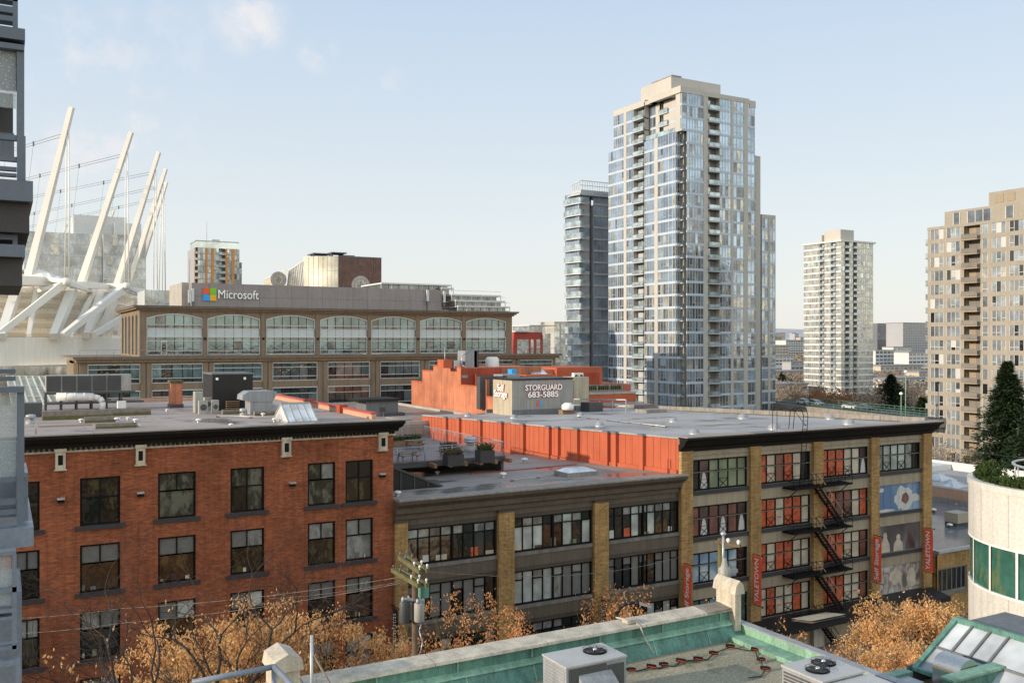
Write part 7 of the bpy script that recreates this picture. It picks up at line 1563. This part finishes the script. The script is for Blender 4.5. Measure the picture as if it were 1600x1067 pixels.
# =================================================================== low buildings at the right behind the curved one
lb1 = T('corner_building', 'low tan brick building with wet flat roof right of the storage building', 'building', (84, 70, 0)); LX0, LX1 = 76.6, 103
f_ = faceV(FV); hs_ = [(U(1466,FV), U(1511,FV)+.0, 2.4, 4.7)]
mb = MB(); grid_wall(mb, f_, LX0, LX1, 0, 6.2, hs_, .3); mb.box(LX0, LX1, FV+.31, 100, 0, 5.9); mb.build('wall', M['brick_tan'], lb1)
w_ = near_window(lb1, f_, hs_[0][0], hs_[0][1], 2.4, 4.7, [(i/6,(i+1)/6,0,1,R.choice(['pane_amber','pane_dark','pane_amber'])) for i in range(6)], sill='sill_grey', sill_over=0, fw=.1, fmat='shed_grey')
mb = MB(); mb.box(LX0-.1, LX1, FV-.25, FV+.2, 6.203, 6.45); mb.box(LX0-.1, LX0+.3, FV+.2, 78, 5.9, 6.45); mb.build('parapet', M['galv'], lb1); mb = MB(); mb.box(LX0+.3, LX1, FV+.2, 99.9, 5.9, 5.96); mb.build('roof', M['roof_wet'], lb1)
mb = MB(); mb.box(LX1-.4, LX1-.02, 57, 99, 5.963, 6.6); mb.build('ledge', M['roof_brown'], lb1)
p = onz(1503,822,5.96); t = T('roof_unit', 'pale weathered rooftop box on the wet roof by the curved building', 'rooftop unit', p); mb = MB(); mb.box(p[0]-.7, p[0]+1.4, p[1], p[1]+1.6, p[2]+.35, p[2]+1.4); mb.build('casing', M['sign_beige'], t); mb = MB(); mb.box(p[0]-.8, p[0]+1.5, p[1]+.1, p[1]+1.5, p[2], p[2]+.35); mb.build('base', M['unit_dark'], t)
for (px, py), l in zip(((1459,800),(1480,810),(1484,824)), ('farthest','middle','nearest')): vent(onz(px,py,5.96), 1.1, l+' of three small dark vents on the wet roof', 'small dark vents on the wet roof', mat='unit_dark')
lb2 = T('low_hall', 'low hall with sunlit pinkish side wall and two glass pyramids behind the wet roof', 'building', (110, 80, 0)); mb = MB(); mb.box(103, 125, 45, 100, 0, 7.75); mb.build('wall', M['brick_pink'], lb2); mb = MB(); mb.box(103.3, 124, 45.3, 99.6, 7.75, 7.8); mb.build('roof', M['roof_grey'], lb2); mb = MB(); mb.box(118, 118.5, 45.2, 99, 7.803, 8.9); mb.box(103, 103.29, 45, 100, 7.753, 7.95); mb.box(113, 117.9, 84, 92, 7.803, 8.6); mb.build('parapet', M['tower_white'], lb2)
for (px, py, wd), l in zip(((1483,752,1.5),(1502,762,1.4)), ('farther small glass pyramid skylight on the low hall','nearer small glass pyramid skylight on the low hall')):
    p = onz(px, py, 7.8); t = T('pyramid_skylight', l, 'skylight', p); mb = MB(); c = (p[0],p[1]+wd,p[2]+.9); k = [(p[0]-wd,p[1],p[2]+.1),(p[0]+wd,p[1],p[2]+.1),(p[0]+wd,p[1]+2*wd,p[2]+.1),(p[0]-wd,p[1]+2*wd,p[2]+.1)]
    for i in range(4): mb.poly([k[i], k[(i+1)%4], c])
    mb.build('glass', M['skylight_glass'], t); mb = MB(); [mb.beam(q, c, .12) for q in k]; [mb.beam(k[i], k[(i+1)%4], .15) for i in range(4)]; mb.build('frame', M['tower_white'], t)
# =================================================================== bridge approach, water, distant city, hills
br = T('bridge', 'concrete bridge approach with green railing and cars beyond the storage roof', 'bridge', onz(1330,640,9)); ZB = 10.0; a = Vector(onz(1190,627.5,ZB)); b = Vector(onz(1449,654.8,ZB)); d = (b-a).normalized(); n = Vector((-d.y,d.x,0))*11
mb = MB(); mb.hexa([a-Vector((0,0,1.8)), b-Vector((0,0,1.8)), b+n-Vector((0,0,1.8)), a+n-Vector((0,0,1.8)), a, b, b+n, a+n]); mb.build('deck', M['concrete'], br)
mb = MB(); mb.hexa([a+n*.1+Vector((0,0,.01)), b+n*.1+Vector((0,0,.01)), b+n*.9+Vector((0,0,.01)), a+n*.9+Vector((0,0,.01)), a+n*.1+Vector((0,0,.05)), b+n*.1+Vector((0,0,.05)), b+n*.9+Vector((0,0,.05)), a+n*.9+Vector((0,0,.05))]); mb.build('roadway', M['asphalt'], br)
L_ = (b-a).length
for off in (.02,.98):
    mb = MB(); 
    for h in (.5,1.1): mb.tube(a+n*off+Vector((0,0,h)), b+n*off+Vector((0,0,h)), .07, n=4)
    i = 0
    while i < L_: q = a+d*i+n*off; mb.tube(q, q+Vector((0,0,1.15)), .05, n=4); i += 1.6
    mb.build('railing', M['green_copper'], br)
for i in range(5): q = a+d*(L_*(i+.5)/5)+n*.5; mb = MB(); mb.box(q.x-1, q.x+1, q.y-1, q.y+1, 0, ZB-1.8); mb.build('pier', M['concrete'], br)
for px, py, h in ((1415,655,9.5),(1408,655,5)):
    q = Vector(onz(px,py,ZB)); t = T('lamp_post', 'tall green lamp post on the bridge approach' if h > 6 else 'short green lamp post with round white lamp on the bridge approach', 'street lamp', q); mb = MB(); mb.tube(q, q+Vector((0,0,h)), .12, .08, 6); mb.build('pole', M['green_gutter'], t); mb = MB(); mb.prof([(.1,0),(.35,.15),(.35,.4),(.1,.6)], q+Vector((0,0,h)), 8); mb.build('lamp', M['letter_lit'], t)
def car(q, d, label, mt):
    t = T('parked_car', label, 'car', q, 'cars on the bridge approach'); s = Vector((-d.y,d.x,0)); up_ = Vector((0,0,1)); mb = MB()
    P = lambda l, w_, z: q+d*l+s*w_+up_*z
    mb.extr([P(-2.2,-.85,.35), P(2.2,-.85,.35), P(2.25,-.85,.75), P(1.3,-.85,.9), P(-1.9,-.85,.95), P(-2.25,-.85,.8)], s*1.7); mb.build('body', M[mt], t)
    mb = MB(); mb.extr([P(-1.8,-.72,.95), P(1.2,-.72,.9), P(.5,-.72,1.42), P(-1.3,-.72,1.45)], s*1.44); mb.build('cabin', M['tow_dark'], t)
    for l in (-1.35,1.35):
        for w_ in (-.86,.66): mb = MB(); mb.tube(P(l,w_,.33), P(l,w_+.2,.33), .33, n=12); mb.build('wheel', M['rubber'], t)
for i, (f, mt, l) in enumerate(((.22,'white_paint','white car on the bridge, nearest the glass wing'),(.30,'unit_grey','grey car following the white car on the bridge'),(.52,'white_paint','white car near the middle of the bridge'),(.60,'unit_dark','dark car near the middle of the bridge'))): car(a+d*L_*f+n*.35+Vector((0,0,.05)), d, l, mt)
# water and far shore
mb = MB(); q = [onz(1150,622,.2), onz(1262,624,.2), onz(1262,590,.2), onz(1180,588,.2)]; mb.poly([(x,y,.12) for x, y, z in q]); mb.build('water', M['water'], kind='structure')
def far(pl, pr, yt, D, mt, label, name='distant_building', floors=None, z0=0, roof=None):
    v = tp((pl+pr)/2, D); x0, x1, y = U(pl,v[1]), U(pr,v[1]), v[1]; z1 = Zv((pl+pr)/2, yt, y); t = T(name, label, 'building', ((x0+x1)/2, y+8, z0), None); dp = max(10, (x1-x0)*.5)
    mb = MB(); mb.box(x0, x1, y, y+dp, z0, z1); mb.build('wall', M[mt], t); mb = MB(); mb.box(x0-.4, x1+.4, y-.4, y+dp, z1+.02, z1+.8); mb.build('roof', M[roof or 'far_roof'], t)
    fh = 3.2; nf = min(14, int((z1-z0)/fh)); f_ = faceV(y)
    for k in range(nf):
        zz = z1-fh*(k+1)+.9; 
        if zz < z0: break
        mb = MB(); n_ = max(2, int((x1-x0)/4.5))
        for j in range(n_): w0 = x0+(x1-x0)*(j+.12)/n_; w1 = x0+(x1-x0)*(j+.88)/n_; f_.quad(mb, w0, w1, zz, zz+1.6, .05)
        mb.build('window_row', M['tow_dark' if R.random() < .6 else 'tow_grey'], t)
far(1371,1388,506,1300,'far_dark','dark slab block on the skyline right of the pale tower'); far(1389,1411,520,1400,'far_tan','tan block on the skyline between dark slab and grey block'); far(1411,1452,505,1250,'far_grey','large grey block on the skyline left of the tan tower')
far(1368,1398,548,800,'far_white','white terraced flats beyond the trees, left part'); far(1396,1424,543,820,'far_white','white terraced flats beyond the trees, middle part'); far(1420,1456,551,780,'far_white','white terraced flats beyond the trees, right part'); far(1376,1440,572,640,'far_tan','tan low flats in front of the white terraced flats'); far(1385,1455,592,520,'far_white','pale low building behind the evergreen')
far(1436,1458,582,560,'far_tan','tan flats touching the left edge of the tan tower')
far(1200,1232,540,1100,'far_tan','tan blocks on the hillside right of the lower glass wing'); far(1228,1262,532,1300,'far_white','pale blocks on the hillside near the pale tower'); far(1206,1240,556,900,'far_white','long white building below the hillside blocks'); far(1205,1262,581,600,'far_tan','tan shore building left of the pale tower'); far(1236,1262,566,760,'far_grey','grey building behind the shore, touching the pale tower'); far(1180,1262,602,430,'far_tan','low tan shore building next to the water')
far(1345,1372,585,520,'far_white','white low block at the right foot of the pale tower')
rr_ = random.Random(8)
for i in range(26):
    px = rr_.choice([rr_.uniform(1203,1256), rr_.uniform(1368,1450)]); D = rr_.uniform(1500,2600); y0_ = 526-(D-1500)/1100*8+rr_.uniform(-2,3); w_ = rr_.uniform(5,13)
    far(px-w_/2, px+w_/2, y0_, D, rr_.choice(['far_white','far_tan','far_brown','far_grey']), '%s hillside building on the far skyline %s' % (rr_.choice(['small pale','small dull','low flat']), 'left of the pale tower' if px < 1300 else 'right of the pale tower'), z0=10)
for o in list(bpy.data.objects):
    if o.name.startswith('distant_building') and o.get('label', '').find('hillside building') > 0:
        left = 'left of' in o['label']; o['label'] = 'small hillside building among the far houses '+('left of the pale tower' if left else 'right of the pale tower'); o['group'] = 'hillside houses '+('left' if left else 'right')+' of the pale tower'
mb = MB(); N = 60
for i in range(N):
    P_ = []
    for j in (i, i+1):
        th = -1.0+2.6*j/N; hgt = 58+22*math.sin(j*.35)+10*math.sin(j*1.1+1)+5*math.sin(j*2.7); P_.append((4200*math.sin(th), 4200*math.cos(th), hgt))
    (xa,ya,za),(xb,yb,zb2) = P_; mb.poly([(xa*.45,ya*.45,0),(xb*.45,yb*.45,0),(xb,yb,zb2),(xa,ya,za)], 0, True); mb.poly([(xa,ya,za),(xb,yb,zb2),(xb*1.1,yb*1.1,0),(xa*1.1,ya*1.1,0)], 0, True)
mb.build('hills', M['hill'], kind='structure')
mb = MB(); rr_ = random.Random(5)
for i in range(1500):
    px = rr_.choice([rr_.uniform(1195,1262), rr_.uniform(1365,1455)]); D = rr_.choice([rr_.uniform(300,520), rr_.uniform(560,640), rr_.uniform(1000,1250), rr_.uniform(1500,2300)]); p = Vector(tp(px,D)); p.z = max(0, (D-1890)/2300*60); s = D*.0012+.5; W_ = s*3.2
    for k in range(16):
        th = rr_.uniform(0,6.28); rr2 = W_*rr_.random()**.5; hh_ = W_*1.5*rr_.random(); c = p+Vector((rr2*math.cos(th), rr2*math.sin(th), hh_)); q1 = Vector((rr_.uniform(-1,1), rr_.uniform(-1,1), rr_.uniform(-.3,1))).normalized()*s*.8; q2_ = q1.cross(Vector((rr_.uniform(-1,1),1,rr_.uniform(-1,1)))).normalized()*s*.35; mb.poly([c-q1, c+q2_, c+q1, c-q2_])
mb.build('far_woodland', M['twig_far'], label='brown and grey woodland between the distant houses', cat='trees', kind='stuff')
# ------------------------------------------------------------------ camera, sun, sky
cam = bpy.data.cameras.new('camera'); cam.sensor_width = 36; cam.lens = 36*F/1600; cam.clip_end = 20000; cam.clip_start = .2
co = bpy.data.objects.new('camera', cam); COL.objects.link(co); co.location = (0,0,CZ); co.rotation_euler = (math.pi/2, 0, -A); sc.camera = co
SUN_EL, SUN_AZ = rad(15), rad(-84)      # azimuth from +y towards +x
sd = Vector((math.sin(SUN_AZ)*math.cos(SUN_EL), math.cos(SUN_AZ)*math.cos(SUN_EL), math.sin(SUN_EL)))
sl = bpy.data.lights.new('sun', 'SUN'); sl.energy = 4.6; sl.angle = rad(.6); sl.color = (1.0,.85,.67)
so = bpy.data.objects.new('sun', sl); COL.objects.link(so); so.rotation_euler = sd.to_track_quat('Z','Y').to_euler(); so.location = (-50,0,80)
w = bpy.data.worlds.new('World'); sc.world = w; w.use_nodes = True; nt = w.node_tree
bg = nt.nodes['Background']; sky = nt.nodes.new('ShaderNodeTexSky'); sky.sky_type = 'NISHITA'; sky.sun_disc = False
sky.sun_elevation = SUN_EL; sky.sun_rotation = SUN_AZ; sky.air_density = 1.0; sky.dust_density = 1.2; sky.ozone_density = 1.5; sky.altitude = 50
bg.inputs[1].default_value = SKY_STRENGTH = .15
tc = nt.nodes.new('ShaderNodeTexCoord'); sp = nt.nodes.new('ShaderNodeSeparateXYZ'); nt.links.new(tc.outputs['Generated'], sp.inputs[0])
# thin haze: near white at the horizon, soft blue above
hc = ramp(nt, sp.outputs[2], [(0.0, (6.3/8,6.2/8,5.85/8)), (.12, (5.7/8,6.05/8,6.15/8)), (.36, (4.0/8,4.95/8,6.15/8)), (.9, (2.6/8,3.5/8,5.0/8))])
hs = nt.nodes.new('ShaderNodeVectorMath'); hs.operation = 'SCALE'; hs.inputs['Scale'].default_value = 8.0; nt.links.new(hc, hs.inputs[0])
c2 = mult(nt, sky.outputs[0], hs.outputs[0], 'MIX', .86)
# a few wisps of cloud
nz = noise(nt, tc.outputs['Generated'], 14, 8, .62)
def cdir(px, py): a, b = dirn(px); v = Vector((a, b, -(py-HZ)/F)); return v.normalized()
for (px, py, r_, amt, lo) in ((392,30,2.6,.8,.38),(497,82,1.5,.7,.40),(590,135,2.2,.35,.45),(110,110,11,.22,.50),(60,230,9,.42,.46),(200,190,5,.2,.5)):
    d_ = nt.nodes.new('ShaderNodeVectorMath'); d_.operation = 'DOT_PRODUCT'; nt.links.new(tc.outputs['Generated'], d_.inputs[0]); d_.inputs[1].default_value = cdir(px, py)
    m1 = nt.nodes.new('ShaderNodeMapRange'); m1.interpolation_type = 'SMOOTHSTEP'; m1.inputs['From Min'].default_value = math.cos(rad(r_)); m1.inputs['From Max'].default_value = 1.0; nt.links.new(d_.outputs['Value'], m1.inputs['Value'])
    m2 = nt.nodes.new('ShaderNodeMapRange'); m2.interpolation_type = 'SMOOTHSTEP'; m2.inputs['From Min'].default_value = lo; m2.inputs['From Max'].default_value = .68; m2.inputs['To Max'].default_value = amt; nt.links.new(nz, m2.inputs['Value'])
    mm = nt.nodes.new('ShaderNodeMath'); mm.operation = 'MULTIPLY'; nt.links.new(m1.outputs[0], mm.inputs[0]); nt.links.new(m2.outputs[0], mm.inputs[1]); c2 = mult(nt, c2, (6.2,5.95,5.9), 'MIX', mm.outputs[0])
# sky behind the viewer brightened and warmed, added fill for the shaded street fronts
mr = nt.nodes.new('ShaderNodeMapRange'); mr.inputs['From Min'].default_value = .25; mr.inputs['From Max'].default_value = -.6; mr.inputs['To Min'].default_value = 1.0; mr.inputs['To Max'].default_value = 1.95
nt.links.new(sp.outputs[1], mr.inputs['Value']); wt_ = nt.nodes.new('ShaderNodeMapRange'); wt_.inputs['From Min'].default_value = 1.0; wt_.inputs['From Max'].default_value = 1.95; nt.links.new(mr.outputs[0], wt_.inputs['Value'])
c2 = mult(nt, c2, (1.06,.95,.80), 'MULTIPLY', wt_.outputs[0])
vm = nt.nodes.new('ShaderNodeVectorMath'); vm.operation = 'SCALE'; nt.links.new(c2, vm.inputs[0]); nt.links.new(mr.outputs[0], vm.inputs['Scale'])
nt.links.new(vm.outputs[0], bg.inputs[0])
sc.view_settings.view_transform = 'Standard'; sc.view_settings.look = 'None'; sc.view_settings.exposure = 0; sc.view_settings.gamma = 1
sc.cycles.max_bounces = 6; sc.cycles.caustics_reflective = False; sc.cycles.caustics_refractive = False
